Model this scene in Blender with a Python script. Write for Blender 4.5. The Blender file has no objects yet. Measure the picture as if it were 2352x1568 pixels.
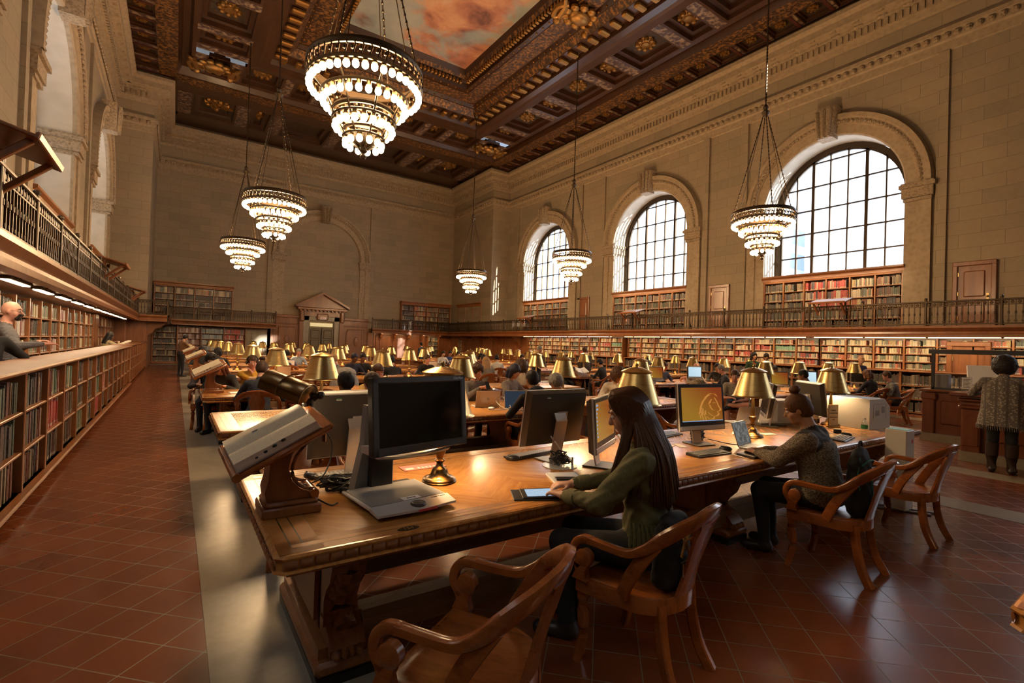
import bpy, bmesh, math, random
import numpy as np
from math import pi, sin, cos, tan, radians, sqrt, atan2, hypot
from mathutils import Vector, Matrix
random.seed(7)
SC = bpy.context.scene
COL = SC.collection
# ---------------------------------------------------------------- camera
def cam_axes(y, p, r):
    cy, sy, cp, sp, cr, sr = cos(y), sin(y), cos(p), sin(p), cos(r), sin(r)
    F = Vector((sy*cp, cy*cp, sp)); R0 = Vector((cy, -sy, 0)); U0 = R0.cross(F)
    return cr*R0 + sr*U0, -sr*R0 + cr*U0, F
CR, CU, CF = cam_axes(radians(34.538), radians(0.574), radians(1.846))
EYE = Vector((0, 0, 1.65)); FPX = 1123.6
cd = bpy.data.cameras.new('camera'); cam = bpy.data.objects.new('camera', cd); COL.objects.link(cam)
cam.matrix_world = Matrix(((CR.x, CU.x, -CF.x, 0), (CR.y, CU.y, -CF.y, 0), (CR.z, CU.z, -CF.z, 1.65), (0, 0, 0, 1)))
cd.sensor_width = 36; cd.lens = FPX/2352*36; cd.clip_start = 0.02; cd.clip_end = 600
SC.camera = cam
# ---------------------------------------------------------------- world, sun, exposure
W = bpy.data.worlds.new('world'); SC.world = W; W.use_nodes = True
bg = W.node_tree.nodes['Background']; bg.inputs[0].default_value = (0.80, 0.90, 1.0, 1); bg.inputs[1].default_value = 5.0
def light(name, kind, loc, energy, color, **kw):
    l = bpy.data.lights.new(name, kind); l.energy = energy; l.color = color
    for k, v in kw.items(): setattr(l, k, v)
    o = bpy.data.objects.new(name, l); COL.objects.link(o); o.location = loc
    return o
SUN_DIR = Vector((-0.33, 1.0, -0.30))
sun = light('sun', 'SUN', (30, -20, 30), 14.0, (1.0, 0.93, 0.82), angle=0.01)
sun.rotation_euler = SUN_DIR.to_track_quat('-Z', 'Y').to_euler()
VS = SC.view_settings
VS.view_transform = 'Standard'; VS.look = 'None'; VS.gamma = 1.0; VS.use_curve_mapping = False; VS.exposure = 0.85
SC.display_settings.display_device = 'sRGB'
cy = SC.cycles
cy.use_denoising = True; cy.max_bounces = 6; cy.diffuse_bounces = 4; cy.glossy_bounces = 3; cy.transmission_bounces = 4
cy.transparent_max_bounces = 8; cy.sample_clamp_indirect = 4.0; cy.caustics_reflective = False; cy.caustics_refractive = False
cy.use_light_tree = True
# ---------------------------------------------------------------- tags
def tag(o, label=None, cat=None, group=None, kind=None):
    if label: o['label'] = label
    if cat: o['category'] = cat
    if group: o['group'] = group
    if kind: o['kind'] = kind
    return o
def thing(name, label, cat, loc=(0, 0, 0), rz=0, group=None):
    o = bpy.data.objects.new(name, None); COL.objects.link(o); o.empty_display_size = 0.1
    o.location = loc; o.rotation_euler = (0, 0, rz)
    return tag(o, label, cat, group)
def kids(o): return [c for c in CH.get(o.name, [])]
CH = {}
def own(o, par):
    o.parent = par; CH.setdefault(par.name, []).append(o)
def dup(root, label=None, loc=None, rz=None, group=None, par=None):
    r = root.copy(); COL.objects.link(r)
    if par: own(r, par)
    for c in list(kids(root)): dup(c, par=r)
    if loc is not None: r.location = loc
    if rz is not None: r.rotation_euler = (0, 0, rz)
    if label: r['label'] = label
    if group: r['group'] = group
    return r
ORD = 'zeroth first second third fourth fifth sixth seventh eighth ninth tenth eleventh twelfth thirteenth fourteenth fifteenth sixteenth seventeenth eighteenth nineteenth twentieth'.split()
def ordw(i):
    if i <= 20: return ORD[i]
    t = {2: 'twenty', 3: 'thirty', 4: 'forty', 5: 'fifty', 6: 'sixty'}[i//10]
    return (t+'-'+ORD[i % 10]) if i % 10 else t[:-1]+'ieth'
# ---------------------------------------------------------------- mesh builder
class MB:
    def __init__(s): s.v = []; s.f = []; s.mi = []; s.col = []; s.cm = 0; s.cc = None
    def add(s, vs, fs, mat=None):
        n = len(s.v); s.v += [tuple(p) for p in vs]
        for f in fs:
            s.f.append(tuple(i+n for i in f)); s.mi.append(s.cm if mat is None else mat); s.col.append(s.cc)
    def box(s, x0, x1, y0, y1, z0, z1, M=None):
        vs = [(x, y, z) for z in (z0, z1) for y in (y0, y1) for x in (x0, x1)]
        if M: vs = [M @ Vector(p) for p in vs]
        s.add(vs, [(0, 2, 3, 1), (4, 5, 7, 6), (0, 1, 5, 4), (2, 6, 7, 3), (0, 4, 6, 2), (1, 3, 7, 5)])
    def bbox(s, x0, x1, y0, y1, z0, z1, b=0.01, M=None):
        b = min(b, (x1-x0)/2.01, (y1-y0)/2.01, (z1-z0)/2.01)
        def ring(i, z): return [(x0+i+0, y0+b, z), (x0+b, y0+i, z), (x1-b, y0+i, z), (x1-i, y0+b, z), (x1-i, y1-b, z), (x1-b, y1-i, z), (x0+b, y1-i, z), (x0+i, y1-b, z)]
        def inner(z): return [(x0+b, y0+b, z), (x0+b, y0+b, z), (x1-b, y0+b, z), (x1-b, y0+b, z), (x1-b, y1-b, z), (x1-b, y1-b, z), (x0+b, y1-b, z), (x0+b, y1-b, z)]
        rs = [inner(z0), ring(0, z0+b), ring(0, z1-b), inner(z1)]
        if M: rs = [[M @ Vector(p) for p in r] for r in rs]
        s.loft(rs, True, True)
    def loft(s, rings, cap0=False, cap1=False, closed=True):
        n = len(rings[0]); vs = [p for r in rings for p in r]; fs = []
        for k in range(len(rings)-1):
            for i in range(n if closed else n-1):
                j = (i+1) % n
                fs.append((k*n+i, k*n+j, (k+1)*n+j, (k+1)*n+i))
        if cap0: fs.append(tuple(range(n-1, -1, -1)))
        if cap1: fs.append(tuple((len(rings)-1)*n+i for i in range(n)))
        s.add(vs, fs)
    def lathe(s, prof, n=16, c=(0, 0, 0), M=None, cap=True):
        rs = []
        for r, z in prof:
            ring = [Vector((c[0]+r*cos(2*pi*i/n), c[1]+r*sin(2*pi*i/n), c[2]+z)) for i in range(n)]
            rs.append([M @ p for p in ring] if M else ring)
        s.loft(rs, cap, cap)
    def tube(s, pts, rad, n=8, cap=True, flat=None, up=(0, 0, 1)):
        pts = [Vector(p) for p in pts]; rs = []
        for i, p in enumerate(pts):
            t = (pts[min(i+1, len(pts)-1)]-pts[max(i-1, 0)]).normalized()
            u = Vector(up); a = t.cross(u)
            if a.length < 1e-3: a = t.cross(Vector((1, 0, 0)) if abs(t.x) < .9 else Vector((0, 1, 0)))
            a.normalize(); b = a.cross(t).normalized()
            r = rad[i] if isinstance(rad, (list, tuple)) else rad
            ra, rb = (r, r) if not isinstance(r, (list, tuple)) else r
            if flat:
                k = 0.72
                sh = [(1, -k), (1, k), (k, 1), (-k, 1), (-1, k), (-1, -k), (-k, -1), (k, -1)]
                rs.append([p+a*ra*x+b*rb*y for x, y in sh])
            else: rs.append([p+a*ra*cos(2*pi*j/n)+b*rb*sin(2*pi*j/n) for j in range(n)])
        s.loft(rs, cap, cap)
    def ball(s, c, r, n=10, m=6, sc=(1, 1, 1)):
        c = Vector(c); rs = []
        for k in range(m+1):
            t = pi*k/m; rr = max(sin(t), 1e-3)
            rs.append([(c.x+r*sc[0]*rr*cos(2*pi*i/n), c.y+r*sc[1]*rr*sin(2*pi*i/n), c.z-r*sc[2]*cos(t)) for i in range(n)])
        s.loft(rs, True, True)
    def prism(s, poly, axis, a0, a1, M=None):
        def P(u, v, a): return {'x': (a, u, v), 'y': (u, a, v), 'z': (u, v, a)}[axis]
        r0 = [Vector(P(u, v, a0)) for u, v in poly]; r1 = [Vector(P(u, v, a1)) for u, v in poly]
        if M: r0 = [M @ p for p in r0]; r1 = [M @ p for p in r1]
        s.loft([r0, r1], True, True)
    def quad(s, *ps): s.add(ps, [tuple(range(len(ps)))])
    def mesh(s, name, mats, smooth=35):
        me = bpy.data.meshes.new(name); me.from_pydata(s.v, [], s.f)
        for m in (mats if isinstance(mats, (list, tuple)) else [mats]): me.materials.append(m)
        if any(s.mi): me.polygons.foreach_set('material_index', s.mi)
        if any(c is not None for c in s.col):
            a = me.attributes.new('col', 'FLOAT_COLOR', 'FACE')
            a.data.foreach_set('color', [x for c in s.col for x in ((*c, 1) if c else (1, 1, 1, 1))])
        bm = bmesh.new(); bm.from_mesh(me); bmesh.ops.recalc_face_normals(bm, faces=bm.faces); bm.to_mesh(me); bm.free()
        if smooth:
            me.polygons.foreach_set('use_smooth', [True]*len(me.polygons)); me.set_sharp_from_angle(angle=radians(smooth))
        me.update(); return me
    def obj(s, name, mats, par=None, smooth=35, kind=None, label=None, cat=None, group=None):
        o = bpy.data.objects.new(name, s.mesh(name, mats, smooth)); COL.objects.link(o)
        if par: own(o, par)
        return tag(o, label, cat, group, kind)
def part(name, mats, par, fn, smooth=35, **kw):
    m = MB(); fn(m); return m.obj(name, mats, par, smooth, **kw)
def TR(loc=(0, 0, 0), rx=0, ry=0, rz=0):
    return Matrix.Translation(loc) @ Matrix.Rotation(rz, 4, 'Z') @ Matrix.Rotation(ry, 4, 'Y') @ Matrix.Rotation(rx, 4, 'X')
def bez(p0, p1, p2, p3, n=8):
    P = [Vector(p) for p in (p0, p1, p2, p3)]
    return [P[0]*(1-t)**3+P[1]*3*t*(1-t)**2+P[2]*3*t*t*(1-t)+P[3]*t**3 for t in [i/n for i in range(n+1)]]
def spl(pts, n=6):
    P = [Vector(p) for p in pts]; P = [P[0]*2-P[1]]+P+[P[-1]*2-P[-2]]; out = []
    for i in range(1, len(P)-2):
        a, b, c, d = P[i-1:i+3]
        for k in range(n):
            t = k/n; out.append(.5*((2*b)+(c-a)*t+(2*a-5*b+4*c-d)*t*t+(3*b-a-3*c+d)*t**3))
    out.append(P[-2]); return out
# ---------------------------------------------------------------- materials
class NT:
    def __init__(s, name):
        s.m = bpy.data.materials.new(name); s.m.use_nodes = True; s.t = s.m.node_tree; s.n = s.t.nodes
        s.b = s.n['Principled BSDF']; s.out = s.n['Material Output']
    def node(s, kind, ins={}, **kw):
        n = s.n.new(kind)
        for k, v in kw.items(): setattr(n, k, v)
        for k, v in ins.items(): s.set(n, k, v)
        return n
    def set(s, n, k, v):
        if hasattr(v, 'outputs'): s.t.links.new(v.outputs[0], n.inputs[k])
        elif isinstance(v, tuple) and len(v) == 2 and hasattr(v[0], 'outputs'): s.t.links.new(v[0].outputs[v[1]], n.inputs[k])
        elif hasattr(v, 'is_linked'): s.t.links.new(v, n.inputs[k])
        else: n.inputs[k].default_value = v
    def bs(s, **kw):
        for k, v in kw.items(): s.set(s.b, {'base': 'Base Color', 'rough': 'Roughness', 'metal': 'Metallic', 'normal': 'Normal', 'emit': 'Emission Color', 'estr': 'Emission Strength', 'coat': 'Coat Weight', 'coatr': 'Coat Roughness', 'spec': 'Specular IOR Level', 'trans': 'Transmission Weight', 'alpha': 'Alpha', 'sheen': 'Sheen Weight', 'sss': 'Subsurface Weight'}[k], v)
        return s.m
    def mapping(s, src='Object', scale=(1, 1, 1), rot=(0, 0, 0), loc=(0, 0, 0)):
        tc = s.node('ShaderNodeTexCoord') if src != 'World' else s.node('ShaderNodeNewGeometry')
        return s.node('ShaderNodeMapping', {'Vector': (tc, 'Position' if src == 'World' else src), 'Scale': scale, 'Rotation': rot, 'Location': loc})
    def ramp(s, fac, stops, interp='LINEAR'):
        r = s.node('ShaderNodeValToRGB', {'Fac': fac}); e = r.color_ramp.elements; r.color_ramp.interpolation = interp
        while len(e) < len(stops): e.new(0.5)
        for i, (p, c) in enumerate(stops): e[i].position = p; e[i].color = (*c, 1) if len(c) == 3 else c
        return r
    def noise(s, vec, scale=5, detail=4, rough=.55, dist=0):
        return s.node('ShaderNodeTexNoise', {'Vector': vec, 'Scale': scale, 'Detail': detail, 'Roughness': rough, 'Distortion': dist})
    def mix(s, fac, a, b, mode='MIX'):
        n = s.node('ShaderNodeMix', data_type='RGBA', blend_type=mode)
        s.set(n, 0, fac); s.set(n, 6, a); s.set(n, 7, b); return n.outputs[2]
    def bump(s, h, strength=.3, dist=.01): return s.node('ShaderNodeBump', {'Height': h, 'Strength': strength, 'Distance': dist})
    def math(s, op, a, b=0.0): 
        n = s.node('ShaderNodeMath', operation=op); s.set(n, 0, a); s.set(n, 1, b); return n
def c4(c): return (*c, 1.0)
def hexc(h):
    h = h.lstrip('#'); v = [int(h[i:i+2], 16)/255 for i in (0, 2, 4)]
    return tuple(x/12.92 if x <= .04045 else ((x+.055)/1.055)**2.4 for x in v)
def plain(name, c, rough=.5, metal=0, **kw):
    t = NT(name); return t.bs(base=c4(c), rough=rough, metal=metal, **kw)
def wood(name, c1, c2, rough=.35, scale=(1, 1, 1), ring=9, coat=0.0, src='Object', bump=.05, fine=60):
    """scale: higher = finer across that axis; grain runs along the axis with the lowest value"""
    t = NT(name); mp = t.mapping(src, scale)
    n1 = t.noise(mp, .9, 3, .5, .4); n2 = t.noise(mp, ring, 5, .62, .5); n3 = t.noise(mp, fine, 3, .6)
    f = t.math('ADD', t.math('MULTIPLY', n1.outputs['Fac'], .35), t.math('MULTIPLY', n2.outputs['Fac'], .45))
    f = t.math('ADD', f, t.math('MULTIPLY', n3.outputs['Fac'], .2))
    r = t.ramp(f, [(.34, c2), (.64, c1)])
    return t.bs(base=r, rough=rough, coat=coat, coatr=.15, normal=t.bump(f, bump, .004))
def stone(name, axis):
    t = NT(name); g = t.node('ShaderNodeNewGeometry'); sx = t.node('ShaderNodeSeparateXYZ', {'Vector': (g, 'Position')})
    u = t.math('ADD', (sx, 'X'), (sx, 'Y')) if axis == 'a' else (sx, axis)
    cv = t.node('ShaderNodeCombineXYZ', {'X': u, 'Y': (sx, 'Z')})
    def br(sc): return t.node('ShaderNodeTexBrick', {'Vector': cv, 'Color1': (0, 0, 0, 1), 'Color2': (1, 1, 1, 1), 'Mortar': (0.5, .5, .5, 1), 'Scale': 1.0, 'Mortar Size': .006, 'Mortar Smooth': .3, 'Bias': 0.0, 'Brick Width': 1.05, 'Row Height': .43}, offset=.5)
    b = br(1); n = t.noise((g, 'Position'), .35, 4, .6); n2 = t.noise((g, 'Position'), 7, 4, .7)
    base = t.ramp(b, [(0, (.205, .165, .108)), (.35, (.26, .205, .132)), (.7, (.30, .225, .145)), (1, (.275, .198, .135))])
    k = t.mix(.35, base, t.ramp(n, [(.35, (.19, .155, .11)), (.65, (.33, .25, .16))]))
    k = t.mix(.15, k, t.ramp(n2, [(.3, (.2, .16, .1)), (.7, (.42, .36, .26))]))
    k = t.mix((b, 'Fac'), k, (.16, .125, .085, 1))
    return t.bs(base=k, rough=.75, normal=t.bump(t.math('MULTIPLY', (b, 'Fac'), -1), .5, .01))
M = {}
M['stone_x'] = stone('stone_courses_x', 'X'); M['stone_y'] = stone('stone_courses_y', 'Y')
def carve(name, c1, c2, rough=.8, sc=9, b=.6):
    t = NT(name); mp = t.mapping('World'); n = t.noise(mp, sc, 5, .65, .8)
    v = t.node('ShaderNodeTexVoronoi', {'Vector': mp, 'Scale': sc*1.4})
    f = t.math('ADD', t.math('MULTIPLY', n, .6), t.math('MULTIPLY', v, .4))
    return t.bs(base=t.ramp(f, [(.25, c2), (.6, c1)]), rough=rough, normal=t.bump(f, b, .03))
M['trimstone'] = carve('carved_stone', (.34, .26, .17), (.24, .18, .115), .75, 5, .35)
M['carvedstone'] = carve('carved_stone_ornament', (.34, .255, .165), (.14, .10, .062), .8, 11, .9)
M['reveal'] = carve('pale_reveal_stone', (.50, .44, .36), (.42, .37, .30), .8, 2, .1)
M['panel'] = wood('oak_panelling', (.26, .095, .03), (.13, .043, .014), .38, (3, 3, .35), 3, .2, 'World')
M['shelfwood'] = wood('shelf_oak', (.32, .125, .04), (.18, .062, .02), .38, (3, 1, 3), 3, .1, 'World')
M['darkpanel'] = wood('dark_carved_oak', (.12, .042, .015), (.05, .017, .007), .35, (2, 2, .5), 4, .2, 'World', .2)
M['ceilwood'] = wood('ceiling_walnut', (.060, .022, .008), (.022, .008, .003), .36, (1.5, .4, 1.5), 4, .15, 'World', .25)
def ornament(name, ground, gold, sc, lo, hi, metal=.6):
    t = NT(name); mp = t.mapping('World', (1, 1, .4)); n = t.noise(mp, sc, 5, .7, 1.6)
    v = t.node('ShaderNodeTexVoronoi', {'Vector': mp, 'Scale': sc*1.6}, feature='SMOOTH_F1')
    f = t.math('ADD', t.math('MULTIPLY', n, .7), t.math('MULTIPLY', v, .45)); r = t.ramp(f, [(lo, ground), (hi, gold)])
    return t.bs(base=r, rough=.42, metal=t.math('MULTIPLY', t.ramp(f, [(lo, (0, 0, 0)), (hi, (1, 1, 1))]), metal), normal=t.bump(f, .8, .03))
M['ceilorn'] = ornament('carved_gilt_walnut', (.028, .010, .004), (.34, .16, .045), 6, .50, .72)
M['ceilorn2'] = ornament('painted_scrollwork', (.045, .022, .022), (.30, .21, .13), 4, .5, .68, .2)
M['coffer'] = ornament('coffer_field', (.022, .014, .010), (.15, .085, .03), 7, .52, .8)
M['redpaint'] = plain('red_painted_wood', (.06, .014, .008), .45)
M['gilt'] = plain('gilded_plaster', (.30, .155, .042), .42, .8)
def clouds():
    t = NT('painted_clouds'); mp = t.mapping('World', (.34, .34, .34), loc=(1.7, 3.3, 0)); n = t.noise(mp, 1.0, 6, .55, .35)
    n2 = t.noise(mp, 2.2, 5, .6, .4)
    sky = t.ramp(n2, [(.3, (.20, .24, .24)), (.7, (.34, .35, .31))])
    cl = t.ramp(n2, [(.28, (.13, .05, .04)), (.45, (.36, .15, .09)), (.6, (.50, .26, .14)), (.75, (.52, .34, .22))])
    return t.bs(base=t.mix(t.ramp(n, [(.46, (1, 1, 1)), (.54, (0, 0, 0))]), cl, sky), rough=.7)
M['clouds'] = clouds()
def tiles():
    t = NT('terracotta_tiles'); mp = t.mapping('World', (4, 4, 4), (0, 0, pi/4))
    b = t.node('ShaderNodeTexBrick', {'Vector': mp, 'Color1': (0, 0, 0, 1), 'Color2': (1, 1, 1, 1), 'Mortar': (.5, .5, .5, 1), 'Scale': 1.0, 'Mortar Size': .013, 'Mortar Smooth': .1, 'Bias': 0, 'Brick Width': 1.0, 'Row Height': 1.0}, offset=0.0)
    n = t.noise(mp, .5, 3); n2 = t.noise(mp, 6, 4, .7)
    c = t.ramp(b, [(0, (.085, .022, .009)), (.15, (.145, .038, .013)), (.8, (.20, .053, .017)), (1, (.165, .047, .017))])
    c = t.mix(.35, c, t.ramp(n, [(.3, (.12, .034, .014)), (.7, (.26, .075, .026))]))
    c = t.mix(.06, c, t.ramp(n2, [(.3, (.07, .02, .01)), (.7, (.33, .11, .05))]))
    c = t.mix((b, 'Fac'), c, (.17, .125, .07, 1))
    rg = t.math('ADD', t.math('MULTIPLY', n2, .06), .22)
    rg = t.math('ADD', rg, t.math('MULTIPLY', (b, 'Fac'), .25))
    h = t.math('MULTIPLY', (b, 'Fac'), -1)
    return t.bs(base=c, rough=rg, spec=.45, normal=t.bump(h, .25, .004))
M['tiles'] = tiles()
def marble():
    t = NT('cream_floor_stone'); mp = t.mapping('World'); n = t.noise(mp, 1.4, 7, .65, .8); n2 = t.noise(mp, 14, 3)
    c = t.ramp(n, [(.3, (.17, .14, .10)), (.55, (.26, .22, .155)), (.75, (.32, .27, .195))])
    c = t.mix(.12, c, t.ramp(n2, [(.3, (.2, .15, .1)), (.7, (.5, .45, .35))]))
    return t.bs(base=c, rough=.28, spec=.4)
M['marble'] = marble()
M['oaktop'] = wood('table_oak', (.58, .265, .066), (.42, .17, .038), .27, (1, 7, 1), 3.0, .2, 'Object', .02, 40)
def parquet():
    t = NT('parquet_oak'); tc = t.mapping('Object'); sx = t.node('ShaderNodeSeparateXYZ', {'Vector': tc})
    k = t.math('GREATER_THAN', t.math('PINGPONG', (sx, 'X'), .34), .17)
    def g(a):
        m = t.node('ShaderNodeMapping', {'Vector': tc, 'Rotation': (0, 0, a)}); m2 = t.node('ShaderNodeMapping', {'Vector': m, 'Scale': (1.3, 11, 1)})
        b = t.node('ShaderNodeTexBrick', {'Vector': m, 'Color1': (0, 0, 0, 1), 'Color2': (1, 1, 1, 1), 'Mortar': (0, 0, 0, 1), 'Scale': 1.0, 'Mortar Size': .0008, 'Brick Width': 9.0, 'Row Height': .085, 'Bias': 0})
        return t.math('ADD', t.math('MULTIPLY', t.noise(m2, 3, 5, .62, .4), .8), t.math('MULTIPLY', b, .16))
    f = t.math('ADD', t.math('MULTIPLY', g(pi/4), t.math('SUBTRACT', 1.0, k)), t.math('MULTIPLY', g(-pi/4), k))
    f = t.math('ADD', f, t.math('MULTIPLY', t.noise(tc, .9, 3), .25))
    return t.bs(base=t.ramp(f, [(.38, (.33, .125, .027)), (.75, (.58, .265, .066))]), rough=.27, coat=.2, coatr=.15, normal=t.bump(f, .015, .003))
M['parquet'] = parquet()
M['oakend'] = wood('table_border_oak', (.50, .21, .050), (.36, .14, .033), .28, (1.2, 6, 1), 3.0, .2, 'Object', .02, 40)
M['oakleg'] = wood('carved_oak', (.31, .12, .036), (.15, .05, .016), .4, (4, 4, 1), 6, .1, 'Object', .3)
M['oakcarve'] = carve('carved_oak_ornament', (.30, .12, .038), (.07, .022, .008), .42, 16, 1.0)
M['beam'] = wood('worn_oak_beam', (.26, .16, .085), (.14, .075, .035), .6, (.6, 9, 9), 5, 0, 'Object', .3)
M['chair'] = wood('chair_oak', (.38, .115, .026), (.15, .040, .010), .26, (10, 2.2, 6), 2.6, .35, 'Object', .03, 30)
M['inlay'] = plain('ebony_inlay', (.012, .007, .005), .35)
def brass():
    t = NT('brushed_brass'); mp = t.mapping('Object', (1, 1, 40)); n = t.noise(mp, 6, 4, .6)
    c = t.ramp(n, [(.3, (.58, .39, .15)), (.7, (.70, .49, .20))])
    return t.bs(base=c, metal=1.0, rough=t.math('ADD', t.math('MULTIPLY', n, .15), .22))
M['brass'] = brass()
M['brasspole'] = plain('satin_brass', (.42, .29, .12), .32, 1.0)
M['bronze'] = plain('dark_bronze', (.16, .10, .045), .28, 1.0)
M['iron'] = plain('bronze_ironwork', (.055, .036, .02), .42, .7)
M['bulb'] = NT('glowing_bulb').bs(base=(1, .9, .7, 1), emit=(1, .80, .50, 1), estr=9.0); M['bulb'].cycles.emission_sampling = 'NONE'
M['lampbulb'] = NT('lamp_bulb').bs(base=(1, .9, .7, 1), emit=(1, .72, .40, 1), estr=6.0); M['lampbulb'].cycles.emission_sampling = 'NONE'
def glass(name='window_glass', c=(1, 1, 1), gl=.06):
    t = NT(name); a = t.node('ShaderNodeBsdfTransparent', {'Color': c4(c)}); b = t.node('ShaderNodeBsdfGlossy', {'Roughness': .03})
    mx = t.node('ShaderNodeMixShader', {0: gl, 1: a, 2: b}); t.t.links.new(mx.outputs[0], t.out.inputs[0]); return t.m
M['glass'] = glass()
def book_mat():
    t = NT('book_cloth'); a = t.node('ShaderNodeAttribute', attribute_name='col'); n = t.noise(t.mapping('World'), 30, 2)
    return t.bs(base=t.mix(.2, (a, 'Color'), t.ramp(n, [(.3, (.05, .04, .03)), (.7, (.5, .45, .38))])), rough=.55)
M['books'] = book_mat()
M['paper'] = plain('page_paper', (.78, .70, .55), .7)
M['white'] = plain('white_paper', (.82, .80, .76), .6)
M['black'] = plain('black_plastic', (.012, .012, .013), .35)
M['grey'] = plain('dark_grey_plastic', (.052, .044, .037), .38)
M['midgrey'] = plain('mid_grey_plastic', (.20, .19, .18), .4)
M['silver'] = plain('silver_plastic', (.55, .53, .50), .32, .3)
M['alu'] = plain('aluminium', (.66, .60, .54), .35, .7)
M['beige'] = plain('beige_plastic', (.66, .61, .52), .45)
M['screen'] = plain('dark_screen', (.006, .006, .006), .12)
M['cable'] = plain('black_cable', (.012, .012, .012), .45)
M['wcable'] = plain('white_cable', (.72, .68, .6), .45)
M['pale'] = plain('pale_facade', (.62, .66, .72), .8)
M['green'] = plain('green_print', (.05, .25, .08), .6)
M['red'] = plain('red_print', (.55, .06, .05), .6)
M['pink'] = plain('pink_paper', (.75, .22, .17), .6)
def emis(name, c, s=1.0): return NT(name).bs(base=(0, 0, 0, 1), emit=c4(c), estr=s, rough=.2)
# ---------------------------------------------------------------- room shell
XR, XL, YB, YF, ZC = 20.1, -2.7, 36.0, -12.0, 14.3     # window walls, end wall, added closing wall behind, ceiling
XM = 8.7; BR, BL, YJ = 18.65, -1.2, 30.0               # corner piers
ZG = 2.62                                              # gallery floor
WINY = [8.48-8.52*2, 8.48-8.52, 8.48, 16.97, 25.5]; HW, ZS, ZSP = 2.37, 4.78, 7.5
def arched_wall(name, X, sgn, mat):
    m = MB(); d = 0.95*sgn; us = sorted(WINY); cur = YF; zt = 14.2
    def P(u, z, k=0): return (X+k, u, z)
    for c in us:
        a, b = c-HW, c+HW
        m.quad(P(cur, 0), P(a, 0), P(a, zt), P(cur, zt)); cur = b
        m.quad(P(a, 0), P(b, 0), P(b, ZG), P(a, ZG))
        n = 28; arc = [(c-HW*cos(pi*i/n), ZSP+HW*sin(pi*i/n)) for i in range(n+1)]
        for (u0, z0), (u1, z1) in zip(arc, arc[1:]): m.quad(P(u0, z0), P(u1, z1), P(u1, zt), P(u0, zt))
        m.cm = 1
        for (u0, z0), (u1, z1) in zip([(a, ZG)]+arc+[], arc+[(b, ZG)]): m.quad(P(u0, z0), P(u1, z1), P(u1, z1, d), P(u0, z0, d))
        m.quad(P(a, ZG), P(b, ZG), P(b, ZG, d), P(a, ZG, d)); m.cm = 0
    m.quad(P(cur, 0), P(YB, 0), P(YB, zt), P(cur, zt))
    o = m.obj(name, [mat, M['reveal']], None, 30, 'structure')
    return o
wall_r = arched_wall('wall_right', XR, 1, M['stone_y']); wall_l = arched_wall('wall_left', XL, -1, M['stone_y'])
def pier(m, x0, x1): m.box(x0, x1, YJ, YB, 0, 14.2)
part('wall_right', M['stone_y'], None, lambda m: [m.quad((BR, YJ, 0), (BR, YB, 0), (BR, YB, 14.2), (BR, YJ, 14.2))], 0, kind='structure').name = 'wall_right_pier'
part('wall_left_pier', M['stone_y'], None, lambda m: [m.quad((BL, YJ, 0), (BL, YB, 0), (BL, YB, 14.2), (BL, YJ, 14.2))], 0, kind='structure')
part('wall_right_return', M['stone_x'], None, lambda m: [m.quad((BR, YJ, 0), (XR, YJ, 0), (XR, YJ, 14.2), (BR, YJ, 14.2))], 0, kind='structure')
part('wall_left_return', M['stone_x'], None, lambda m: [m.quad((XL, YJ, 0), (BL, YJ, 0), (BL, YJ, 14.2), (XL, YJ, 14.2))], 0, kind='structure')
part('wall_end', M['stone_x'], None, lambda m: [m.quad((BL, YB, 0), (BR, YB, 0), (BR, YB, 14.2), (BL, YB, 14.2))], 0, kind='structure')
part('wall_closing', M['stone_x'], None, lambda m: [m.quad((XL, YF, 0), (XR, YF, 0), (XR, YF, 17), (XL, YF, 17))], 0, kind='structure')  # unseen wall added behind the camera to close the shell against sky light
part('floor', M['tiles'], None, lambda m: [m.box(XL-.3, XR+.3, YF-.3, YB+.3, -.3, 0)], 0, kind='structure')
k = 0
for x0, x1 in ((.19, .92), (7.22, 7.72), (9.55, 10.05), (16.6, 17.3)):
    k += 1; part('trim_%d' % k, M['marble'], None, lambda m: [m.box(x0, x1, YF, 33.2, -.02, .004)], 0, kind='structure')
part('trim_5', M['marble'], None, lambda m: [m.box(BL, BR, 33.2, 34.6, -.02, .004)], 0, kind='structure')
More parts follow.
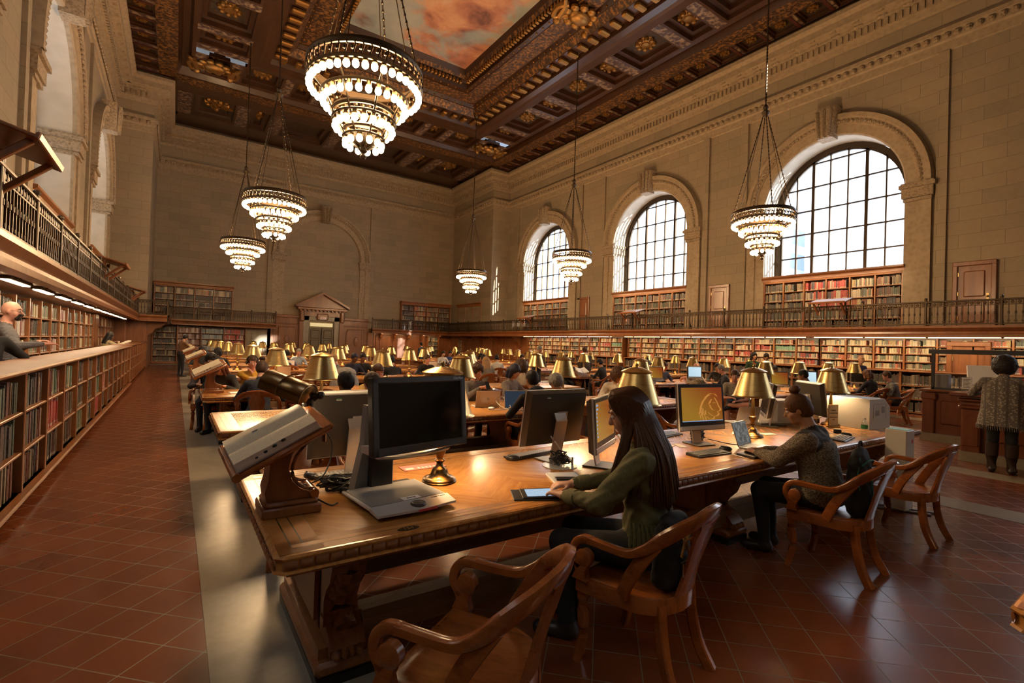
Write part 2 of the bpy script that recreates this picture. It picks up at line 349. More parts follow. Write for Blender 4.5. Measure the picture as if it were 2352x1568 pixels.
# ---- glazed windows: frame, mullions, pane
nw = 0
for side, X, sg in (('right', XR, 1), ('left', XL, -1)):
    for c in WINY:
        nw += 1; gx = X+.9*sg; hw, zs, zp = 2.30, ZS, ZSP
        w = bpy.data.objects.new('window_%d' % nw, None); COL.objects.link(w); w['kind'] = 'structure'; w.location = (gx, c, zs)
        def frame(m):
            n = 28
            for a, b, t0, t1 in ((hw+.06, hw-.14, -.07, .07), (hw-.14, hw-.2, -.05, .05)):
                out = [(a*-1, 0)]+[(-a*cos(pi*i/n), zp-zs+a*sin(pi*i/n)) for i in range(n+1)]+[(a, 0)]
                inn = [(b*-1, 0)]+[(-b*cos(pi*i/n), zp-zs+b*sin(pi*i/n)) for i in range(n+1)]+[(b, 0)]
                m.loft([[(t0, u, z) for u, z in out], [(t0, u, z) for u, z in inn], [(t1, u, z) for u, z in inn], [(t1, u, z) for u, z in out]], closed=False)
        def bars(m):
            for i in range(1, 7):
                u = -hw+.14+i*(2*hw-.28)/7; t = .055 if i in (2, 5) else .026
                zt = zp-zs+sqrt(max((hw-.1)**2-u*u, 0)); m.box(-.05, .05, u-t, u+t, 0, zt)
            for j in range(1, 6):
                z = -.06+j*.93; dz = z-(zp-zs); h = hw-.1 if dz < 0 else sqrt(max((hw-.1)**2-dz*dz, 0)); m.box(-.04, .04, -h, h, z-.026, z+.026)
        part('window_frame', M['iron'], w, frame, kind='structure'); part('glazing_bars', M['iron'], w, bars, 0, kind='structure')
        n = 28; pl = [(-hw, 0)]+[(-hw*cos(pi*i/n), zp-zs+hw*sin(pi*i/n)) for i in range(n+1)]+[(hw, 0)]
        part('pane', M['glass'], w, lambda m: m.add([(0, u, z) for u, z in pl], [tuple(range(len(pl)))]), 0, kind='structure')
# ---- stone mouldings: sweep a profile (depth, z) along a plan path
def sweep(name, path, prof, mat, flip=1, kind='structure', smooth=35, par=None):
    m = MB(); n = len(path)
    for i in range(n-1):
        (xa, ya), (xb, yb) = path[i], path[i+1]
        def nrm(p, q): L = hypot(q[0]-p[0], q[1]-p[1]); return ((q[1]-p[1])/L*flip, -(q[0]-p[0])/L*flip)
        def miter(j):
            if j == 0: return nrm(path[0], path[1])
            if j == n-1: return nrm(path[-2], path[-1])
            a, b = nrm(path[j-1], path[j]), nrm(path[j], path[j+1]); k = 1+a[0]*b[0]+a[1]*b[1]
            return ((a[0]+b[0])/k, (a[1]+b[1])/k)
        na, nb = miter(i), miter(i+1)
        m.loft([[(xa+na[0]*d, ya+na[1]*d, z) for d, z in prof], [(xb+nb[0]*d, yb+nb[1]*d, z) for d, z in prof]], closed=False)
    return m.obj(name, mat, par, smooth, kind)
PATH = [(XL, YF), (XL, YJ), (BL, YJ), (BL, YB), (BR, YB), (BR, YJ), (XR, YJ), (XR, YF)]
sweep('trim_6', PATH, [(0, 12.95), (.10, 12.98), (.12, 13.12), (.22, 13.14), (.22, 13.42), (.30, 13.46), (.30, 13.55), (.62, 13.62), (.62, 13.86), (.80, 13.95), (.80, 14.1), (.55, 14.31)], M['trimstone'])
sweep('trim_7', PATH, [(0, 11.55), (.05, 11.58), (.05, 11.85), (.10, 11.9), (.10, 12.1), (.17, 12.15), (.17, 12.28), (0, 12.34)], M['trimstone'])
def along(path, step, inset=.3):
    for (xa, ya), (xb, yb) in zip(path, path[1:]):
        L = hypot(xb-xa, yb-ya); k = max(1, int((L-2*inset)/step)); ux, uy = (xb-xa)/L, (yb-ya)/L
        for i in range(k+1): t = inset+(L-2*inset)*i/k; yield xa+ux*t, ya+uy*t, atan2(uy, ux)
def modil(m):
    for x, y, a in along(PATH, .72, .5):
        m.bbox(-.15, .15, -.60, -.05, 13.58, 13.84, .05, Matrix.Translation((x, y, 0)) @ Matrix.Rotation(a, 4, 'Z'))
        m.bbox(-.17, .17, -.34, -.05, 13.45, 13.62, .05, Matrix.Translation((x, y, 0)) @ Matrix.Rotation(a, 4, 'Z'))
part('trim_8', M['carvedstone'], None, modil, kind='structure')
def dent(m):
    for x, y, a in along(PATH, .2, .25): m.box(-.06, .06, -.29, -.1, 13.16, 13.4, Matrix.Translation((x, y, 0)) @ Matrix.Rotation(a, 4, 'Z'))
part('trim_9', M['trimstone'], None, dent, 0, kind='structure')
def leafband(m):
    for x, y, a in along(PATH, .26, .2): m.ball((0, 0, 0), .1, 6, 4, (1, .6, 1)) if False else m.bbox(-.09, .09, -.2, -.1, 11.92, 12.12, .07, Matrix.Translation((x, y, 0)) @ Matrix.Rotation(a, 4, 'Z'))
part('trim_10', M['carvedstone'], None, leafband, kind='structure')
# ---- archivolts, keystones, impost capitals, pilaster strips
kt = 10
def arch_trim(X, sg, c, axis='y', r0=HW, zs=ZSP, low=ZG, key=True, blind=False):
    global kt
    def P(u, z, d): return (X-d*sg, c+u, z) if axis == 'y' else (c+u, X-d*sg, z)
    def f(m):
        n = 36; prof = [(r0, 0), (r0, .10), (r0+.05, .14), (r0+.34, .14), (r0+.37, .20), (r0+.56, .20), (r0+.60, .27), (r0+.74, .27), (r0+.80, .0)]
        m.loft([[P(-r*cos(pi*i/n), zs+r*sin(pi*i/n), d) for r, d in prof] for i in range(n+1)], closed=False)
        for s in (-1, 1): m.loft([[P(s*r, z, d) for r, d in [(r0, 0), (r0, .07), (r0+.38, .07), (r0+.38, .12), (r0+.72, .12), (r0+.72, 0)]] for z in (low, zs)], closed=False)
    kt += 1; part('trim_%d' % kt, M['trimstone'], None, f, kind='structure')
    def g(m):
        n = 60
        for i in range(n):
            a = pi*(i+.5)/n; r = r0+.46; cx = P(-r*cos(a), zs+r*sin(a), .2); m.ball(cx, .075, 6, 4)
        if key:
            pr = [(-.26, zs+r0-.12), (.26, zs+r0-.12), (.40, zs+r0+1.0), (-.40, zs+r0+1.0)]
            m.loft([[P(u, z, 0) for u, z in pr], [P(u*.97, z, .42) for u, z in pr], [P(u*.8, z, .5) for u, z in pr]], True, True)
            for uu in (-.16, 0, .16): m.loft([[P(uu-.05, zs+r0-.1, .5), P(uu+.05, zs+r0-.1, .5), P(uu*1.5+.06, zs+r0+.9, .56), P(uu*1.5-.06, zs+r0+.9, .56)], [P(uu, zs+r0-.1, .6), P(uu, zs+r0-.1, .6), P(uu*1.5, zs+r0+.9, .66), P(uu*1.5, zs+r0+.9, .66)]], True, True)
        for s in (-1, 1):
            for (d0, z0, z1, ex) in ((.16, zs-.62, zs-.52, .02), (.20, zs-.5, zs-.18, .06), (.27, zs-.18, zs-.06, .12), (.22, zs-.06, zs, .08)):
                a, b = sorted((s*(r0-ex), s*(r0+.72+ex))); p, q = P(a, z0, -.75 if not blind else 0), P(b, z1, d0)
                m.box(min(p[0], q[0]), max(p[0], q[0]), min(p[1], q[1]), max(p[1], q[1]), z0, z1)
    kt += 1; part('trim_%d' % kt, M['carvedstone'], None, g, kind='structure')
for c in WINY[1:]:
    arch_trim(XR, 1, c); arch_trim(XL, -1, c)
arch_trim(YB, 1, 8.45, 'x', 2.55, 7.45, 3.3, True, True)
def pil(m):
    for c in WINY[1:]:
        for s in (-1, 1):
            for X, sg in ((XR, 1), (XL, -1)):
                u = c+s*3.32; x0, x1 = sorted((X, X-.09*sg)); m.box(x0, x1, u-.14, u+.14, ZG, 11.56)
    for u in (5.05, 11.85): m.box(u-.16, u+.16, YB-.1, YB, 0, 11.56)
kt += 1; part('trim_%d' % kt, M['stone_y'], None, pil, 0, kind='structure')
# ---- coffered ceiling
def rring(m, a, b):
    def c(hw, yf, z, yn=YF): return [(XM-hw, yn, z), (XM+hw, yn, z), (XM+hw, yf, z), (XM-hw, yf, z)]
    m.loft([c(*a), c(*b)])
ceil = bpy.data.objects.new('ceiling', None); COL.objects.link(ceil); ceil['kind'] = 'structure'
SZ = [(2.95, 21.9, 15.6), (3.1, 22.1, 15.25), (3.35, 22.4, 15.2), (3.4, 22.5, 14.95), (3.6, 22.75, 14.95), (4.5, 23.7, 14.95), (4.6, 23.8, 14.8), (4.75, 24.0, 14.75), (4.9, 24.2, 14.5), (5.45, 24.9, 14.5), (5.5, 25.0, 14.3), (5.8, 25.35, 14.28)]
def domes(m):
    for a, b in zip(SZ, SZ[1:]): rring(m, a, b)
part('ceiling_frame', M['ceilwood'], ceil, domes, 25, kind='structure')
part('painted_sky', M['clouds'], ceil, lambda m: m.quad((XM-2.95, YF, 15.6), (XM+2.95, YF, 15.6), (XM+2.95, 21.9, 15.6), (XM-2.95, 21.9, 15.6)), 0, kind='structure')
part('ceiling_frieze', M['ceilorn'], ceil, lambda m: [rring(m, (3.65, 22.8, 14.93), (4.45, 23.65, 14.93)), rring(m, (3.02, 22.0, 15.36), (3.12, 22.1, 15.2)), rring(m, (4.62, 23.82, 14.77), (4.88, 24.15, 14.52))], 0, kind='structure')
def xsides(y0, y1, hw, step):
    n = int((y1-y0)/step)
    for i in range(n+1):
        for s in (-1, 1): yield XM+s*hw, y0+(y1-y0)*i/n, s
def brackets(m):
    for x, y, s in xsides(-2, 24.3, 5.15, .62): m.bbox(x-.26, x+.26, y-.13, y+.13, 14.32, 14.5, .05)
    for i in range(17): m.bbox(XM-5+i*.625-.13, XM-5+i*.625+.13, 24.3, 24.8, 14.32, 14.5, .05)
part('ceiling_brackets', M['gilt'], ceil, brackets, kind='structure')
def beads(m):
    for hw, yf, z, st in ((3.5, 22.6, 14.94, .42), (4.55, 23.75, 14.85, .42)):
        for x, y, s in xsides(0, yf, hw, st): m.ball((x, y, z), .045, 6, 4)
        for i in range(int(2*hw/st)): m.ball((XM-hw+i*st, yf, z), .045, 6, 4)
    for x, y, s in xsides(0, 22, 3.2, .2): m.bbox(x-.09, x+.09, y-.06, y+.06, 15.0, 15.2, .03)
    for i in range(31): m.bbox(XM-3.1+i*.2-.06, XM-3.1+i*.2+.06, 22.15, 22.35, 15.0, 15.2, .03)
part('ceiling_beading', M['gilt'], ceil, beads, kind='structure')
# coffers: each is a stepped recess; ribs are what is left at z 14.3
ribs, fields, ros, mold, reds = MB(), MB(), MB(), MB(), MB()
def coffer(x0, x1, y0, y1, d, b=.16, rosette=0):
    steps = [(0, ZC), (b*.25, ZC+.02), (b*.3, ZC+d*.5), (b*.75, ZC+d*.55), (b*.8, ZC+d), (b, ZC+d)]
    rs = [[(x0+i, y0+i, z), (x1-i, y0+i, z), (x1-i, y1-i, z), (x0+i, y1-i, z)] for i, z in steps]
    mold.loft(rs); b2 = b; fields.quad((x0+b2, y0+b2, ZC+d), (x1-b2, y0+b2, ZC+d), (x1-b2, y1-b2, ZC+d), (x0+b2, y1-b2, ZC+d))
    if rosette:
        cx, cy2 = (x0+x1)/2, (y0+y1)/2; ros.lathe([(rosette, 0), (rosette*.9, -.05), (rosette*.45, -.07), (rosette*.4, -.12), (.01, -.14)], 10, (cx, cy2, ZC+d))
        for i in range(8): ros.ball((cx+rosette*.8*cos(i*pi/4), cy2+rosette*.8*sin(i*pi/4), ZC+d-.05), rosette*.3, 6, 4)
def strip(xa, xb, ya, yb, cells, gap, d, b, axis, rosette):      # a band of coffers between two edges, ribs filled in
    tot = sum(cells); L = (yb-ya if axis == 'y' else xb-xa)-gap*(len(cells)+1); p = (ya if axis == 'y' else xa)
    for c in cells:
        w = L*c/tot; q0, q1 = p+gap, p+gap+w
        if axis == 'y':
            ribs.quad((xa, p, ZC), (xb, p, ZC), (xb, q0, ZC), (xa, q0, ZC)); coffer(xa, xb, q0, q1, d, b, rosette if c < 2 else 0)
        else:
            ribs.quad((p, ya, ZC), (q0, ya, ZC), (q0, yb, ZC), (p, yb, ZC)); coffer(q0, q1, ya, yb, d, b, rosette if c < 2 else 0)
        p = q1
    if axis == 'y': ribs.quad((xa, p, ZC), (xb, p, ZC), (xb, yb, ZC), (xa, yb, ZC))
    else: ribs.quad((p, ya, ZC), (xb, ya, ZC), (xb, yb, ZC), (p, yb, ZC))
big = ([1, 1.9]*8)[:15]
for s in (-1, 1):
    def bx(a, b): return tuple(sorted((XM+s*a, XM+s*b)))
    a, b = bx(6.35, 8.35); strip(a, b, -6, 25.6, big, .42, .42, .38, 'y', .42)
    a, b = bx(9.75, 10.75); strip(a, b, -6, 29.2, [1]*30, .2, .2, .13, 'y', .2)
    for i in range(31): y = -5.95+i*1.173; a, b = bx(9.8, 10.7); reds.box(a, b, y-.02, y+.1, ZC-.03, ZC)
big2 = [1, 1.8, 1, 1.8, 1, 1.8, 1, 1.8, 1]
strip(XM-8.35, XM+8.35, 26.0, 27.9, big2, .4, .42, .38, 'x', .42)
strip(XM-9.0, XM+9.0, 30.6, 33.6, [1.9, 1, 2.4, 1, 2.4, 1, 1.9], .6, .45, .5, 'x', .5)
ribs.obj('coffer_ribs', M['ceilorn2'], ceil, 0, 'structure'); fields.obj('coffer_fields', M['coffer'], ceil, 0, 'structure')
mold.obj('coffer_mouldings', M['ceilwood'], ceil, 20, 'structure'); ros.obj('coffer_rosettes', M['gilt'], ceil, 35, 'structure'); reds.obj('coffer_panels', M['redpaint'], ceil, 0, 'structure')
def bands(m):      # flat bands and deep mouldings between the coffer strips
    Z = ZC
    rring(m, (5.8, 25.35, 14.28), (5.95, 25.5, 14.24)); rring(m, (5.95, 25.5, 14.24), (6.35, 26.0, Z))
    rring(m, (8.35, 27.9, Z), (8.5, 28.0, Z-.02)); rring(m, (8.5, 28.0, Z-.02), (8.6, 28.15, Z+.3)); rring(m, (8.6, 28.15, Z+.3), (8.85, 28.4, Z+.3)); rring(m, (8.85, 28.4, Z+.3), (9.0, 28.6, Z-.04))
    for x in (XM-11.6, XM+10.75): m.quad((x, YF, Z), (x+.85, YF, Z), (x+.85, 31, Z), (x, 31, Z))
    m.quad((BL-1.6, 33.6, Z), (BR+1.6, 33.6, Z), (BR+1.6, YB+.2, Z), (BL-1.6, YB+.2, Z)); m.quad((XM-9, 30.2, Z), (XM+9, 30.2, Z), (XM+9, 30.6, Z), (XM-9, 30.6, Z))
    for s in (-1, 1): m.quad((XM+s*9, 29.2, Z), (XM+s*11.6, 29.2, Z), (XM+s*11.6, 34, Z), (XM+s*9, 34, Z))
    for y0, y1 in ((28.6, 30.2),): m.quad((XM-9, y0, Z-.04), (XM+9, y0, Z-.04), (XM+9, y1, Z), (XM-9, y1, Z))
part('ceiling_bands', M['ceilwood'], ceil, bands, 0, kind='structure')
def gband(m):
    for s in (-1, 1): m.quad((XM+s*9.0, YF, ZC-.03), (XM+s*9.75, YF, ZC-.03), (XM+s*9.75, 29.2, ZC-.03), (XM+s*9.0, 29.2, ZC-.03))
    m.quad((XM-9, 28.7, ZC-.05), (XM+9, 28.7, ZC-.05), (XM+9, 29.5, ZC-.05), (XM-9, 29.5, ZC-.05))
part('ceiling_guilloche', M['ceilorn'], ceil, gband, 0, kind='structure')
def cartouche(m, x, y, z, s=1.0, M2=None):
    m.ball((x, y, z), .5*s, 16, 8, (1, .7, .4))
    for i in range(10):
        a = i*pi/5; m.ball((x+.62*s*cos(a), y+.5*s*sin(a), z+.05), .2*s, 8, 5, (1, .8, .7))
    for q in (-1, 1):
        m.tube(spl([(x+.55*q*s, y+.1*s, z), (x+.95*q*s, y+.45*s, z-.05), (x+1.1*q*s, y, z), (x+.85*q*s, y-.35*s, z)], 5), [.16*s]+[.11*s]*20, 8)
        m.ball((x+.75*q*s, y+.5*s, z-.1), .17*s, 8, 6)
        m.tube([(x+.75*q*s, y+.4*s, z), (x+.9*q*s, y-.2*s, z), (x+1.15*q*s, y-.5*s, z)], [.17*s, .13*s, .07*s], 8)
def carts(m):
    for y in (3.5, 14.6):
        for s in (-1, 1): cartouche(m, XM+s*4.1, y, 14.75)
    for s in (-1, 1): cartouche(m, XM+s*7.6, 26.9, 14.2, .9)
    for x in (XM-6.6, XM, XM+6.6): cartouche(m, x, 32.1, 14.65, .8)
part('ceiling_cartouches', M['gilt'], ceil, carts, kind='structure')
part('ceiling_cover', M['ceilwood'], ceil, lambda m: [m.quad((XL-1.2, YF-.2, 16.2), (XR+1.2, YF-.2, 16.2), (XR+1.2, YB+.2, 16.2), (XL-1.2, YB+.2, 16.2))], 0, kind='structure')
# ---- buildings across the street and the courtyard range
def facade_mat(name, wall, win, sx, sz):
    t = NT(name); g = t.node('ShaderNodeNewGeometry'); s = t.node('ShaderNodeSeparateXYZ', {'Vector': (g, 'Position')})
    cv = t.node('ShaderNodeCombineXYZ', {'X': (s, 'Y'), 'Y': (s, 'Z')})
    b = t.node('ShaderNodeTexBrick', {'Vector': cv, 'Color1': c4(win), 'Color2': c4(win), 'Mortar': c4(wall), 'Scale': 1, 'Mortar Size': .28*sx, 'Brick Width': sx, 'Row Height': sz, 'Mortar Smooth': 0}, offset=0)
    return t.bs(base=b, rough=.7)
fm = [facade_mat('facade_pale', (.74, .77, .82), (.42, .50, .60), 1.7, 2.6), facade_mat('facade_light', (.82, .84, .88), (.60, .66, .74), 2.4, 3.2), facade_mat('facade_blue', (.60, .68, .80), (.36, .46, .62), 1.4, 3.0)]
for i, (x0, x1, y0, y1, h, mi, lab) in enumerate([(48, 60, 26, 44, 17.5, 0, 'pale stone office block across the street, low, behind the arched windows'), (52, 64, 10, 24, 33, 0, 'pale grid of windows office tower showing at the edge of the big arched window'), (70, 84, 24.5, 40, 25, 2, 'bluish glass tower seen through the largest arched window'), (62, 80, 46, 62, 30, 1, 'white upright office tower behind the middle arched window'), (45, 58, 60, 82, 34, 2, 'tall bluish building behind the arched window beside the corner pier')]):
    part('office_building', fm[mi], None, lambda m: [m.box(x0, x1, y0, y1, -16, h), m.box(x0+1, x1-2, y0+2, y1-3, h, h+1.2)], 0, label=lab, cat='building')
part('courtyard_wing', M['stone_y'], None, lambda m: [m.box(-15, -13.5, -30, 50, -8, 22)], 0, kind='structure').name = 'wall_courtyard'  # unseen courtyard range, added to dim the sky at the aisle-side windows
part('wall_street', M['pale'], None, lambda m: [m.box(20, 200, -60, 160, -16.5, -16)], 0, kind='structure').name = 'ground_street'
# ---------------------------------------------------------------- books
PAL = {'mixed': [(.10, .02, .015), (.16, .035, .02), (.05, .03, .02), (.03, .05, .03), (.02, .03, .06), (.02, .015, .012), (.20, .13, .06), (.30, .24, .15), (.08, .06, .04), (.05, .09, .06), (.12, .05, .03), (.03, .025, .02)],
       'light': [(.52, .43, .27), (.60, .50, .32), (.42, .30, .13), (.30, .07, .04), (.12, .14, .09), (.20, .10, .05), (.50, .40, .22), (.08, .07, .05), (.12, .16, .15), (.45, .12, .05), (.55, .48, .36), (.16, .05, .03)],
       'red': [(.42, .03, .03), (.38, .025, .025), (.30, .02, .02), (.5, .42, .32), (.45, .06, .04), (.06, .05, .08)],
       'dark': [(.02, .025, .02), (.03, .035, .04), (.05, .02, .015), (.02, .02, .02), (.04, .04, .03), (.28, .22, .14), (.09, .03, .02)],
       'blue': [(.25, .32, .36), (.30, .36, .38), (.16, .22, .28), (.42, .42, .38)], 'pinks': [(.28, .12, .11), (.32, .17, .15), (.24, .1, .09), (.6, .56, .5)],
       'green': [(.05, .10, .06), (.08, .16, .10), (.10, .16, .10), (.32, .30, .18), (.22, .04, .03)], 'mint': [(.16, .32, .22), (.18, .36, .25)]}
rnd = random.Random(11)
MASS = MB()
def one_book(m, M2, w, h, d, c, tilt=0):
    """a hardback: cover boards, rounded spine towards -y, page block, white call-number label"""
    T = M2 @ Matrix.Rotation(tilt, 4, 'Y'); b = .0035
    m.cc = c
    sp = [(0, .006), (w*.18, .0015), (w*.5, 0), (w*.82, .0015), (w, .006)]
    m.loft([[T @ Vector((x, y, z)) for x, y in sp+[(w, d), (w-b, d), (w-b, .012), (b, .012), (b, d), (0, d)]] for z in (0, h)], True, True)
    m.cc = (.5, .44, .33); m.box(b, w-b, .013, d-.006, .005, h-.006, T)
    if w > .016: m.cc = (.62, .58, .5); m.box(w*.12, w*.88, -.0015, .002, h*.06, h*.06+.032, T)
    m.cc = None
def book_run(org, ux, uy, L, hmax, dep, pal, fill=.93, m=None, hero=None, lab=True, hvar=.22):
    """books standing along (ux,uy) from org; spines face (uy,-ux)"""
    m = m or MASS; x = .01; a = atan2(uy, ux); out = []
    while x < L*fill:
        w = rnd.uniform(.018, .045); run = rnd.choice([1, 1, 1, 2, 4]); c = rnd.choice(PAL[pal]); h0 = hmax*rnd.uniform(1-hvar, .97)
        for q in range(run):
            if x+w > L-.005: break
            h = h0 if run > 1 else h0*rnd.uniform(.95, 1); k = rnd.uniform(.8, 1.2); cc = tuple(min(.8, v*k) for v in c)
            T = Matrix.Translation(org) @ Matrix.Rotation(a, 4, 'Z') @ Matrix.Translation((x, rnd.uniform(.0, .02), 0))
            if hero is not None: hero.append((T, w-.001, h, dep, cc)); 
            else:
                m.cc = cc; m.box(0, w-.001, 0, dep, 0, h, T)
                if lab and rnd.random() < .8: m.cc = (.62, .57, .46); m.box(w*.15, w*.85, -.002, 0, h*.06, h*.06+.03, T)
                m.cc = None
            x += w
        if rnd.random() < .04: x += rnd.uniform(.03, .12)
# ---------------------------------------------------------------- bookcases
def bookcase(name, label, org, ang, L, levels, z1, depth, bays, pals, wood='shelfwood', cornice=True, group=None, fill=.93, hero=None, heroN=0, mat_back='darkpanel', lab=True, base=.1):
    """shelved case: local x along its length, front at y=0, back at y=depth"""
    t = thing(name, label, 'bookcase', org, ang, group); T = Matrix.Translation(org) @ Matrix.Rotation(ang, 4, 'Z')
    part('back_board', M[mat_back], t, lambda m: m.box(0, L, depth-.02, depth, levels[0], z1), 0)
    bw = L/bays
    for i in range(bays+1): part('upright', M[wood], t, lambda m: m.bbox(i*bw-.025, i*bw+.025, -.01, depth, 0 if base else levels[0], z1, .006), 0)
    for z in levels[:-1]: part('shelf', M[wood], t, lambda m: m.bbox(0, L, 0, depth, z-.025, z, .005), 0)
    if cornice:
        part('cornice', M[wood], t, lambda m: m.loft([[(x, y, z) for y, z in ((depth, z1), (-.02, z1), (-.03, z1+.06), (-.05, z1+.07), (-.06, z1+.16), (-.13, z1+.22), (-.13, z1+.28), (depth, z1+.28))] for x in (-.06, L+.06)], True, True), 30)
    if base: part('plinth', M[wood], t, lambda m: m.box(0, L, .03, depth, 0, levels[0]-.02), 0)
    for r, (za, zb) in enumerate(zip(levels, levels[1:])):
        for i in range(bays):
            p = pals(r, i) if callable(pals) else pals
            if p is None: continue
            o = T @ Vector((i*bw+.03, .035, za)); book_run(o, cos(ang), sin(ang), bw-.06, (zb-za-.03), min(depth-.08, .2), p, fill, None, hero[i] if hero and i < heroN else None, lab) if not (hero and i < heroN) else hero_row(o, ang, bw-.06, zb-za-.03, p, r, i)
    return t
HERO = []
def hero_row(o, ang, L, h, p, r, i):
    lst = []; book_run(o, cos(ang), sin(ang), L, h, .17, p, .95, None, lst); HERO.append((r, i, lst))
def ucol(w):
    return w
# ---- low bookcase along the aisle (spines face +x): local x runs along -y
nm = {'t': 'top', 'm': 'middle', 'b': 'bottom'}
LB_Y1, LB_Y0 = 19.4, 0.4
pl = ['mixed', 'green', 'dark', 'mixed', 'red', 'mixed', 'mixed', 'dark']
def low_pal(r, i): return ['mixed', 'dark', 'mixed', 'green', 'red', 'mixed', 'mixed', 'green', 'mixed'][(i*5+r*3+i//3) % 9]
# local frame: origin at far end, x axis points to -y, so front (local -y) faces... rotate -90deg: local x->-Y, local y->+X ; flip so spines face +X
low = bookcase('low_bookcase', 'long low oak bookcase edging the tiled aisle, three shelves of books, on short legs', (-1.15, LB_Y0, 0), pi/2, LB_Y1-LB_Y0, [.13, .51, .89, 1.25], 1.25, .46, 19, low_pal, cornice=False, hero=True, heroN=7, base=0)
for i in range(20): part('foot', M['shelfwood'], low, lambda m: m.bbox(i*1.0-.03, i*1.0+.03, .02, .40, 0, .11, .005), 0)
part('bottom_ledge', M['shelfwood'], low, lambda m: m.bbox(-.02, LB_Y1-LB_Y0+.02, -.07, .46, .09, .13, .012), 0)
part('counter_top', M['shelfwood'], None, lambda m: m.bbox(-1.66, -1.10, LB_Y0-.05, LB_Y1+.03, 1.252, 1.292, .015), label='polished oak counter top running along the low aisle bookcase', cat='counter')
low2 = bookcase('low_bookcase', 'farther low bookcase continuing the aisle row, filled with purple and blue volumes', (-1.15, 19.6, 0), pi/2, 16, [.13, .51, .89, 1.27], 1.27, .46, 15, lambda r, i: ['blue', 'pinks', 'mixed', 'dark'][(i+r) % 4], cornice=False, base=0)
part('counter_top', M['shelfwood'], None, lambda m: m.bbox(-1.66, -1.12, 19.55, 35.7, 1.272, 1.31, .015), label='counter top of the farther low bookcase, towards the end wall', cat='counter')
def book_colour(c):
    r, g, b = c; mx = max(c); mn = min(c)
    if mx < .045: return 'black'
    if mx-mn < .35*mx: return 'grey' if mx < .28 else 'cream'
    if r == mx: return ('bright red' if r > .3 and g < .15 else 'tan' if g > .55*r else 'dark red' if g < .35*r else 'brown')
    return 'dark green' if g == mx else 'dark blue'
# individual books, nearest bays first
HERO.sort(key=lambda q: (q[1] if q[1] > 0 else 9, q[0]))
cnt = 0
for r, i, lst in HERO:
    for k, (T, w, h, d, c) in enumerate(lst):
        if cnt < 295 and i > 0:
            cnt += 1; m = MB(); one_book(m, Matrix.Identity(4), w, h, d, c); o = m.obj('book', M['books'], None, 30)
            o.location = T.translation; o.rotation_euler = (0, 0, pi/2)
            n = ('bottom', 'middle', 'top')[r]
            tag(o, '%s book, %s along the %s shelf, %s full bay of the low aisle bookcase' % (book_colour(c), ordw(k+1), n, ordw(i)), 'book', 'books on the low aisle bookcase')
        else: MASS.cc = c; MASS.box(0, w, 0, d, 0, h, T); MASS.cc = None
# ---- shelves behind the counter under the side gallery
bookcase('wall_bookcase', 'tall open bookcase under the gallery behind the low counter, a shelf of white volumes', (-2.32, 8.0, 0), pi/2, 14.0, [.12, .5, .86, 1.2, 1.55, 1.92, 2.26], 2.28, .36, 14, lambda r, i: ['green', 'mixed', 'dark', 'mixed', 'light', 'mixed', 'pinks'][(i*3+r*2) % 7], cornice=False)
bookcase('wall_bookcase', 'far open bookcase under the gallery, beside the panelled pier behind the counter', (-2.32, 23.0, 0), pi/2, 5.2, [.12, .5, .86, 1.2, 1.55, 1.92, 2.26], 2.28, .36, 5, lambda r, i: ['light', 'light', 'mixed'][(i+r) % 3], cornice=False)
part('wall_panelling', M['panel'], None, lambda m: [m.box(-2.35, -2.28, 22.1, 22.95, 0, 2.3), m.box(-2.35, -1.9, 28.3, 30, 0, 2.3), m.bbox(-1.95, -1.88, 28.4, 29.9, .3, 2.1, .02), m.box(-1.22, -1.14, 30, 36, 0, 2.3), m.box(-1.9, -1.19, 29.8, 30.05, 0, 2.3)], 0, kind='structure').name = 'trim_60'
# ---- long bookcase under the right-hand gallery: upper open shelves over a deeper base
def rp(r, i): return ['light', 'light', 'light', 'mixed', 'light', 'light', 'red', 'light', 'mixed', 'light', 'light', 'light'][(i*5+r*7) % 12] if i not in (9, 10) else ('red' if (i == 10 and r in (1, 0)) else 'mint' if (i == 9 and r == 2) else 'light')
k = 0
for y1, nb, lab in ((8.0, 7, 'long wall bookcase behind the information desk, rows of assorted books'), (16.8, 11, 'long wall bookcase along the middle of the window wall, rows of pale books'), (25.2, 10, 'long wall bookcase beside the corner pier, rows of pale books')):
    L = nb*.8
    bookcase('wall_bookcase', lab, (18.6, y1, 1.30), -pi/2, L, [.03, .27, .51, .75, .98], .98, .4, nb, rp, cornice=False, base=0)
    b = thing('bookcase_base', 'deep lower bookcase with a projecting ledge, %s' % ('behind the information desk' if k == 0 else 'below the middle window' if k == 1 else 'near the corner pier'), 'bookcase', (18.35, y1, 0), -pi/2)
    part('ledge', M['shelfwood'], b, lambda m: m.bbox(0, L, -.06, .62, 1.26, 1.30, .012), 0); part('back_board', M['darkpanel'], b, lambda m: m.box(0, L, .5, .6, 0, 1.26), 0)
    for z in (.06, .46, .86): part('shelf', M['shelfwood'], b, lambda m: m.box(0, L, 0, .5, z-.03, z), 0)
    for i in range(nb+1): part('upright', M['shelfwood'], b, lambda m: m.box(i*.8-.03, i*.8+.03, -.01, .5, 0, 1.26), 0)
    for z, h in ((.06, .36), (.46, .36), (.86, .36)):
        for i in range(nb): book_run((18.38, y1-.8*i-.03, z), 0, -1, .74, h, .2, 'dark' if (i+k) % 3 else 'mixed')
    k += 1
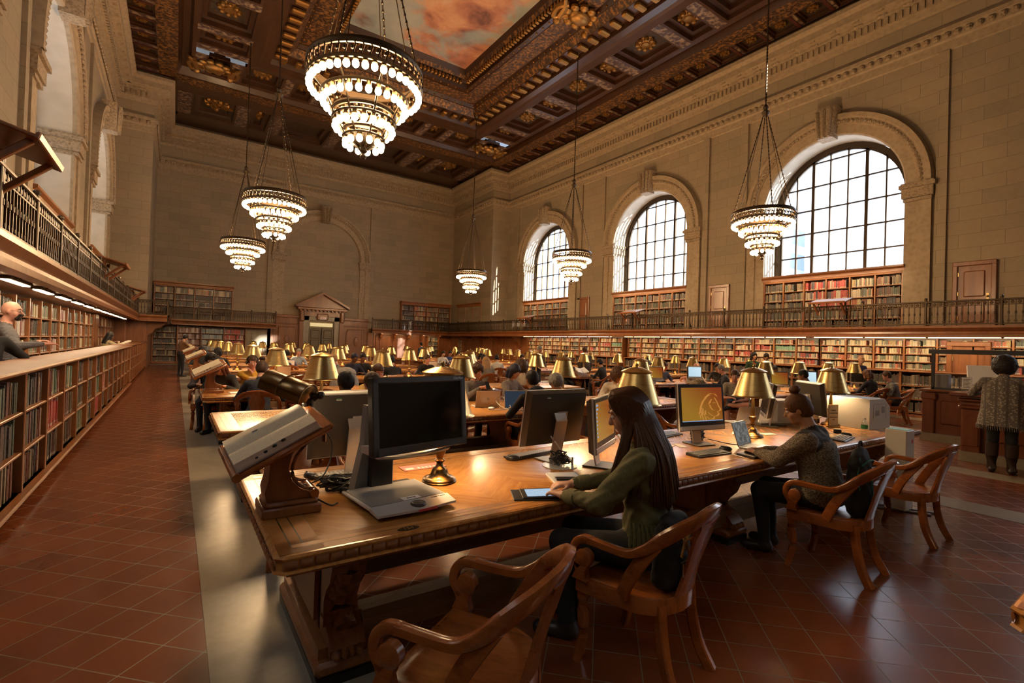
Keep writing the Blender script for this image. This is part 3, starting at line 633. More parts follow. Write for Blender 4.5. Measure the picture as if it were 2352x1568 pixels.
part('wall_lower_panels', M['panel'], None, lambda m: [m.box(18.62, 18.7, 25.2, 36, 0, 2.3), m.box(18.62, 20.1, 8, 8.02, 0, 2.3), m.box(19.0, 19.05, -12, 30, 0, 2.4)]+[m.box(18.57, 18.62, y, y+.12, 0, 2.3) for y in (25.2, 26.6, 28.0, 29.4, 30.6, 32.2, 33.8)], 0, kind='structure').name = 'trim_61'
# ---- gallery bookcases in the window bays
k = 0
for c, lab in ((WINY[2], 'gallery bookcase below the largest arched window, many red volumes'), (WINY[3], 'gallery bookcase below the middle arched window, dark volumes'), (WINY[4], 'gallery bookcase below the small arched window next to the pier')):
    bookcase('gallery_bookcase', lab, (XR-.02, c+HW-.02, ZG), -pi/2, 2*HW-.04, [.04, .42, .80, 1.18, 1.56, 1.93], 1.93, .42, 6, [lambda r, i: ['dark', 'mixed', 'red', 'red', 'light', 'mixed'][i] if r > 1 else 'mixed', 'mixed', 'mixed'][k], base=0)
    part('window_ledge', M['reveal'], None, lambda m: m.box(XR+.3, XR+.95, c-HW, c+HW, ZG+2.1, ZS), 0, kind='structure').name = 'trim_%d' % (62+k)
    part('window_ledge', M['reveal'], None, lambda m: m.box(XL-.95, XL-.3, c-HW, c+HW, ZG, ZS), 0, kind='structure').name = 'trim_%d' % (66+k)
    bookcase('gallery_bookcase', ['bookcase on the aisle-side gallery nearest the projecting reading stand', 'bookcase on the aisle-side gallery under the tall blue-lit window', 'bookcase on the aisle-side gallery under the last tall window'][k], (XL+.02, c-HW+.02, ZG), pi/2, 2*HW-.04, [.04, .42, .80, 1.18, 1.56, 1.93], 1.93, .42, 6, 'mixed', base=0)
    k += 1
for c in WINY[:2]:
    for X, s in ((XR, 1), (XL, -1)): part('sill', M['reveal'], None, lambda m: m.box(min(X, X+.95*s), max(X, X+.95*s), c-HW, c+HW, ZG, ZS), 0, kind='structure').name = 'trim_%d' % (70+k); k += 1
bookcase('gallery_bookcase', 'gallery bookcase on the end wall nearest the aisle, blue-grey lower rows', (-1.1, YB-.42, ZG), 0, 4.0, [.04, .42, .80, 1.18, 1.56, 1.96], 1.96, .4, 4, lambda r, i: 'light' if r > 3 else 'dark', base=0)
bookcase('gallery_bookcase', 'gallery bookcase on the end wall, cream volumes, beyond the pedimented doorway', (14.2, YB-.42, ZG), 0, 4.1, [.04, .42, .80, 1.18, 1.56, 1.96], 1.96, .4, 4, lambda r, i: 'dark' if i in (0, 3) else 'light', base=0)
bookcase('gallery_bookcase', 'small dark gallery bookcase with a central cupboard on the corner pier', (BR-.02, 34.9, ZG), -pi/2, 3.6, [.04, .42, .80, 1.18, 1.56, 1.96], 1.96, .3, 3, lambda r, i: 'dark' if i != 1 else None, base=0)
bookcase('wall_bookcase', 'tall dark bookcase beneath the end gallery beside the aisle', (-1.1, YB-.5, 0), 0, 4.8, [.1, .45, .8, 1.15, 1.5, 1.85, 2.2], 2.25, .45, 4, lambda r, i: ['dark', 'pinks', 'blue', 'red'][i] if r > 1 else ['dark', 'blue', 'blue', 'light'][i], cornice=False, lab=True)
bookcase('wall_bookcase', 'narrow bookcase set in the corner under the gallery', (16.4, YB-.5, 0), 0, .9, [.1, .45, .8, 1.15, 1.5, 1.85, 2.2], 2.25, .45, 1, 'dark', cornice=False)
bookcase('wall_bookcase', 'narrow pale-filled bookcase on the corner pier under the gallery', (BR-.1, 34.6, 0), -pi/2, .9, [.1, .45, .8, 1.15, 1.5, 1.85, 2.2], 2.25, .3, 1, 'light', cornice=False)
# ---------------------------------------------------------------- gallery decks and railings
XG, XGL, YG = 17.85, -1.5, 35.0
def deck(m, x0, x1, y0, y1): m.box(x0, x1, y0, y1, 2.34, ZG)
kd = 80
for nme, rect, fas in (('r', (XG+.12, XR, YF, YB), [((XG, YF), (XG, YB), 1)]), ('l', (XL, XGL-.12, YF, YB), [((XGL, 29.2), (XGL, YF), 1)]), ('b1', (BL-.3, 5.3, YG+.12, YB), [((5.37, YG), (-.2, YG), 1)]), ('b2', (11.8, BR, YG+.12, YB), [((XG, YG), (11.75, YG), 1)]), ('j', (XGL-.1, -.4, 29.3, YB), [((-.35, YG), (-.35, 29.2), 1), ((-.35, 29.2), (-1.5, 29.2), 1)])):
    part('deck', M['panel'], None, lambda m: deck(m, *rect), 0, kind='structure').name = 'trim_%d' % kd; kd += 1
    for a, b, s in fas:
        sweep('trim_%d' % kd, [a, b], [(-.12, 2.30), (.06, 2.30), (.06, 2.38), (.02, 2.40), (.0, 2.46), (.04, 2.50), (.09, 2.56), (.09, 2.62), (-.12, 2.62)], M['panel'], -1); kd += 1
def railing(label, a, b, n, group=None, ornate=False):
    L = hypot(b[0]-a[0], b[1]-a[1]); ang = atan2(b[1]-a[1], b[0]-a[0]); t = thing('gallery_railing', label, 'railing', (a[0], a[1], ZG), ang, group)
    part('handrail', M['iron'], t, lambda m: [m.bbox(0, L, -.035, .035, .66, .71, .012), m.box(0, L, -.015, .015, .54, .56), m.box(0, L, -.02, .02, .03, .07)], 0)
    w = L/n
    def panel(m, x0):
        nb = max(3, int(w/.125))
        for i in range(1, nb):
            x = x0+w*i/nb; m.box(x-.011, x+.011, -.011, .011, .05, .66); m.bbox(x-.02, x+.02, -.02, .02, .30, .38, .01)
            m.box(x-.03, x+.03, -.008, .008, .10, .14)
        for i in range(nb): x = x0+w*(i+.5)/nb; m.lathe([(.03, -.008), (.045, 0), (.03, .008)], 8, (0, 0, 0), Matrix.Translation((x, 0, .61)) @ Matrix.Rotation(pi/2, 4, 'X'))
    p0 = part('baluster_panel', M['iron'], t, lambda m: panel(m, 0), 0)
    for i in range(1, n):
        p = p0.copy(); COL.objects.link(p); own(p, t); p.location = (w*i, 0, 0)
    def post(m):
        m.bbox(-.03, .03, -.03, .03, -.02, .76, .01); m.ball((0, 0, .77), .045, 8, 5)
        m.tube(spl([(0, .0, .45), (0, .07, .2), (0, .16, .0), (0, .20, -.12), (0, .13, -.20)], 5), [.022]*8+[.03]*8+[.04]*5, 6)
        m.bbox(-.05, .05, .08, .2, -.28, -.02, .03); m.bbox(-.035, .035, .10, .18, -.34, -.27, .02)
        if ornate:
            for i in range(7): m.ball((0, .02+.02*i, .55-.09*i), .032, 6, 4)
    q0 = part('post', M['iron'], t, post)
    for i in range(1, n+1):
        q = q0.copy(); COL.objects.link(q); own(q, t); q.location = (w*i, 0, 0)
    return t
railing('long bronze gallery railing in front of the arched windows', (XG, 34.9), (XG, 34.9-1.58*28), 28)
railing('ornate bronze gallery railing above the low aisle bookcase', (XGL, -10.4), (XGL, 29.0), 25, None, True).rotation_euler = (0, 0, pi/2)
for o in SC.objects:
    pass
railing('short pale gallery railing on the balcony over the pier by the aisle', (-1.5, 29.2), (-.35, 29.2), 1)
railing('railing along the side of the small balcony by the aisle pier', (-.35, 29.25), (-.35, 34.9), 3)
railing('gallery railing in front of the end-wall bookcase near the aisle', (-.3, YG), (5.35, YG), 4)
railing('gallery railing on the end wall beyond the pedimented doorway', (11.75, YG), (17.8, YG), 4)
# brackets beneath the galleries
def corbel(m): m.loft([[(x, y, z) for y, z in ((0, 0), (.75, 0), (.75, -.08), (.6, -.14), (.5, -.3), (.3, -.36), (.22, -.55), (.08, -.62), (.0, -.75))] for x in (-.07, .07)], True, True)
ko = 0
for (x, y, a) in [(18.62, y, pi/2) for y in (26.0, 28.7, 31.0, 33.2)]+[(x, YB-.02, pi) for x in (12.6, 13.7, 14.8, 15.9, 17.3)]+[(BL+.06, 30.1, -pi/2), (BL+.06, 33, -pi/2)]:
    t = part('bracket', M['panel'], None, corbel, 0, kind='structure'); t.name = 'trim_%d' % (120+ko); t.location = (x, y, 2.32); t.rotation_euler = (0, 0, a); ko += 1
# light strips under the galleries (fluorescent battens along the shelf fronts)
for i in range(12):
    part('shelf_light', [M['iron'], M['lampbulb']], None, lambda m: [m.box(-1.86, -1.74, 7+1.7*i, 8.2+1.7*i, 2.30, 2.335), setattr(m, 'cm', 1), m.box(-1.84, -1.76, 7.05+1.7*i, 8.15+1.7*i, 2.285, 2.30)], 0, label='slim strip light under the side gallery, %s from the near end of its row' % ordw(i+1), cat='light', group='strip lights under the side gallery')
# ---------------------------------------------------------------- doors at gallery level and on the end wall
def pdoor(n, X, yc, w, h, z, axis='x'):
    d = bpy.data.objects.new('door_%d' % n, None); COL.objects.link(d); d.location = (X, yc, z); d['kind'] = 'structure'; d.rotation_euler = (0, 0, -pi/2)
    part('door_frame', M['panel'], d, lambda m: [m.bbox(-w/2, -w/2+.13, -.06, .05, 0, h, .02), m.bbox(w/2-.13, w/2, -.06, .05, 0, h, .02), m.bbox(-w/2, w/2, -.07, .05, h-.14, h, .02)], kind='structure')
    part('door_leaf', M['panel'], d, lambda m: [m.box(-w/2+.1, w/2-.1, -.01, .04, 0, h-.1), m.bbox(-w/2+.26, w/2-.26, -.04, .03, 1.0, h-.3, .03), m.bbox(-w/2+.26, w/2-.26, -.04, .03, .2, .85, .03)], kind='structure')
    part('door_handle', M['brasspole'], d, lambda m: [m.box(w/2-.23, w/2-.17, -.03, 0, .9, 1.1), m.ball((w/2-.2, -.06, 1.0), .035)], kind='structure')
    part('hinge', M['brasspole'], d, lambda m: [m.box(-w/2+.11, -w/2+.15, -.035, 0, z2, z2+.12) for z2 in (.3, 1.05, 1.65)], 0, kind='structure')
for i, y in enumerate((4.33, 12.87, 21.75)): pdoor(i+1, XR-.02, y, 1.02, 2.1, ZG)
pdoor(4, 18.6, 4.1, .95, 2.2, .0)
def wains(m):
    z1 = 3.2
    for x0, x1 in ((5.4, 7.0), (9.95, 11.7)):
        m.box(x0, x1, YB-.12, YB, 0, z1); m.bbox(x0-.02, x1+.02, YB-.2, YB, z1-.1, z1+.12, .03); m.bbox(x0+.25, x1-.25, YB-.17, YB, .4, 2.5, .04)
        m.bbox(x0, x1, YB-.16, YB, 2.66, 2.74, .02)
    m.box(2.9, 3.7, YB-.1, YB, 0, 2.3); m.box(5.0, 5.45, YB-.1, YB, 0, 2.3)
    m.box(11.7, 16.4, YB-.12, YB, 0, 2.34); m.box(17.3, BR, YB-.12, YB, 0, 2.34)
    m.bbox(12.3, 13.5, YB-.2, YB, 0, 2.2, .03); m.bbox(12.6, 13.2, YB-.24, YB, .3, 1.9, .03)
    for x in (10.2, 11.3, 11.75, 12.2, 13.7, 14.8, 15.9): m.box(x-.06, x+.06, YB-.2, YB, 0, 2.34)
    for x in (6.2, 10.85):
        m.ball((x, YB-.17, 1.6), .22, 10, 6, (.8, .3, 1.6))
part('wainscot', M['panel'], None, wains, 0, kind='structure').name = 'trim_140'
def doorcase(m):
    m.box(6.95, 7.2, YB-.35, YB, 0, 3.4); m.box(9.6, 9.9, YB-.35, YB, 0, 3.4); m.box(6.95, 9.9, YB-.35, YB, 3.3, 3.75); m.bbox(6.75, 10.1, YB-.6, YB, 3.7, 3.9, .05)
    for x in (7.08, 9.76): m.bbox(x-.14, x+.14, YB-.5, YB, 2.9, 3.7, .06)
    m.loft([[(x, y, z) for x, z in ((6.7, 3.9), (10.15, 3.9), (8.42, 4.85))] for y in (YB-.3, YB)], True, True)
    for s in (-1, 1): m.loft([[(8.42+s*a, y, z) for a, z in ((1.8, 3.88), (1.8, 4.02), (0, 5.0), (0, 4.82))] for y in (YB-.62, YB)], True, True)
    for i in range(12): m.box(6.9+i*.26, 7.0+i*.26, YB-.58, YB, 3.62, 3.72)
    m.bbox(8.05, 8.8, YB-.45, YB-.2, 3.05, 3.5, .06)
part('doorcase', M['panel'], None, doorcase, 0, kind='structure').name = 'trim_141'
part('door_surround', M['marble'], None, lambda m: [m.box(7.2, 7.56, YB-.25, YB, 0, 3.3), m.box(9.27, 9.6, YB-.25, YB, 0, 3.3), m.box(7.2, 9.6, YB-.25, YB, 3.0, 3.3), m.box(3.7, 5.0, YB-.14, YB, 0, 2.3), m.bbox(4.05, 4.65, YB-.2, YB, 0, 1.95, .03)], 0, kind='structure').name = 'trim_142'
d5 = bpy.data.objects.new('door_5', None); COL.objects.link(d5); d5['kind'] = 'structure'; d5.location = (8.42, YB-.1, 0)
M['bronzedoor'] = plain('bronze_door', (.09, .07, .045), .4, .4)
part('door_leaf', M['bronzedoor'], d5, lambda m: [m.bbox(-.85, -.02, -.04, .05, 0, 2.5, .02), m.bbox(.02, .85, -.04, .05, 0, 2.5, .02)]+[m.bbox(s*.43-.28, s*.43+.28, -.07, .02, z, z+.6, .03) for s in (-1, 1) for z in (.3, 1.05, 1.75)], 0, kind='structure')
part('door_light', emis('transom_light', (.75, .55, .25), .5), d5, lambda m: m.box(-.75, .75, -.05, .05, 2.6, 2.85), 0, kind='structure')
def wallclock(m): m.lathe([(.28, 0), (.3, -.05), (.25, -.08), (.01, -.08)], 24, (0, 0, 0), Matrix.Translation((11.55, YB-.2, 2.6)) @ Matrix.Rotation(-pi/2, 4, 'X'))
# exit sign over the door
es = thing('exit_sign', 'small red and white exit sign under the pediment of the bronze doors', 'sign', (8.42, YB-.47, 3.08))
part('case', M['white'], es, lambda m: m.bbox(-.22, .22, -.03, .03, 0, .2, .01), 0)
def text(s, size, mat, par=None, name='lettering', loc=(0, 0, 0), rot=(pi/2, 0, 0), ext=.001, kind=None):
    c = bpy.data.curves.new(name, 'FONT'); c.body = s; c.size = size; c.extrude = ext; c.align_x = 'CENTER'; c.align_y = 'CENTER'; c.materials.append(mat)
    o = bpy.data.objects.new(name, c); dg = bpy.context.evaluated_depsgraph_get(); COL.objects.link(o); bpy.context.view_layer.update()
    me = bpy.data.meshes.new_from_object(o.evaluated_get(bpy.context.evaluated_depsgraph_get())); bpy.data.objects.remove(o)
    o = bpy.data.objects.new(name, me); COL.objects.link(o); me.materials.clear(); me.materials.append(mat)
    if par: own(o, par)
    o.location = loc; o.rotation_euler = rot; return o
text('EXIT', .17, M['red'], es, 'lettering', (0, -.033, .1))
# reading stands projecting from the gallery rails
def stand(label, x, y, a, s=1.0):
    t = thing('reading_stand', label, 'reading stand', (x, y, ZG+.71), a)
    part('board', M['panel'], t, lambda m: m.bbox(-.55, .55, -.25, .38, 0, .04, .012, TR((0, .05, .15), -.28)), 0)
    part('ledge', M['panel'], t, lambda m: m.bbox(-.55, .55, .36, .40, 0, .07, .01, TR((0, .05, .15), -.28)), 0)
    for s2 in (-1, 1): part('strut', M['panel'], t, lambda m: [m.tube([(s2*.4, -.02, -.3), (s2*.4, .36, .06)], .03, 4, flat=True), m.tube([(s2*.4, 0, -.3), (s2*.4, 0, .14)], .028, 4, flat=True)], 0)
stand('slanted wooden reading stand jutting from the aisle-side gallery, large and closest', XGL, 6.6, -pi/2)
stand('slanted wooden reading stand on the aisle-side gallery, between the lit panels', XGL, 16.2, -pi/2)
stand('small slanted reading stand on the aisle-side gallery near the balcony', XGL, 25.2, -pi/2)
stand('wooden reading stand on the gallery rail before the red books', XG, 7.35, pi/2)
stand('wooden reading stand on the gallery rail below the middle window', XG, 15.9, pi/2)
stand('wooden reading stand on the gallery rail near the corner pier', XG, 24.3, pi/2)

for i, (y, L) in enumerate(((5.0, 6.0), (12.4, 8.4), (21.2, 7.6))):
    part('shelf_light', [M['iron'], M['lampbulb']], None, lambda m: [m.box(18.02, 18.12, y-L/2, y+L/2, 2.30, 2.335), setattr(m, 'cm', 1), m.box(18.04, 18.10, y-L/2+.05, y+L/2-.05, 2.285, 2.30)], 0, label='long strip light over the wall bookcase %s' % ('behind the information desk', 'below the middle window', 'beside the corner pier')[i], cat='light')
    l = light('strip_glow', 'AREA', (18.05, y, 2.28), 38, (1, .72, .40), shape='RECTANGLE', size=.08, size_y=L); l.rotation_euler = (0, radians(-35), 0)
for i in range(2):
    l = light('strip_glow', 'AREA', (-1.8, 10.0+8*i, 2.28), 36, (1, .78, .50), shape='RECTANGLE', size=.08, size_y=8); l.rotation_euler = (0, radians(30), 0)
l = light('end_wall_glow', 'AREA', (14.8, 35.0, 2.28), 20, (1, .62, .28), shape='RECTANGLE', size=5, size_y=.08); l.rotation_euler = (radians(25), 0, 0)
for c in WINY[2:]:
    l = light('case_glow', 'AREA', (19.75, c, 4.62), 14, (1, .72, .42), shape='RECTANGLE', size=.06, size_y=4.4); l.rotation_euler = (0, radians(-25), 0)
# ---------------------------------------------------------------- reading table
TL, TW, TH = 7.5, 1.43, .76
def lobes(m, L, Wd, z0, z1, step=.062):
    for a, b, sx, sy in ((L, Wd, 1, 0), (Wd, L, 0, 1)):
        n = int((a-.06)/step)
        for i in range(n):
            u = -a/2+.03+(a-.06)*(i+.5)/n; h = (a-.06)/n/2*.94
            for s in (-1, 1):
                v = s*b/2
                pts = [(-h, -.004), (-h*.8, .007), (-h*.2, .012), (h*.5, .012), (h*.9, .006), (h, -.004)]
                rs = []
                for z, k in ((z0, .2), (z0+.012, .9), (z1-.012, 1), (z1, .3)):
                    rs.append([(u+p, v+s*q*k, z) if sx else (v+s*q*k, u+p, z) for p, q in pts])
                m.loft(rs, closed=False)
def make_table(label, first=None, loc=(0, 0, 0), rz=0, detail=True):
    t = thing('reading_table', label, 'table', loc, rz, 'long oak reading tables')
    L, Wd = TL, TW
    def top(m):
        b = .012; x, y = L/2, Wd/2
        def ring(d, z, c=.035):
            X, Y = x-d, y-d; return [(-X+c, -Y, z), (X-c, -Y, z), (X, -Y+c, z), (X, Y-c, z), (X-c, Y, z), (-X+c, Y, z), (-X, Y-c, z), (-X, -Y+c, z)]
        m.loft([ring(.03, .675), ring(.008, .678), ring(.0, .684), ring(.004, .694), ring(.012, .697), ring(.012, .735), ring(.004, .738), ring(.0, .748), ring(.008, .758), ring(.016, .76)], True, True)
    part('tabletop', M['parquet'], t, top, 30)
    def border(m):
        e = .0008; zz = TH+e
        def strip(x0, x1, y0, y1): m.box(x0, x1, y0, y1, zz-.001, zz+.0004)
        for s in (-1, 1):
            strip(-L/2+.02, L/2-.02, *sorted((s*(Wd/2-.02), s*(Wd/2-.16))))
            strip(*sorted((s*(L/2-.02), s*(L/2-.2))), -Wd/2+.02, Wd/2-.02)
    part('border', M['oakend'], t, border, 0)
    def inlay(m):
        zz = TH+.0014
        def ln(x0, x1, y0, y1): m.box(x0, x1, y0, y1, zz-.001, zz)
        for s in (-1, 1):
            for d, w in ((.075, .0022), (.115, .0022)): ln(-L/2+.08, L/2-.08, *sorted((s*(Wd/2-d), s*(Wd/2-d-w))))
            for d, w in ((.075, .006), (.125, .006)): ln(*sorted((s*(L/2-d), s*(L/2-d-w))), -Wd/2+.085, Wd/2-.085)
            ln(*sorted((s*(L/2-.2), s*(L/2-.2015))), -Wd/2+.16, Wd/2-.16); ln(-L/2+.2, L/2-.2, *sorted((s*(Wd/2-.16), s*(Wd/2-.1615))))
            for q in (-1, 1): m.add([(s*(L/2-.1)+a, q*(Wd/2-.095)+b, zz) for a, b in ((.019, 0), (0, .014), (-.019, 0), (0, -.014))], [(0, 1, 2, 3)])
        pass
    part('inlay', M['inlay'], t, inlay, 0)
    part('pale_banding', M['oaktop'], t, lambda m: [m.box(-L/2+.08, L/2-.08, *sorted((s*(Wd/2-.078), s*(Wd/2-.114))), TH, TH+.0016) for s in (-1, 1)], 0)
    if detail:
        part('carved_edge', M['oakleg'], t, lambda m: lobes(m, L, Wd-.02, .698, .736), 40)
        def bead(m):
            for s in (-1, 1):
                for yy in (Wd/2-.03,): m.tube([(-L/2+.05, s*yy, .671), (L/2-.05, s*yy, .671)], .008, 6)
        part('bead_moulding', M['chair'], t, bead)
    def tres(m):
        m.cm = 0; m.box(-.13, .13, -.44, .44, .11, .17); m.bbox(-.15, .15, -.49, .49, .05, .12, .02)
        m.box(-.085, .085, -.27, .27, .15, .68); m.box(-.105, -.085, -.22, .22, .2, .62); m.box(.085, .105, -.22, .22, .2, .62)
        m.bbox(-.14, .14, -.5, .5, .63, .68, .015)
        prof = [(-.24, .17), (-.47, .13), (-.485, .17), (-.44, .22), (-.37, .245), (-.335, .28), (-.33, .34), (-.37, .41), (-.43, .47), (-.46, .54), (-.465, .6), (-.44, .66), (-.24, .68)]
        for s in (-1, 1):
            m.loft([[(x, s*y, z) for y, z in prof] for x in (-.085, .085)], True, True)
            m.cm = 2
            m.tube([(0, s*(-y-.0), z) for y, z in [(p[0]+.012, p[1]) for p in prof[3:12]]], .062, 8)
            for y, z, r in ((.45, .62, .05), (.46, .55, .045), (.43, .48, .042), (.40, .43, .04), (.36, .38, .04)):
                for dx in (-.03, .03): m.ball((dx, s*y, z), r, 8, 6, (1, .7, 1))
            for dx in (-.055, -.018, .018, .055): m.ball((dx, s*.475, .145), .032, 8, 6, (.7, 1.2, .9))
            m.cm = 0; m.box(-.095, .095, *sorted((s*.31, s*.375)), .235, .275)
        m.cm = 1; m.box(-.145, .145, -.485, .485, 0, .05); m.cm = 0
    tr0 = None
    for i, x in enumerate((-L/2+.38, 0, L/2-.38)):
        if tr0 is None: tr0 = part('trestle', [M['oakleg'], M['black'], M['oakcarve']], t, tres, 40); tr0.location = (x, 0, 0)
        else:
            o = tr0.copy(); COL.objects.link(o); own(o, t); o.location = (x, 0, 0)
    for s in (-1, 1):
        part('foot_rail', M['beam'], t, lambda m: m.loft([[(x, s*.27, .14), (x, s*.42, .14), (x, s*.42, .24), (x, s*.38, .27), (x, s*.27, .27)] for x in (-L/2+.47, L/2-.47)], True, True), 0)
    return t
ROWY = [-.26+3.145*i for i in range(11)]
XC = .36+TL/2
t1 = make_table('long oak reading table bearing the closed-circuit magnifier and the girl in the green jacket', None, (XC, 2.875, 0))
plate = part('number_plate', M['inlay'], t1, lambda m: m.lathe([(.001, 0), (.055, 0), (.055, .0015), (.001, .0015)], 20, (0, 0, 0), Matrix.Diagonal((1, .42, 1, 1)).to_4x4()), 0)
plate.location = (.95-XC, 2.205-2.875, TH+.0012)
text('154', .034, M['brass'], plate, 'numeral', (0, 0, .002), (0, 0, 0))
TABN = ['', '', 'second', 'third', 'fourth', 'fifth', 'sixth', 'seventh', 'eighth', 'ninth', 'tenth']
TABLES = {(0, 1): t1}
for i in range(2, 10):
    TABLES[(0, i)] = dup(t1, 'long oak reading table in the aisle-side column, %s row from the magnifier table' % ordw(i-1), (XC, ROWY[i], 0))
TABLES[(0, 0)] = dup(t1, 'oak reading table of which only a corner shows, in front of the magnifier table', (2.53+TL/2, -.28, 0))
XC2 = 14.1
for i in range(2, 10):
    TABLES[(1, i)] = dup(t1, 'long oak reading table in the window-side column, %s row past the information desk' % ordw(i-1), (XC2, ROWY[i]+.15, 0)); TABLES[(1, i)].scale = (.9, 1, 1)
for key, t in TABLES.items():
    if key != (0, 1):
        for c in list(kids(t)):
            if c.name.startswith('number_plate'):
                for g in kids(c): bpy.data.objects.remove(g)
                CH[t.name].remove(c); bpy.data.objects.remove(c)
# ---------------------------------------------------------------- oak armchair with scrolled arms
def make_chair(label, loc=(0, 0, 0), rz=0):
    t = thing('oak_armchair', label, 'chair', loc, rz, 'scroll-armed oak chairs')
    def outline(k=1.0, n=9):
        p = [(-.265*k, .235*k), (.265*k, .235*k), (.262*k, .10*k)]
        for i in range(n+1): a = -.12+(pi+.24)*i/n; p.append((.25*k*cos(a), -.045*k-.205*k*sin(a)))
        return p+[(-.262*k, .10*k)]
    def seat(m):
        o = outline(.985); m.loft([[(x, y, .415) for x, y in o], [(x, y, .45) for x, y in o], [(x*.95, y*.95, .458) for x, y in o], [(x*.7, y*.7, .448) for x, y in o], [(x*.3, y*.3, .442) for x, y in o]], True, True)
    part('seat', M['chair'], t, seat, 50)
    def apron(m):
        o, i2 = outline(1.02), outline(.90)
        m.loft([[(x, y, z) for x, y in q] for q, z in ((i2, .375), (o, .375), (o, .445), (outline(1.0), .455), (i2, .455))])
    part('apron', M['chair'], t, apron, 40)
    for s in (-1, 1):
        part('leg', M['chair'], t, lambda m: m.tube(spl([(s*.23, .205, .44), (s*.232, .215, .3), (s*.236, .205, .15), (s*.245, .235, 0)], 4), [(.026, .03)]*4+[(.024, .027)]*4+[(.021, .023)]*5, flat=True), 40)
        part('leg', M['chair'], t, lambda m: m.tube(spl([(s*.165, -.19, .42), (s*.17, -.20, .28), (s*.18, -.235, .13), (s*.195, -.30, 0)], 4), [(.023, .027)]*13, flat=True), 40)
    RAIL = [(-.285, .155, .668), (-.285, .04, .664), (-.288, -.07, .668), (-.284, -.15, .705), (-.262, -.225, .765), (-.20, -.30, .825), (-.10, -.345, .858), (0, -.36, .868)]
    RAIL = RAIL+[(-x, y, z) for x, y, z in RAIL[-2::-1]]
    def rail(m):
        pts = spl(RAIL, 5); n = len(pts); rs = []
        for i, p in enumerate(pts):
            t2 = (pts[min(i+1, n-1)]-pts[max(i-1, 0)]).normalized(); w = (p.z-.66)/.21
            out = Vector((0, 0, 1)).cross(t2).normalized()          # away from / towards the sitter
            upv = (t2.cross(out)*-1).normalized()
            hh = .020+.022*max(0, w); tt = .017+.004*(1-w)
            tilt = .35*max(0, w); a = out*cos(tilt)-upv*sin(tilt); b = upv*cos(tilt)+out*sin(tilt)
            rs.append([p+a*x*tt+b*y*hh for x, y in ((1, -.7), (1, .7), (.6, 1), (-.6, 1), (-1, .7), (-1, -.7), (-.6, -1), (.6, -1))])
        m.loft(rs, True, True)
    part('top_rail', M['chair'], t, rail, 50)
    for s in (-1, 1):
        def arm(m):
            a = spl([(s*.285, .13, .668), (s*.285, .185, .665), (s*.285, .226, .640), (s*.285, .243, .595), (s*.285, .232, .55), (s*.285, .20, .520)], 5)
            m.tube(a, [(.0205, .02)]*len(a), flat=True, up=(1, 0, 0))
            c = [(.175+.046*cos(q*pi/8), .573+.046*sin(q*pi/8)) for q in range(16)]
            m.loft([[(s*.285+d*e, y*1.0+(0.175-y)*k, z+(.573-z)*k) for y, z in c] for d, e, k in ((-.022, 1, .12), (-.018, 1, 0), (.018, 1, 0), (.022, 1, .12))], True, True)
            pr = [(.235, .535), (.15, .535), (.165, .50), (.152, .455), (.242, .455), (.222, .50)]
            m.loft([[(s*.285+d, y, z) for y, z in pr] for d in (-.02, .02)], True, True)
        part('scroll_arm', M['chair'], t, arm, 45)
        def slat(m):
            P = [Vector((s*.262, -.03, .44)), Vector((s*.274, -.08, .55)), Vector((s*.274, -.14, .65)), Vector((s*.262, -.205, .745))]
            m.tube(spl(P, 4), [(.034, .011)]*13, flat=True, up=(s, .35, 0))
        part('side_slat', M['chair'], t, slat, 40)
    def splat(m):
        rows = [(.452, .105, -.235), (.50, .09, -.245), (.56, .078, -.26), (.63, .085, -.28), (.70, .10, -.303), (.76, .105, -.322), (.80, .085, -.336), (.835, .115, -.350)]
        def ring(z, w, y): return [(x*w, y-.012*(1-abs(x)**2)+d, z) for x, d in ((-1, -.008), (-.5, -.008), (0, -.008), (.5, -.008), (1, -.008), (1, .008), (.5, .008), (0, .008), (-.5, .008), (-1, .008))]
        m.loft([ring(*r) for r in rows], True, True)
    part('splat', M['chair'], t, splat, 60)
    return t
ch1 = make_chair('empty oak armchair closest to the camera, turned seat with wood grain, by the magnifier table', (.985, 1.63, 0), radians(33))
def chair(label, x, y, rz): return dup(ch1, label, (x, y, 0), rz)
# ---------------------------------------------------------------- brass table lamp
def make_lamp(label, loc):
    t = thing('table_lamp', label, 'lamp', loc, 0, 'brass table lamps')
    part('base', M['bronze'], t, lambda m: m.lathe([(.001, 0), (.108, 0), (.112, .008), (.104, .014), (.106, .02), (.098, .028), (.09, .03), (.06, .045), (.05, .075), (.042, .09), (.025, .10), (.02, .12), (.032, .132), (.034, .14), (.02, .15), (.024, .165), (.036, .19), (.038, .215), (.02, .23)], 28), 50)
    part('stem', M['brasspole'], t, lambda m: m.lathe([(.02, .22), (.026, .24), (.022, .30), (.014, .40), (.012, .45), (.012, .66)], 14), 50)
    def shade(m):
        m.lathe([(.215, .43), (.205, .437), (.198, .45), (.122, .685), (.118, .695), (.132, .70), (.133, .708), (.105, .722), (.06, .738), (.05, .742), (.048, .738), (.1, .715), (.114, .69), (.194, .45), (.2, .438), (.211, .432)], 40, cap=False)
    part('shade', M['brass'], t, shade, 40)
    part('finial', M['brasspole'], t, lambda m: m.lathe([(.052, .738), (.02, .745), (.008, .75), (.016, .762), (.012, .775), (.001, .78)], 12), 50)
    for s in (-1, 1): part('bulb', M['lampbulb'], t, lambda m: m.ball((s*.05, 0, .56), .03, 10, 8, (1, 1, 1.5)))
    return t
lamp0 = make_lamp('brass table lamp half hidden behind the black magnifier monitor', (1.44, 2.875, TH))
LAMPS = [(1.44, 2.875, TH)]
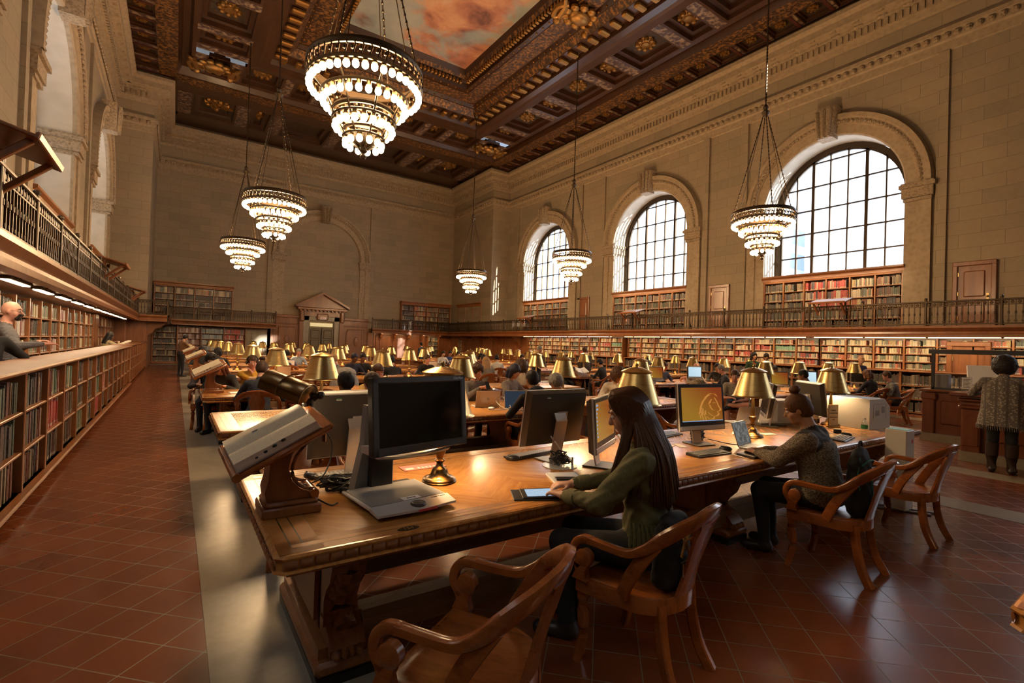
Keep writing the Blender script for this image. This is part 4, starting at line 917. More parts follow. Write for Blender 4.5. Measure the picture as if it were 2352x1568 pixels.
LXS = (1.44, 3.30, 5.17, 7.03)
for j in range(1, 4): LAMPS.append((LXS[j], 2.875, TH)); dup(lamp0, ['', 'big brass lamp just behind the girl in the green jacket', 'brass lamp behind the dark laptop and the woman with the bun', 'brass lamp behind the white printer station'][j], LAMPS[-1])
for i in range(2, 10):
    for j in range(4): LAMPS.append((LXS[j], ROWY[i], TH)); dup(lamp0, 'brass lamp, %s from the aisle, %s table behind the magnifier table' % (ordw(j+1), ordw(i-1)), LAMPS[-1])
for i in range(2, 10):
    for j in range(4): LAMPS.append((XC2+(j-1.5)*1.66, ROWY[i]+.15, TH)); dup(lamp0, 'brass lamp, %s from the central aisle, %s table of the window-side column' % (ordw(j+1), ordw(i-1)), LAMPS[-1])
dup(lamp0, 'brass lamp of which only the shade edge shows in the lower corner', (2.86, -.1, TH)); LAMPS.append((2.86, -.1, TH))
for n, (x, y, z) in enumerate(LAMPS):
    l = light('lamp_light', 'POINT', (x, y, z+.55), 34.0, (1, .66, .34), shadow_soft_size=.05)
# ---------------------------------------------------------------- dictionary stand
def make_stand(label, loc, lamp=True, first=False):
    t = thing('book_stand', label, 'book stand', loc, 0, 'oak dictionary stands')
    part('foot', M['oakleg'], t, lambda m: [m.bbox(-.14, .14, -.13, .13, 0, .05, .008), m.bbox(-.125, .125, -.115, .115, .045, .075, .012)], 40)
    prof = [(-.115, .07), (.115, .07), (.12, .11), (.085, .105), (.04, .125), (.0, .165), (-.02, .23), (-.005, .30), (.03, .36), (.08, .425), (-.115, .325), (-.105, .25), (-.11, .18), (-.125, .12)]
    part('column', M['oakleg'], t, lambda m: m.loft([[(x, y, z) for x, z in prof] for y in (-.085, .085)], True, True), 30)
    part('curved_moulding', M['oakcarve'], t, lambda m: [m.tube([(x, s*.088, z) for x, z in spl2([(.11, .115), (.055, .13), (.012, .17), (-.002, .23), (.018, .30), (.07, .365)])], .009, 6) for s in (-1, 1)])
    part('roller', M['chair'], t, lambda m: m.tube([(.105, -.12, .10), (.105, .12, .10)], .022, 12))
    B = TR((-.065, -.01, .375), .17, -.47)
    part('sloping_board', M['chair'], t, lambda m: [m.bbox(-.235, .245, -.205, .205, -.018, .018, .014, B), m.tube([B @ Vector((-.235, -.205, .005)), B @ Vector((-.235, .205, .005))], .022, 10)], 40)
    return t, B
def spl2(p): return [(v.x, v.y) for v in spl([(a, b, 0) for a, b in p], 4)]
PR = plain('printed_page', (.80, .69, .49), .7)
def page_mat():
    t = NT('printed_columns'); mp = t.mapping('Object'); s = t.node('ShaderNodeSeparateXYZ', {'Vector': mp})
    w = t.node('ShaderNodeTexWave', {'Vector': mp, 'Scale': 55.0, 'Distortion': 0}, bands_direction='Y'); n = t.noise(mp, 160, 2, .7)
    f = t.math('GREATER_THAN', t.math('MULTIPLY', w, n), .36)
    return t.bs(base=t.mix(f, (.74, .63, .43, 1), (.45, .36, .22, 1)), rough=.75)
PG = page_mat()
ED = NT('page_block_edge'); ED.bs(base=ED.ramp(ED.noise(ED.mapping('Object', (1, 1, 60)), 8, 3), [(.3, (.40, .27, .18)), (.7, (.62, .46, .33))]), rough=.8)
def open_book(label, loc, B, rz=0, thick=.048, L=.40, Wp=.165):
    """large open dictionary; gutter runs along local x"""
    t = thing('open_dictionary', label, 'book', (0, 0, 0), 0, 'open dictionaries on stands'); t.matrix_world = Matrix.Translation(loc) @ B
    def half(m, s):
        prof = []
        for k in range(9): u = k/8; prof.append((u*Wp, thick*(.55+.55*sin(min(1, u*2.2)*pi/2))-.012*u*u))
        low = [(Wp+.012, .004), (0, .004)]
        pts = prof+low
        m.loft([[(x, s*(y), z) for y, z in pts] for x in (-L/2, L/2)], True, True)
    for s in (-1, 1):
        m = MB(); half(m, s); me = m.mesh('page_block', [PG, ED.m], 30)
        for p in me.polygons:
            c = p.center; p.material_index = 0 if (p.normal.z > .5) else 1
        o = bpy.data.objects.new('page_block', me); COL.objects.link(o); own(o, t)
    part('cover', M['darkpanel'], t, lambda m: m.bbox(-L/2-.008, L/2+.008, -Wp-.02, Wp+.02, -.003, .004, .002), 0)
    def tabs(m):
        for i in range(5): x = -L/2+.05+i*.045; m.ball((x, -Wp-.004, .012+.006*i), .008, 6, 4, (1.5, .6, 1))
        m.ball((-.05, .07, thick*1.06), .012, 6, 4, (1.5, 1, .1))
    part('thumb_notch', M['black'], t, tabs)
    return t
def desk_lamp(t, B):
    pass
STX = .375+.14
st1, SB = make_stand('oak dictionary stand with sloping top at the end of the magnifier table', (.515, 2.77, TH), first=True)
open_book('very thick open dictionary with thumb notches on the big sloping stand', (.515, 2.77, TH), SB @ Matrix.Translation((-.02, -.01, .021)))
rl = thing('reading_lamp', 'black cylindrical reading lamp on a jointed arm clamped to the dictionary stand', 'lamp', (.515, 2.77, TH))
def rp_(q): return q
hc = Vector((.02, .25, .60)); hd = Vector((.62, -.66, -.26)).normalized()
hm = Matrix.Translation(hc) @ hd.to_track_quat('X', 'Z').to_matrix().to_4x4()
def hood(m):
    n = 16; a0 = -.35; pr = [(cos(a0+(pi+.7)*i/n), sin(a0+(pi+.7)*i/n)) for i in range(n+1)]
    m.loft([[hm @ Vector((x, r*c, r*s)) for c, s in pr]+[hm @ Vector((x, (r-.004)*c, (r-.004)*s)) for c, s in pr[::-1]] for x, r in ((-.14, .055), (-.135, .078), (-.02, .080), (-.01, .086), (.0, .080), (.13, .080), (.135, .084), (.145, .084))], True, True)
    m.loft([[hm @ Vector((.138, .076*c, .076*s)) for c, s in pr], [hm @ Vector((.143, .070*c, .070*s)) for c, s in pr]], True, True)
part('hood', M['bronze'], rl, hood, 50)
part('lamp_tube', emis('warm_tube', (1, .75, .45), 5), rl, lambda m: m.tube([hm @ Vector((-.12, 0, .0)), hm @ Vector((.12, 0, .0))], .014, 8))
j1 = hm @ Vector((.17, .07, .02)); j2 = SB @ Vector((.235, .20, .02))
part('arm', M['black'], rl, lambda m: [m.tube([j1, j2], .010, 8), m.ball(j1, .024), m.tube([hm @ Vector((.13, .03, 0)), j1], .012, 8)])
part('clamp', M['black'], rl, lambda m: [m.ball(j2, .032), m.bbox(-.025, .025, -.03, .04, -.07, .03, .01, Matrix.Translation(j2)), m.tube([j2+Vector((0, .03, -.02)), j2+Vector((.02, .05, .05))], .012, 6)])
part('switch', M['bronze'], rl, lambda m: [m.bbox(-.012, .012, -.01, .01, -.05, .05, .008, Matrix.Translation(SB @ Vector((.23, .10, -.15))))])
part('cord', M['cable'], rl, lambda m: m.tube(spl([j2, SB @ Vector((.23, .10, -.06)), SB @ Vector((.24, .10, -.24)), (.17, .02, .14), (.02, .02, .10), (.12, -.08, .06), (.19, -.1, .02), (.24, -.05, .01)], 6), .0045, 6))
l = light('reading_lamp_light', 'POINT', Vector((.515, 2.77, TH))+hc+Vector((0, 0, -.05)), 2.2, (1, .72, .4), shadow_soft_size=.04)
for n, i in enumerate((3, 5, 7, 8, 9)):
    s, _ = make_stand('oak dictionary stand at the aisle end of the %s row of tables' % ordw(i), (.53, ROWY[i]-.05, TH)); 
    open_book('open dictionary on the sloping stand at the aisle end of the %s row' % ordw(i), (.53, ROWY[i]-.05, TH), SB @ Matrix.Translation((-.02, -.01, .021)))
# ---------------------------------------------------------------- things on the tables
Z = TH+.0018
def keyboard(label, x, y, rz, col='black', L=.44, D=.14):
    t = thing('keyboard', label, 'keyboard', (x, y, Z), rz)
    part('body', M[col], t, lambda m: m.loft([[(a*L/2, -D/2, 0), (a*L/2, D/2, 0), (a*L/2, D/2, .022), (a*L/2, -D/2, .011)] for a in (-1, 1)], True, True), 0)
    def keys(m):
        for r in range(5):
            yy = -D/2+.02+r*.024; n = 15
            for i in range(n):
                xx = -L/2+.02+i*(L-.04)/n; zz = .0115+.011*(yy+D/2)/D
                m.box(xx, xx+(L-.04)/n-.004, yy, yy+.019, zz, zz+.006)
    part('keys', M['midgrey' if col == 'black' else 'white'], t, keys, 0); return t
def mouse(label, x, y, rz, col='black'):
    return part('computer_mouse', M[col], None, lambda m: m.loft([[(.03*k*cos(a)*(1 if abs(a) < 9 else 1), .055*k*sin(a)-.0, zz) for a in [2*pi*i/16 for i in range(16)]] for k, zz in ((.9, 0), (1, .008), (.98, .02), (.8, .032), (.4, .038))], True, True), 60, label=label, cat='mouse') if False else _mouse(label, x, y, rz, col)
def _mouse(label, x, y, rz, col):
    m = MB(); m.loft([[(.031*k*cos(a), .056*k*sin(a)-.004*zz/.03, zz) for a in [2*pi*i/16 for i in range(16)]] for k, zz in ((.9, 0), (1, .008), (.97, .02), (.78, .031), (.4, .037))], True, True)
    m.box(-.003, .003, .01, .04, .033, .038)
    o = m.obj('computer_mouse', M[col], None, 60, label=label, cat='mouse'); o.location = (x, y, Z); o.rotation_euler = (0, 0, rz); return o
def icon_screen(name, c1, c2, icons=True):
    t = NT(name); mp = t.mapping('Generated'); s = t.node('ShaderNodeSeparateXYZ', {'Vector': mp})
    f = t.math('ADD', t.math('MULTIPLY', (s, 'X'), .6), t.math('MULTIPLY', (s, 'Z'), .5)); r = t.ramp(f, [(.25, c1), (.95, c2)])
    return t.bs(base=(0, 0, 0, 1), emit=r, estr=.62, rough=.25)
M['orange_screen'] = icon_screen('orange_desktop', (.27, .135, .015), (.20, .035, .006))
M['blue_icon'] = emis('blue_icons', (.20, .32, .55), .6)
M['lion'] = emis('pale_orange_emblem', (.40, .17, .035), .7)
def aio(label, x, y, rz, tilt=-.16, back_logo=True, screen=None, w=.56, h=.40, zc=.30):
    """all-in-one computer on a slab stand; screen faces local -y"""
    t = thing('computer_monitor', label, 'monitor', (x, y, Z), rz, 'all-in-one computers'); Tm = TR((0, 0, zc), tilt)
    def body(m):
        def ring(y2, k, kz): return [(sx*w/2*k, y2, sz*h/2*kz) for sx, sz in ((-1, -1), (1, -1), (1, 1), (-1, 1))]
        m.loft([[Tm @ Vector(p) for p in r] for r in (ring(-.012, .985, .98), ring(-.008, 1, 1), ring(.012, 1, 1), ring(.05, .93, .92), ring(.062, .7, .7))], True, True)
    part('back_shell', M['grey'], t, body, 30)
    part('rim', M['silver'], t, lambda m: m.loft([[Tm @ Vector((sx*w/2*k, yy, sz*h/2*k2)) for sx, sz in ((-1, -1), (1, -1), (1, 1), (-1, 1))] for yy, k, k2 in ((-.010, 1.006, 1.008), (.006, 1.006, 1.008))]), 0)
    part('chin', M['silver'], t, lambda m: m.bbox(-w/2+.004, w/2-.004, -.016, 0, -h/2+.004, -h/2+.045, .004, Tm), 0)
    part('bezel', M['black'], t, lambda m: m.box(-w/2+.006, w/2-.006, -.0145, -.005, -h/2+.046, h/2-.006, Tm), 0)
    sc = part('screen', M['orange_screen'] if screen else M['screen'], t, lambda m: m.box(-w/2+.03, w/2-.03, -.0155, -.013, -h/2+.085, h/2-.032), 0); sc.matrix_basis = Tm
    if screen == 'icons':
        def ic(m):
            for r in range(9): m.box(-w/2+.04, -w/2+.058, -.0168, -.015, h/2-.06-r*.028, h/2-.045-r*.028, Tm)
            for r in range(2): m.box(-w/2+.068, -w/2+.086, -.0168, -.015, h/2-.06-r*.028, h/2-.045-r*.028, Tm)
        part('icons', M['blue_icon'], t, ic, 0)
    part('stand_neck', M['alu'], t, lambda m: m.loft([[(sx*.055, yy, zz) for sx in (-1, 1) for yy in (y0, y0+.012)][::1] if False else [(-.055, y0, zz), (.055, y0, zz), (.055, y0+.012, zz), (-.055, y0+.012, zz)] for y0, zz in ((.03, .006), (.10, zc-.02), (.07, zc+.04))], True, True), 30)
    part('stand_foot', M['grey'], t, lambda m: m.bbox(-.11, .11, -.09, .13, 0, .010, .004), 30)
    part('stand_plate', M['alu'], t, lambda m: m.bbox(-.085, .02, .055, .075, -.13, .06, .004, Tm), 0)
    if back_logo:
        lg = part('logo', M['black'], t, lambda m: m.lathe([(.026, 0), (.030, 0), (.030, .002), (.026, .002)], 28, (0, 0, 0), Tm @ TR((-.03, .058, .13), -pi/2), cap=False), 30)
        tx = text('hp', .042, M['black'], t, 'logo_letters'); tx.matrix_basis = Tm @ TR((-.03, .0605, .131), pi/2, 0, 0) @ Matrix.Rotation(pi, 4, 'Y')
        part('asset_sticker', [M['white'], M['green']], t, lambda m: [m.box(.10, .135, .056, .0585, .165, .175, Tm), setattr(m, 'cm', 1), m.box(.10, .135, .056, .0585, .175, .182, Tm)], 0)
    return t
aio('computer monitor with its dark back towards us, beside the dictionary stand', 1.0, 3.32, radians(183), -.10, True, None, .56, .44, .34)
aio('computer monitor seen from behind, round logo, next to the girl in green', 2.50, 3.02, radians(181), -.17, True, None, .60, .44, .34)
aio('computer monitor showing an orange desktop with icons, half hidden by the girl', 2.72, 2.68, radians(30), -.08, False, 'icons', .56, .40, .33)
lion = aio('computer monitor showing the orange lion emblem, centre of the magnifier table', 4.22, 2.86, radians(-8), -.10, False, 'lion', .60, .44, .36)
Tm = TR((0, 0, .36), -.10)
def lionmark(m):
    def st(pts, r): m.tube([Tm @ Vector((x, -.0165, z)) for x, z in spl2(pts)], [(1.7*r*(.35+.65*sin(pi*min(1, .12+i/ (len(spl2(pts))-1)*.88))), .0006) for i in range(len(spl2(pts)))], 4)
    for pts, r in [([(.03, .09), (.09, .125), (.16, .125), (.20, .10)], .012), ([(.0, .055), (.05, .10), (.11, .11)], .011), ([(-.03, .01), (.0, .06), (.05, .085)], .012), ([(-.04, -.05), (-.035, .0), (.0, .045)], .011), ([(-.035, -.11), (-.045, -.05), (-.02, .0)], .012), ([(.0, -.125), (-.015, -.07), (.0, -.01)], .011), ([(.04, -.13), (.02, -.08), (.03, -.03)], .011), ([(.16, .09), (.19, .05), (.215, .0), (.235, -.02), (.225, -.04), (.19, -.05)], .010), ([(.12, .075), (.09, .04), (.10, -.0), (.13, -.03), (.17, -.035)], .010), ([(.19, -.05), (.21, -.065), (.19, -.085), (.15, -.09), (.10, -.075), (.07, -.05)], .010), ([(.15, -.095), (.13, -.115), (.08, -.115), (.05, -.09)], .010), ([(.135, .035), (.155, .043), (.175, .033)], .006)]: st(pts, r)
part('lion_emblem', M['lion'], lion, lionmark, 0)
tk = part('taskbar', M['blue_icon'], lion, lambda m: m.box(-.27, .27, -.0164, -.015, -.135, -.128, Tm), 0)
aio('computer monitor with curved back beside the lamp, facing the far side of the table', 6.1, 3.22, radians(215), -.16, False, None, .56, .42, .33)
aio('thin computer monitor turned nearly edge-on, right of the woman with the bun', 6.75, 2.98, radians(55), -.12, False, None, .56, .42, .35)
keyboard('black keyboard behind the magnifier, next to the black mouse', .98, 3.30, radians(175))
mouse('black mouse beside the dictionary stand', .745, 3.33, .4)
keyboard('black keyboard below the monitor with the round logo', 2.42, 3.22, radians(190)); mouse('black mouse left of the monitor with the round logo', 2.21, 3.15, .9)
keyboard('black keyboard just beyond the green jacket sleeve', 2.78, 2.37, radians(8)); mouse('small black mouse behind the green jacket', 3.0, 2.50, .2)
keyboard('black keyboard in front of the lion screen', 3.88, 2.54, radians(-3)); mouse('black mouse between lion screen and dark laptop', 4.19, 2.58, .5)
keyboard('bluish keyboard lying behind the pale laptop', 4.30, 3.32, radians(8)); mouse('black mouse beside the bluish keyboard', 4.02, 3.22, .3)
keyboard('blue-lit keyboard near the water bottle', 5.98, 2.32, radians(10)); mouse('black mouse near the water bottle', 6.27, 2.40, .6)
# closed-circuit magnifier
cv = thing('desktop_magnifier', 'desktop video magnifier, big blank black screen above a silver reading tray', 'magnifier', (1.06, 2.62, Z), radians(6))
part('base', M['black'], cv, lambda m: m.bbox(-.20, .235, -.16, .32, .0, .022, .006), 30)
part('tray', M['silver'], cv, lambda m: [m.bbox(-.245, .215, -.17, .20, .03, .048, .005), m.loft([[(-.245, y, z) for y, z in ((-.17, .03), (-.26, .022), (-.26, .034), (-.17, .052))], [(.0, y, z) for y, z in ((-.17, .03), (-.285, .022), (-.285, .034), (-.17, .052))], [(.215, y, z) for y, z in ((-.17, .03), (-.26, .022), (-.26, .034), (-.17, .052))]], True, True)], 30)
part('tray_mat', M['midgrey'], cv, lambda m: m.box(-.232, .203, -.155, .188, .046, .050), 0)
part('label_card', M['white'], cv, lambda m: m.box(-.045, .06, -.155, -.105, .0495, .0515), 0)
text('Clarity', .02, M['grey'], cv, 'label_lettering', (.01, -.13, .052), (0, 0, 0)); text('ClearView+', .019, M['black'], cv, 'tray_lettering', (.145, -.185, .050), (-.1, 0, 0))
part('tray_grip', M['red'], cv, lambda m: m.box(-.03, .08, -.289, -.283, .022, .034), 0)
part('dial', M['grey'], cv, lambda m: [m.lathe([(.04, .04), (.042, .05), (.036, .058), (.03, .056), (.022, .058), (.001, .058)], 24, (.0, -.225, -.005))], 50)
part('column', M['black'], cv, lambda m: [m.bbox(-.09, .055, .17, .25, .02, .27, .008)], 30)
part('column_cover', M['midgrey'], cv, lambda m: m.loft([[(-.17, .21, .02), (-.09, .21, .02), (-.09, .29, .02), (-.17, .29, .02)], [(-.12, .20, .3), (-.07, .20, .3), (-.07, .27, .3), (-.12, .27, .3)], [(-.12, .18, .52), (-.06, .18, .52), (-.06, .24, .52), (-.12, .24, .52)]], True, True), 30)
def wing(m): m.loft([[(x, y, z) for y, z in ((-.10*k, zz), (.16*k, zz), (.17*k, zz+.035), (.02, zz+.05), (-.13*k, zz+.018))] for x, k, zz in ((-.17, .8, .268), (-.06, 1, .262), (.1, 1, .262), (.27, .8, .270))], True, True)
part('camera_housing', M['silver'], cv, wing, 40); part('housing_base', M['black'], cv, lambda m: m.loft([[(x, y, z) for y, z in ((-.08*k, .25), (.14*k, .25), (.14*k, .27), (-.1*k, .27))] for x, k in ((-.14, .8), (.2, .8))], True, True), 0)
cm = TR((.07, -.09, .50), -.10, 0, radians(6)) @ Matrix.Scale(.95, 4)
part('monitor_bezel', M['grey'], cv, lambda m: [m.bbox(-.33, .33, -.035, .02, -.215, -.17, .006, cm), m.bbox(-.33, .33, -.035, .02, .178, .215, .006, cm), m.bbox(-.33, -.29, -.035, .02, -.215, .215, .006, cm), m.bbox(.29, .33, -.035, .02, -.215, .215, .006, cm), m.bbox(-.31, .31, -.01, .05, -.2, .2, .02, cm)], 30)
part('monitor_screen', M['screen'], cv, lambda m: m.box(-.295, .295, -.026, -.012, -.175, .183, cm), 0)
lt = text('ClearView', .018, M['silver'], cv, 'monitor_lettering'); lt.matrix_basis = cm @ TR((.27, -.0362, .197), pi/2)
# cables
def cable(label, pts, mat='cable', r=.0042, n=7): return part('cable', M[mat], None, lambda m: m.tube([Vector(p) for p in spl(pts, n)], r, 6), 60, label=label, cat='cable')
cb = thing('cable_bundle', 'tangle of black cables behind the magnifier tray', 'cables', (.82, 2.98, Z))
rr = random.Random(5)
def snarl(m, n, R, H):
    for i in range(n):
        a = rr.uniform(0, 6.28); pts = [(R*rr.uniform(.1, 1)*cos(a+q*1.9)*1.3, R*rr.uniform(.1, 1)*sin(a+q*1.9)*.8, rr.uniform(.006, H)) for q in range(5)]
        m.tube(spl(pts, 6), .0048, 6)
part('loops', M['cable'], cb, lambda m: snarl(m, 13, .10, .085)); part('plug', M['black'], cb, lambda m: [m.bbox(-.16, -.125, -.10, -.07, .0, .05, .006), m.bbox(.0, .04, -.06, -.02, 0, .03, .006)], 0)
part('pale_cable', M['wcable'], cb, lambda m: m.tube(spl([(.02, 0, .01), (.10, .02, .06), (.13, .0, .16), (.11, -.03, .21)], 6), .005, 6))
hub = thing('cable_bundle', 'nest of cables over the round table grommet beside the girl', 'cables', (2.42, 2.83, Z))
part('grommet', M['silver'], hub, lambda m: m.lathe([(.001, 0), (.13, 0), (.13, .004), (.001, .004)], 28), 0); part('loops', M['cable'], hub, lambda m: snarl(m, 11, .08, .11)); part('pale_cable', M['wcable'], hub, lambda m: m.tube(spl([(.02, 0, .01), (.05, .05, .1), (.03, .16, .2)], 6), .006, 6)); part('peg', M['silver'], hub, lambda m: m.tube([(.10, -.03, 0), (.10, -.03, .06)], .008, 8))
hub2 = thing('cable_bundle', 'black cables behind the lion screen foot', 'cables', (4.35, 2.98, Z)); part('loops', M['cable'], hub2, lambda m: snarl(m, 12, .09, .13))
cable('thin black cable sagging across the table from the lion screen to the dark laptop', [(4.4, 2.9, Z+.03), (4.5, 2.75, Z+.004), (4.55, 2.65, Z+.004), (4.6, 2.6, Z+.004)])
part('leaflet', [M['pink'], M['white']], None, lambda m: [m.box(1.34, 1.66, 3.20, 3.33, Z, Z+.003), setattr(m, 'cm', 1), m.box(1.36, 1.42, 3.22, 3.26, Z+.003, Z+.0035)]+[m.box(1.45+.03*i, 1.465+.03*i, 3.22, 3.255, Z+.003, Z+.0035) for i in range(6)], 0, label='pink printed leaflet lying behind the magnifier', cat='leaflet')
# girl's notebook, phone and tablet
nb = thing('spiral_notebook', 'white spiral notebook under the girl\'s far hand', 'notebook', (2.20, 2.50, Z), radians(-24))
part('pages', M['white'], nb, lambda m: m.box(-.105, .105, -.15, .15, 0, .014), 0); part('wire', M['silver'], nb, lambda m: [m.tube([(.106+.008*cos(a), -.14+.012*i, .008+.01*sin(a)) for a in [q*.8 for q in range(8)]], .0012, 4) for i in range(24)])
part('phone', M['black'], None, lambda m: m.bbox(-.035, .035, -.07, .07, 0, .009, .004, TR((2.17, 2.47, Z+.0165), 0, 0, radians(62))), 30, label='black mobile phone lying on the white spiral notebook', cat='phone')
tb = thing('tablet', 'tablet computer with a lit pale screen in a black case under the girl\'s hands', 'tablet', (1.83, 2.31, Z), radians(-28))
part('case', M['black'], tb, lambda m: [m.bbox(-.17, .10, -.10, .10, 0, .008, .003), m.bbox(-.115, .125, -.085, .095, .008, .018, .003, TR((0, 0, 0), 0, -.03))], 30)
tsc = NT('tablet_text'); _mp = tsc.mapping('Object'); _w = tsc.node('ShaderNodeTexWave', {'Vector': _mp, 'Scale': 42.0}, bands_direction='Y'); _n = tsc.noise(_mp, 120, 2)
tsc.bs(base=(0, 0, 0, 1), emit=tsc.mix(tsc.math('GREATER_THAN', tsc.math('MULTIPLY', _w, _n), .3), (.42, .55, .66, 1), (.16, .23, .33, 1)), estr=.75, rough=.15)
part('screen', tsc.m, tb, lambda m: m.box(-.085, .095, -.065, .075, .0175, .0195, TR((0, 0, 0), 0, -.03)), 0)
# laptops: screen faces local -y, lid opened by a degrees past upright
def laptop(label, x, y, rz, col='alu', a=.25, scr=None, w=.33, d=.225, logo=False, logocol=None):
    t = thing('laptop', label, 'laptop', (x, y, Z), rz)
    part('base', M[col], t, lambda m: m.bbox(-w/2, w/2, -d, 0, 0, .014, .004), 30)
    part('keys', M['black'], t, lambda m: [m.box(-w/2+.03+i*(w-.06)/13, -w/2+.03+(i+.85)*(w-.06)/13, -.03-r*.02, -.014-r*.02, .014, .0155) for r in range(5) for i in range(13)], 0)
    T = TR((0, 0, .012), -a)
    part('lid', M[col], t, lambda m: m.bbox(-w/2, w/2, 0, .007, 0, d, .003, T), 30)
    part('screen', scr or M['screen'], t, lambda m: m.box(-w/2+.012, w/2-.012, -.0015, .001, .012, d-.012, T), 0)
    if logo: 
        def fruit(m):
            pr = [(.0, .020), (.010, .024), (.020, .018), (.022, .006), (.014, .002), (.022, -.006), (.016, -.018), (.006, -.022), (0, -.019), (-.006, -.022), (-.017, -.016), (-.022, .004), (-.018, .019), (-.008, .023)]
            m.loft([[T @ Vector((u, yy, d/2+v)) for u, v in pr] for yy in (.006, .0082)], True, True); m.loft([[T @ Vector((u, yy, d/2+v)) for u, v in ((.0, .027), (.008, .030), (.012, .042), (.003, .037))] for yy in (.006, .0082)], True, True)
        part('logo', M['white'] if not logocol else M[logocol], t, fruit, 0)
    return t
lit = icon_screen('lit_blue_screen', (.45, .62, .72), (.55, .72, .80)); litw = icon_screen('lit_white_screen', (.8, .9, 1), (.7, .85, .95))
wv = NT('dim_text_screen'); wv.bs(base=(0, 0, 0, 1), emit=wv.ramp(wv.noise(wv.mapping('Object', (9, 1, 5)), 5, 5, .7, .8), [(.42, (.030, .031, .030)), (.72, (.16, .16, .15))]), estr=1.0, rough=.15)
laptop('pale laptop with apple-shaped logo behind the lamp, centre of the magnifier table', 3.80, 3.28, radians(140), 'alu', .18, None, logo=True)
laptop('dark laptop in front of the woman with the bun', 4.56, 2.60, radians(10), 'silver', .32, wv.m, .34, .23)
laptop('white laptop with its lid up near the second lamp on the magnifier table', 6.0, 3.42, radians(160), 'white', .3, None, logo=True)
part('notebook', M['black'], None, lambda m: m.bbox(-.115, .115, -.085, .085, 0, .018, .003, TR((4.19, 2.315, Z), 0, 0, radians(-6))), 0, label='closed black notebook with shiny cover before the dark laptop', cat='notebook')
part('pencil', M['beige'], None, lambda m: m.tube([(4.03, 2.30, Z+.004), (4.06, 2.43, Z+.004)], .004, 6), 0, label='short pencil beside the closed black notebook', cat='pencil')
for i, (x, y, r, w, h, lab) in enumerate([(3.86, 2.98, .3, .10, .14, 'scrap of cream paper beside the pale laptop'), (3.97, 2.9, -.5, .07, .16, 'cream slip of paper in front of the bluish keyboard'), (5.25, 3.0, .5, .2, .26, 'white sheet of paper beside the dark laptop lid'), (5.50, 2.88, -.3, .16, .09, 'curled yellow booklet beyond the dark laptop')]):
    part('paper_sheet', M['paper'], None, lambda m: m.box(-w/2, w/2, -h/2, h/2, 0, .003, TR((x, y, Z), 0, 0, r)), 0, label=lab, cat='paper')
fl = thing('scanner', 'flat dark laptop-shaped scanner lying closed near the white laptop', 'scanner', (6.25, 3.28, Z), radians(-20)); part('body', M['midgrey'], fl, lambda m: m.bbox(-.2, .2, -.11, .11, 0, .03, .006), 0); part('lid', M['silver'], fl, lambda m: m.bbox(-.2, .2, -.11, .11, .03, .036, .003), 0)
# printer corner
pr = thing('laser_printer', 'big cream laser printer on the window end of the magnifier table', 'printer', (7.36, 2.69, Z), radians(-4))
part('body', M['beige'], pr, lambda m: m.loft([[(x, y, z) for x, z in ((-.27, 0), (.27, 0), (.27, .27), (.12, .375), (-.27, .375))] for y in (-.25, -.24, .24, .25)], True, True), 20)
part('output_tray', M['black'], pr, lambda m: m.box(-.18, .10, -.18, .18, .374, .378), 0); part('control_panel', M['white'], pr, lambda m: m.bbox(-.01, .19, -.2, .2, 0, .006, .002, TR((.12, 0, .376), 0, .61)), 0)
part('side_vent', M['midgrey'], pr, lambda m: [m.box(-.12+.0, -.02, -.252, -.249, .17+.008*i, .174+.008*i) for i in range(8)]+[m.box(.04, .12, -.252, -.249, .2+.008*i, .204+.008*i) for i in range(10)], 0)
part('front_panel', M['beige'], pr, lambda m: m.bbox(.268, .276, -.22, .22, .05, .25, .003), 0); part('badge', M['grey'], pr, lambda m: m.lathe([(.012, 0), (.016, 0), (.016, .002), (.012, .002)], 18, (0, 0, 0), TR((.277, 0, .17), 0, pi/2), False), 0)
part('seam', M['midgrey'], pr, lambda m: [m.box(-.17, .15, -.2515, -.25, .31, .313), m.box(-.17, -.167, -.2515, -.25, .12, .31), m.box(.15, .153, -.2515, -.25, .12, .31), m.box(.268, .2775, -.24, .24, .255, .258)], 0)
p2 = thing('label_printer', 'small white printer squeezed behind the big cream printer', 'printer', (7.05, 3.1, Z), .1); part('body', M['white'], p2, lambda m: m.bbox(-.11, .11, -.10, .10, .06, .24, .03), 40); part('foot', M['black'], p2, lambda m: [m.tube([(x, -.05, 0), (x, -.05, .06)], .02, 8) for x in (-.05, .05)])
p3 = thing('paper_tray', 'white document feeder box beyond the thin edge-on monitor', 'box', (6.62, 3.32, Z), -.2); part('body', M['white'], p3, lambda m: m.bbox(-.21, .21, -.16, .16, 0, .30, .02), 40); part('slot', M['grey'], p3, lambda m: m.box(.08, .16, -.162, -.158, .24, .25), 0)
sg = thing('sign_holder', 'upright cream notice in a brass sign holder near the printers', 'sign', (6.92, 2.80, Z), radians(-22)); part('holder', M['brasspole'], sg, lambda m: [m.bbox(-.075, .075, -.004, .008, .0, .28, .003), m.box(-.075, .075, -.04, .04, 0, .01)], 0); part('notice', M['paper'], sg, lambda m: m.box(-.068, .068, -.006, -.003, .015, .272), 0)
for i, (s, z) in enumerate((('PUBLIC', .205), ('COMPUTER', .17), ('RESERVATION', .12), ('LINE', .09))): text(s, .024 if i < 2 else .018, M['grey'], sg, 'notice_lettering', (0, -.007, z))
bt = thing('water_bottle', 'clear plastic water bottle with a green label near the payment kiosk', 'bottle', (6.40, 2.27, Z))
M['clearplastic'] = glass('clear_plastic', (.93, .95, .95), .14)
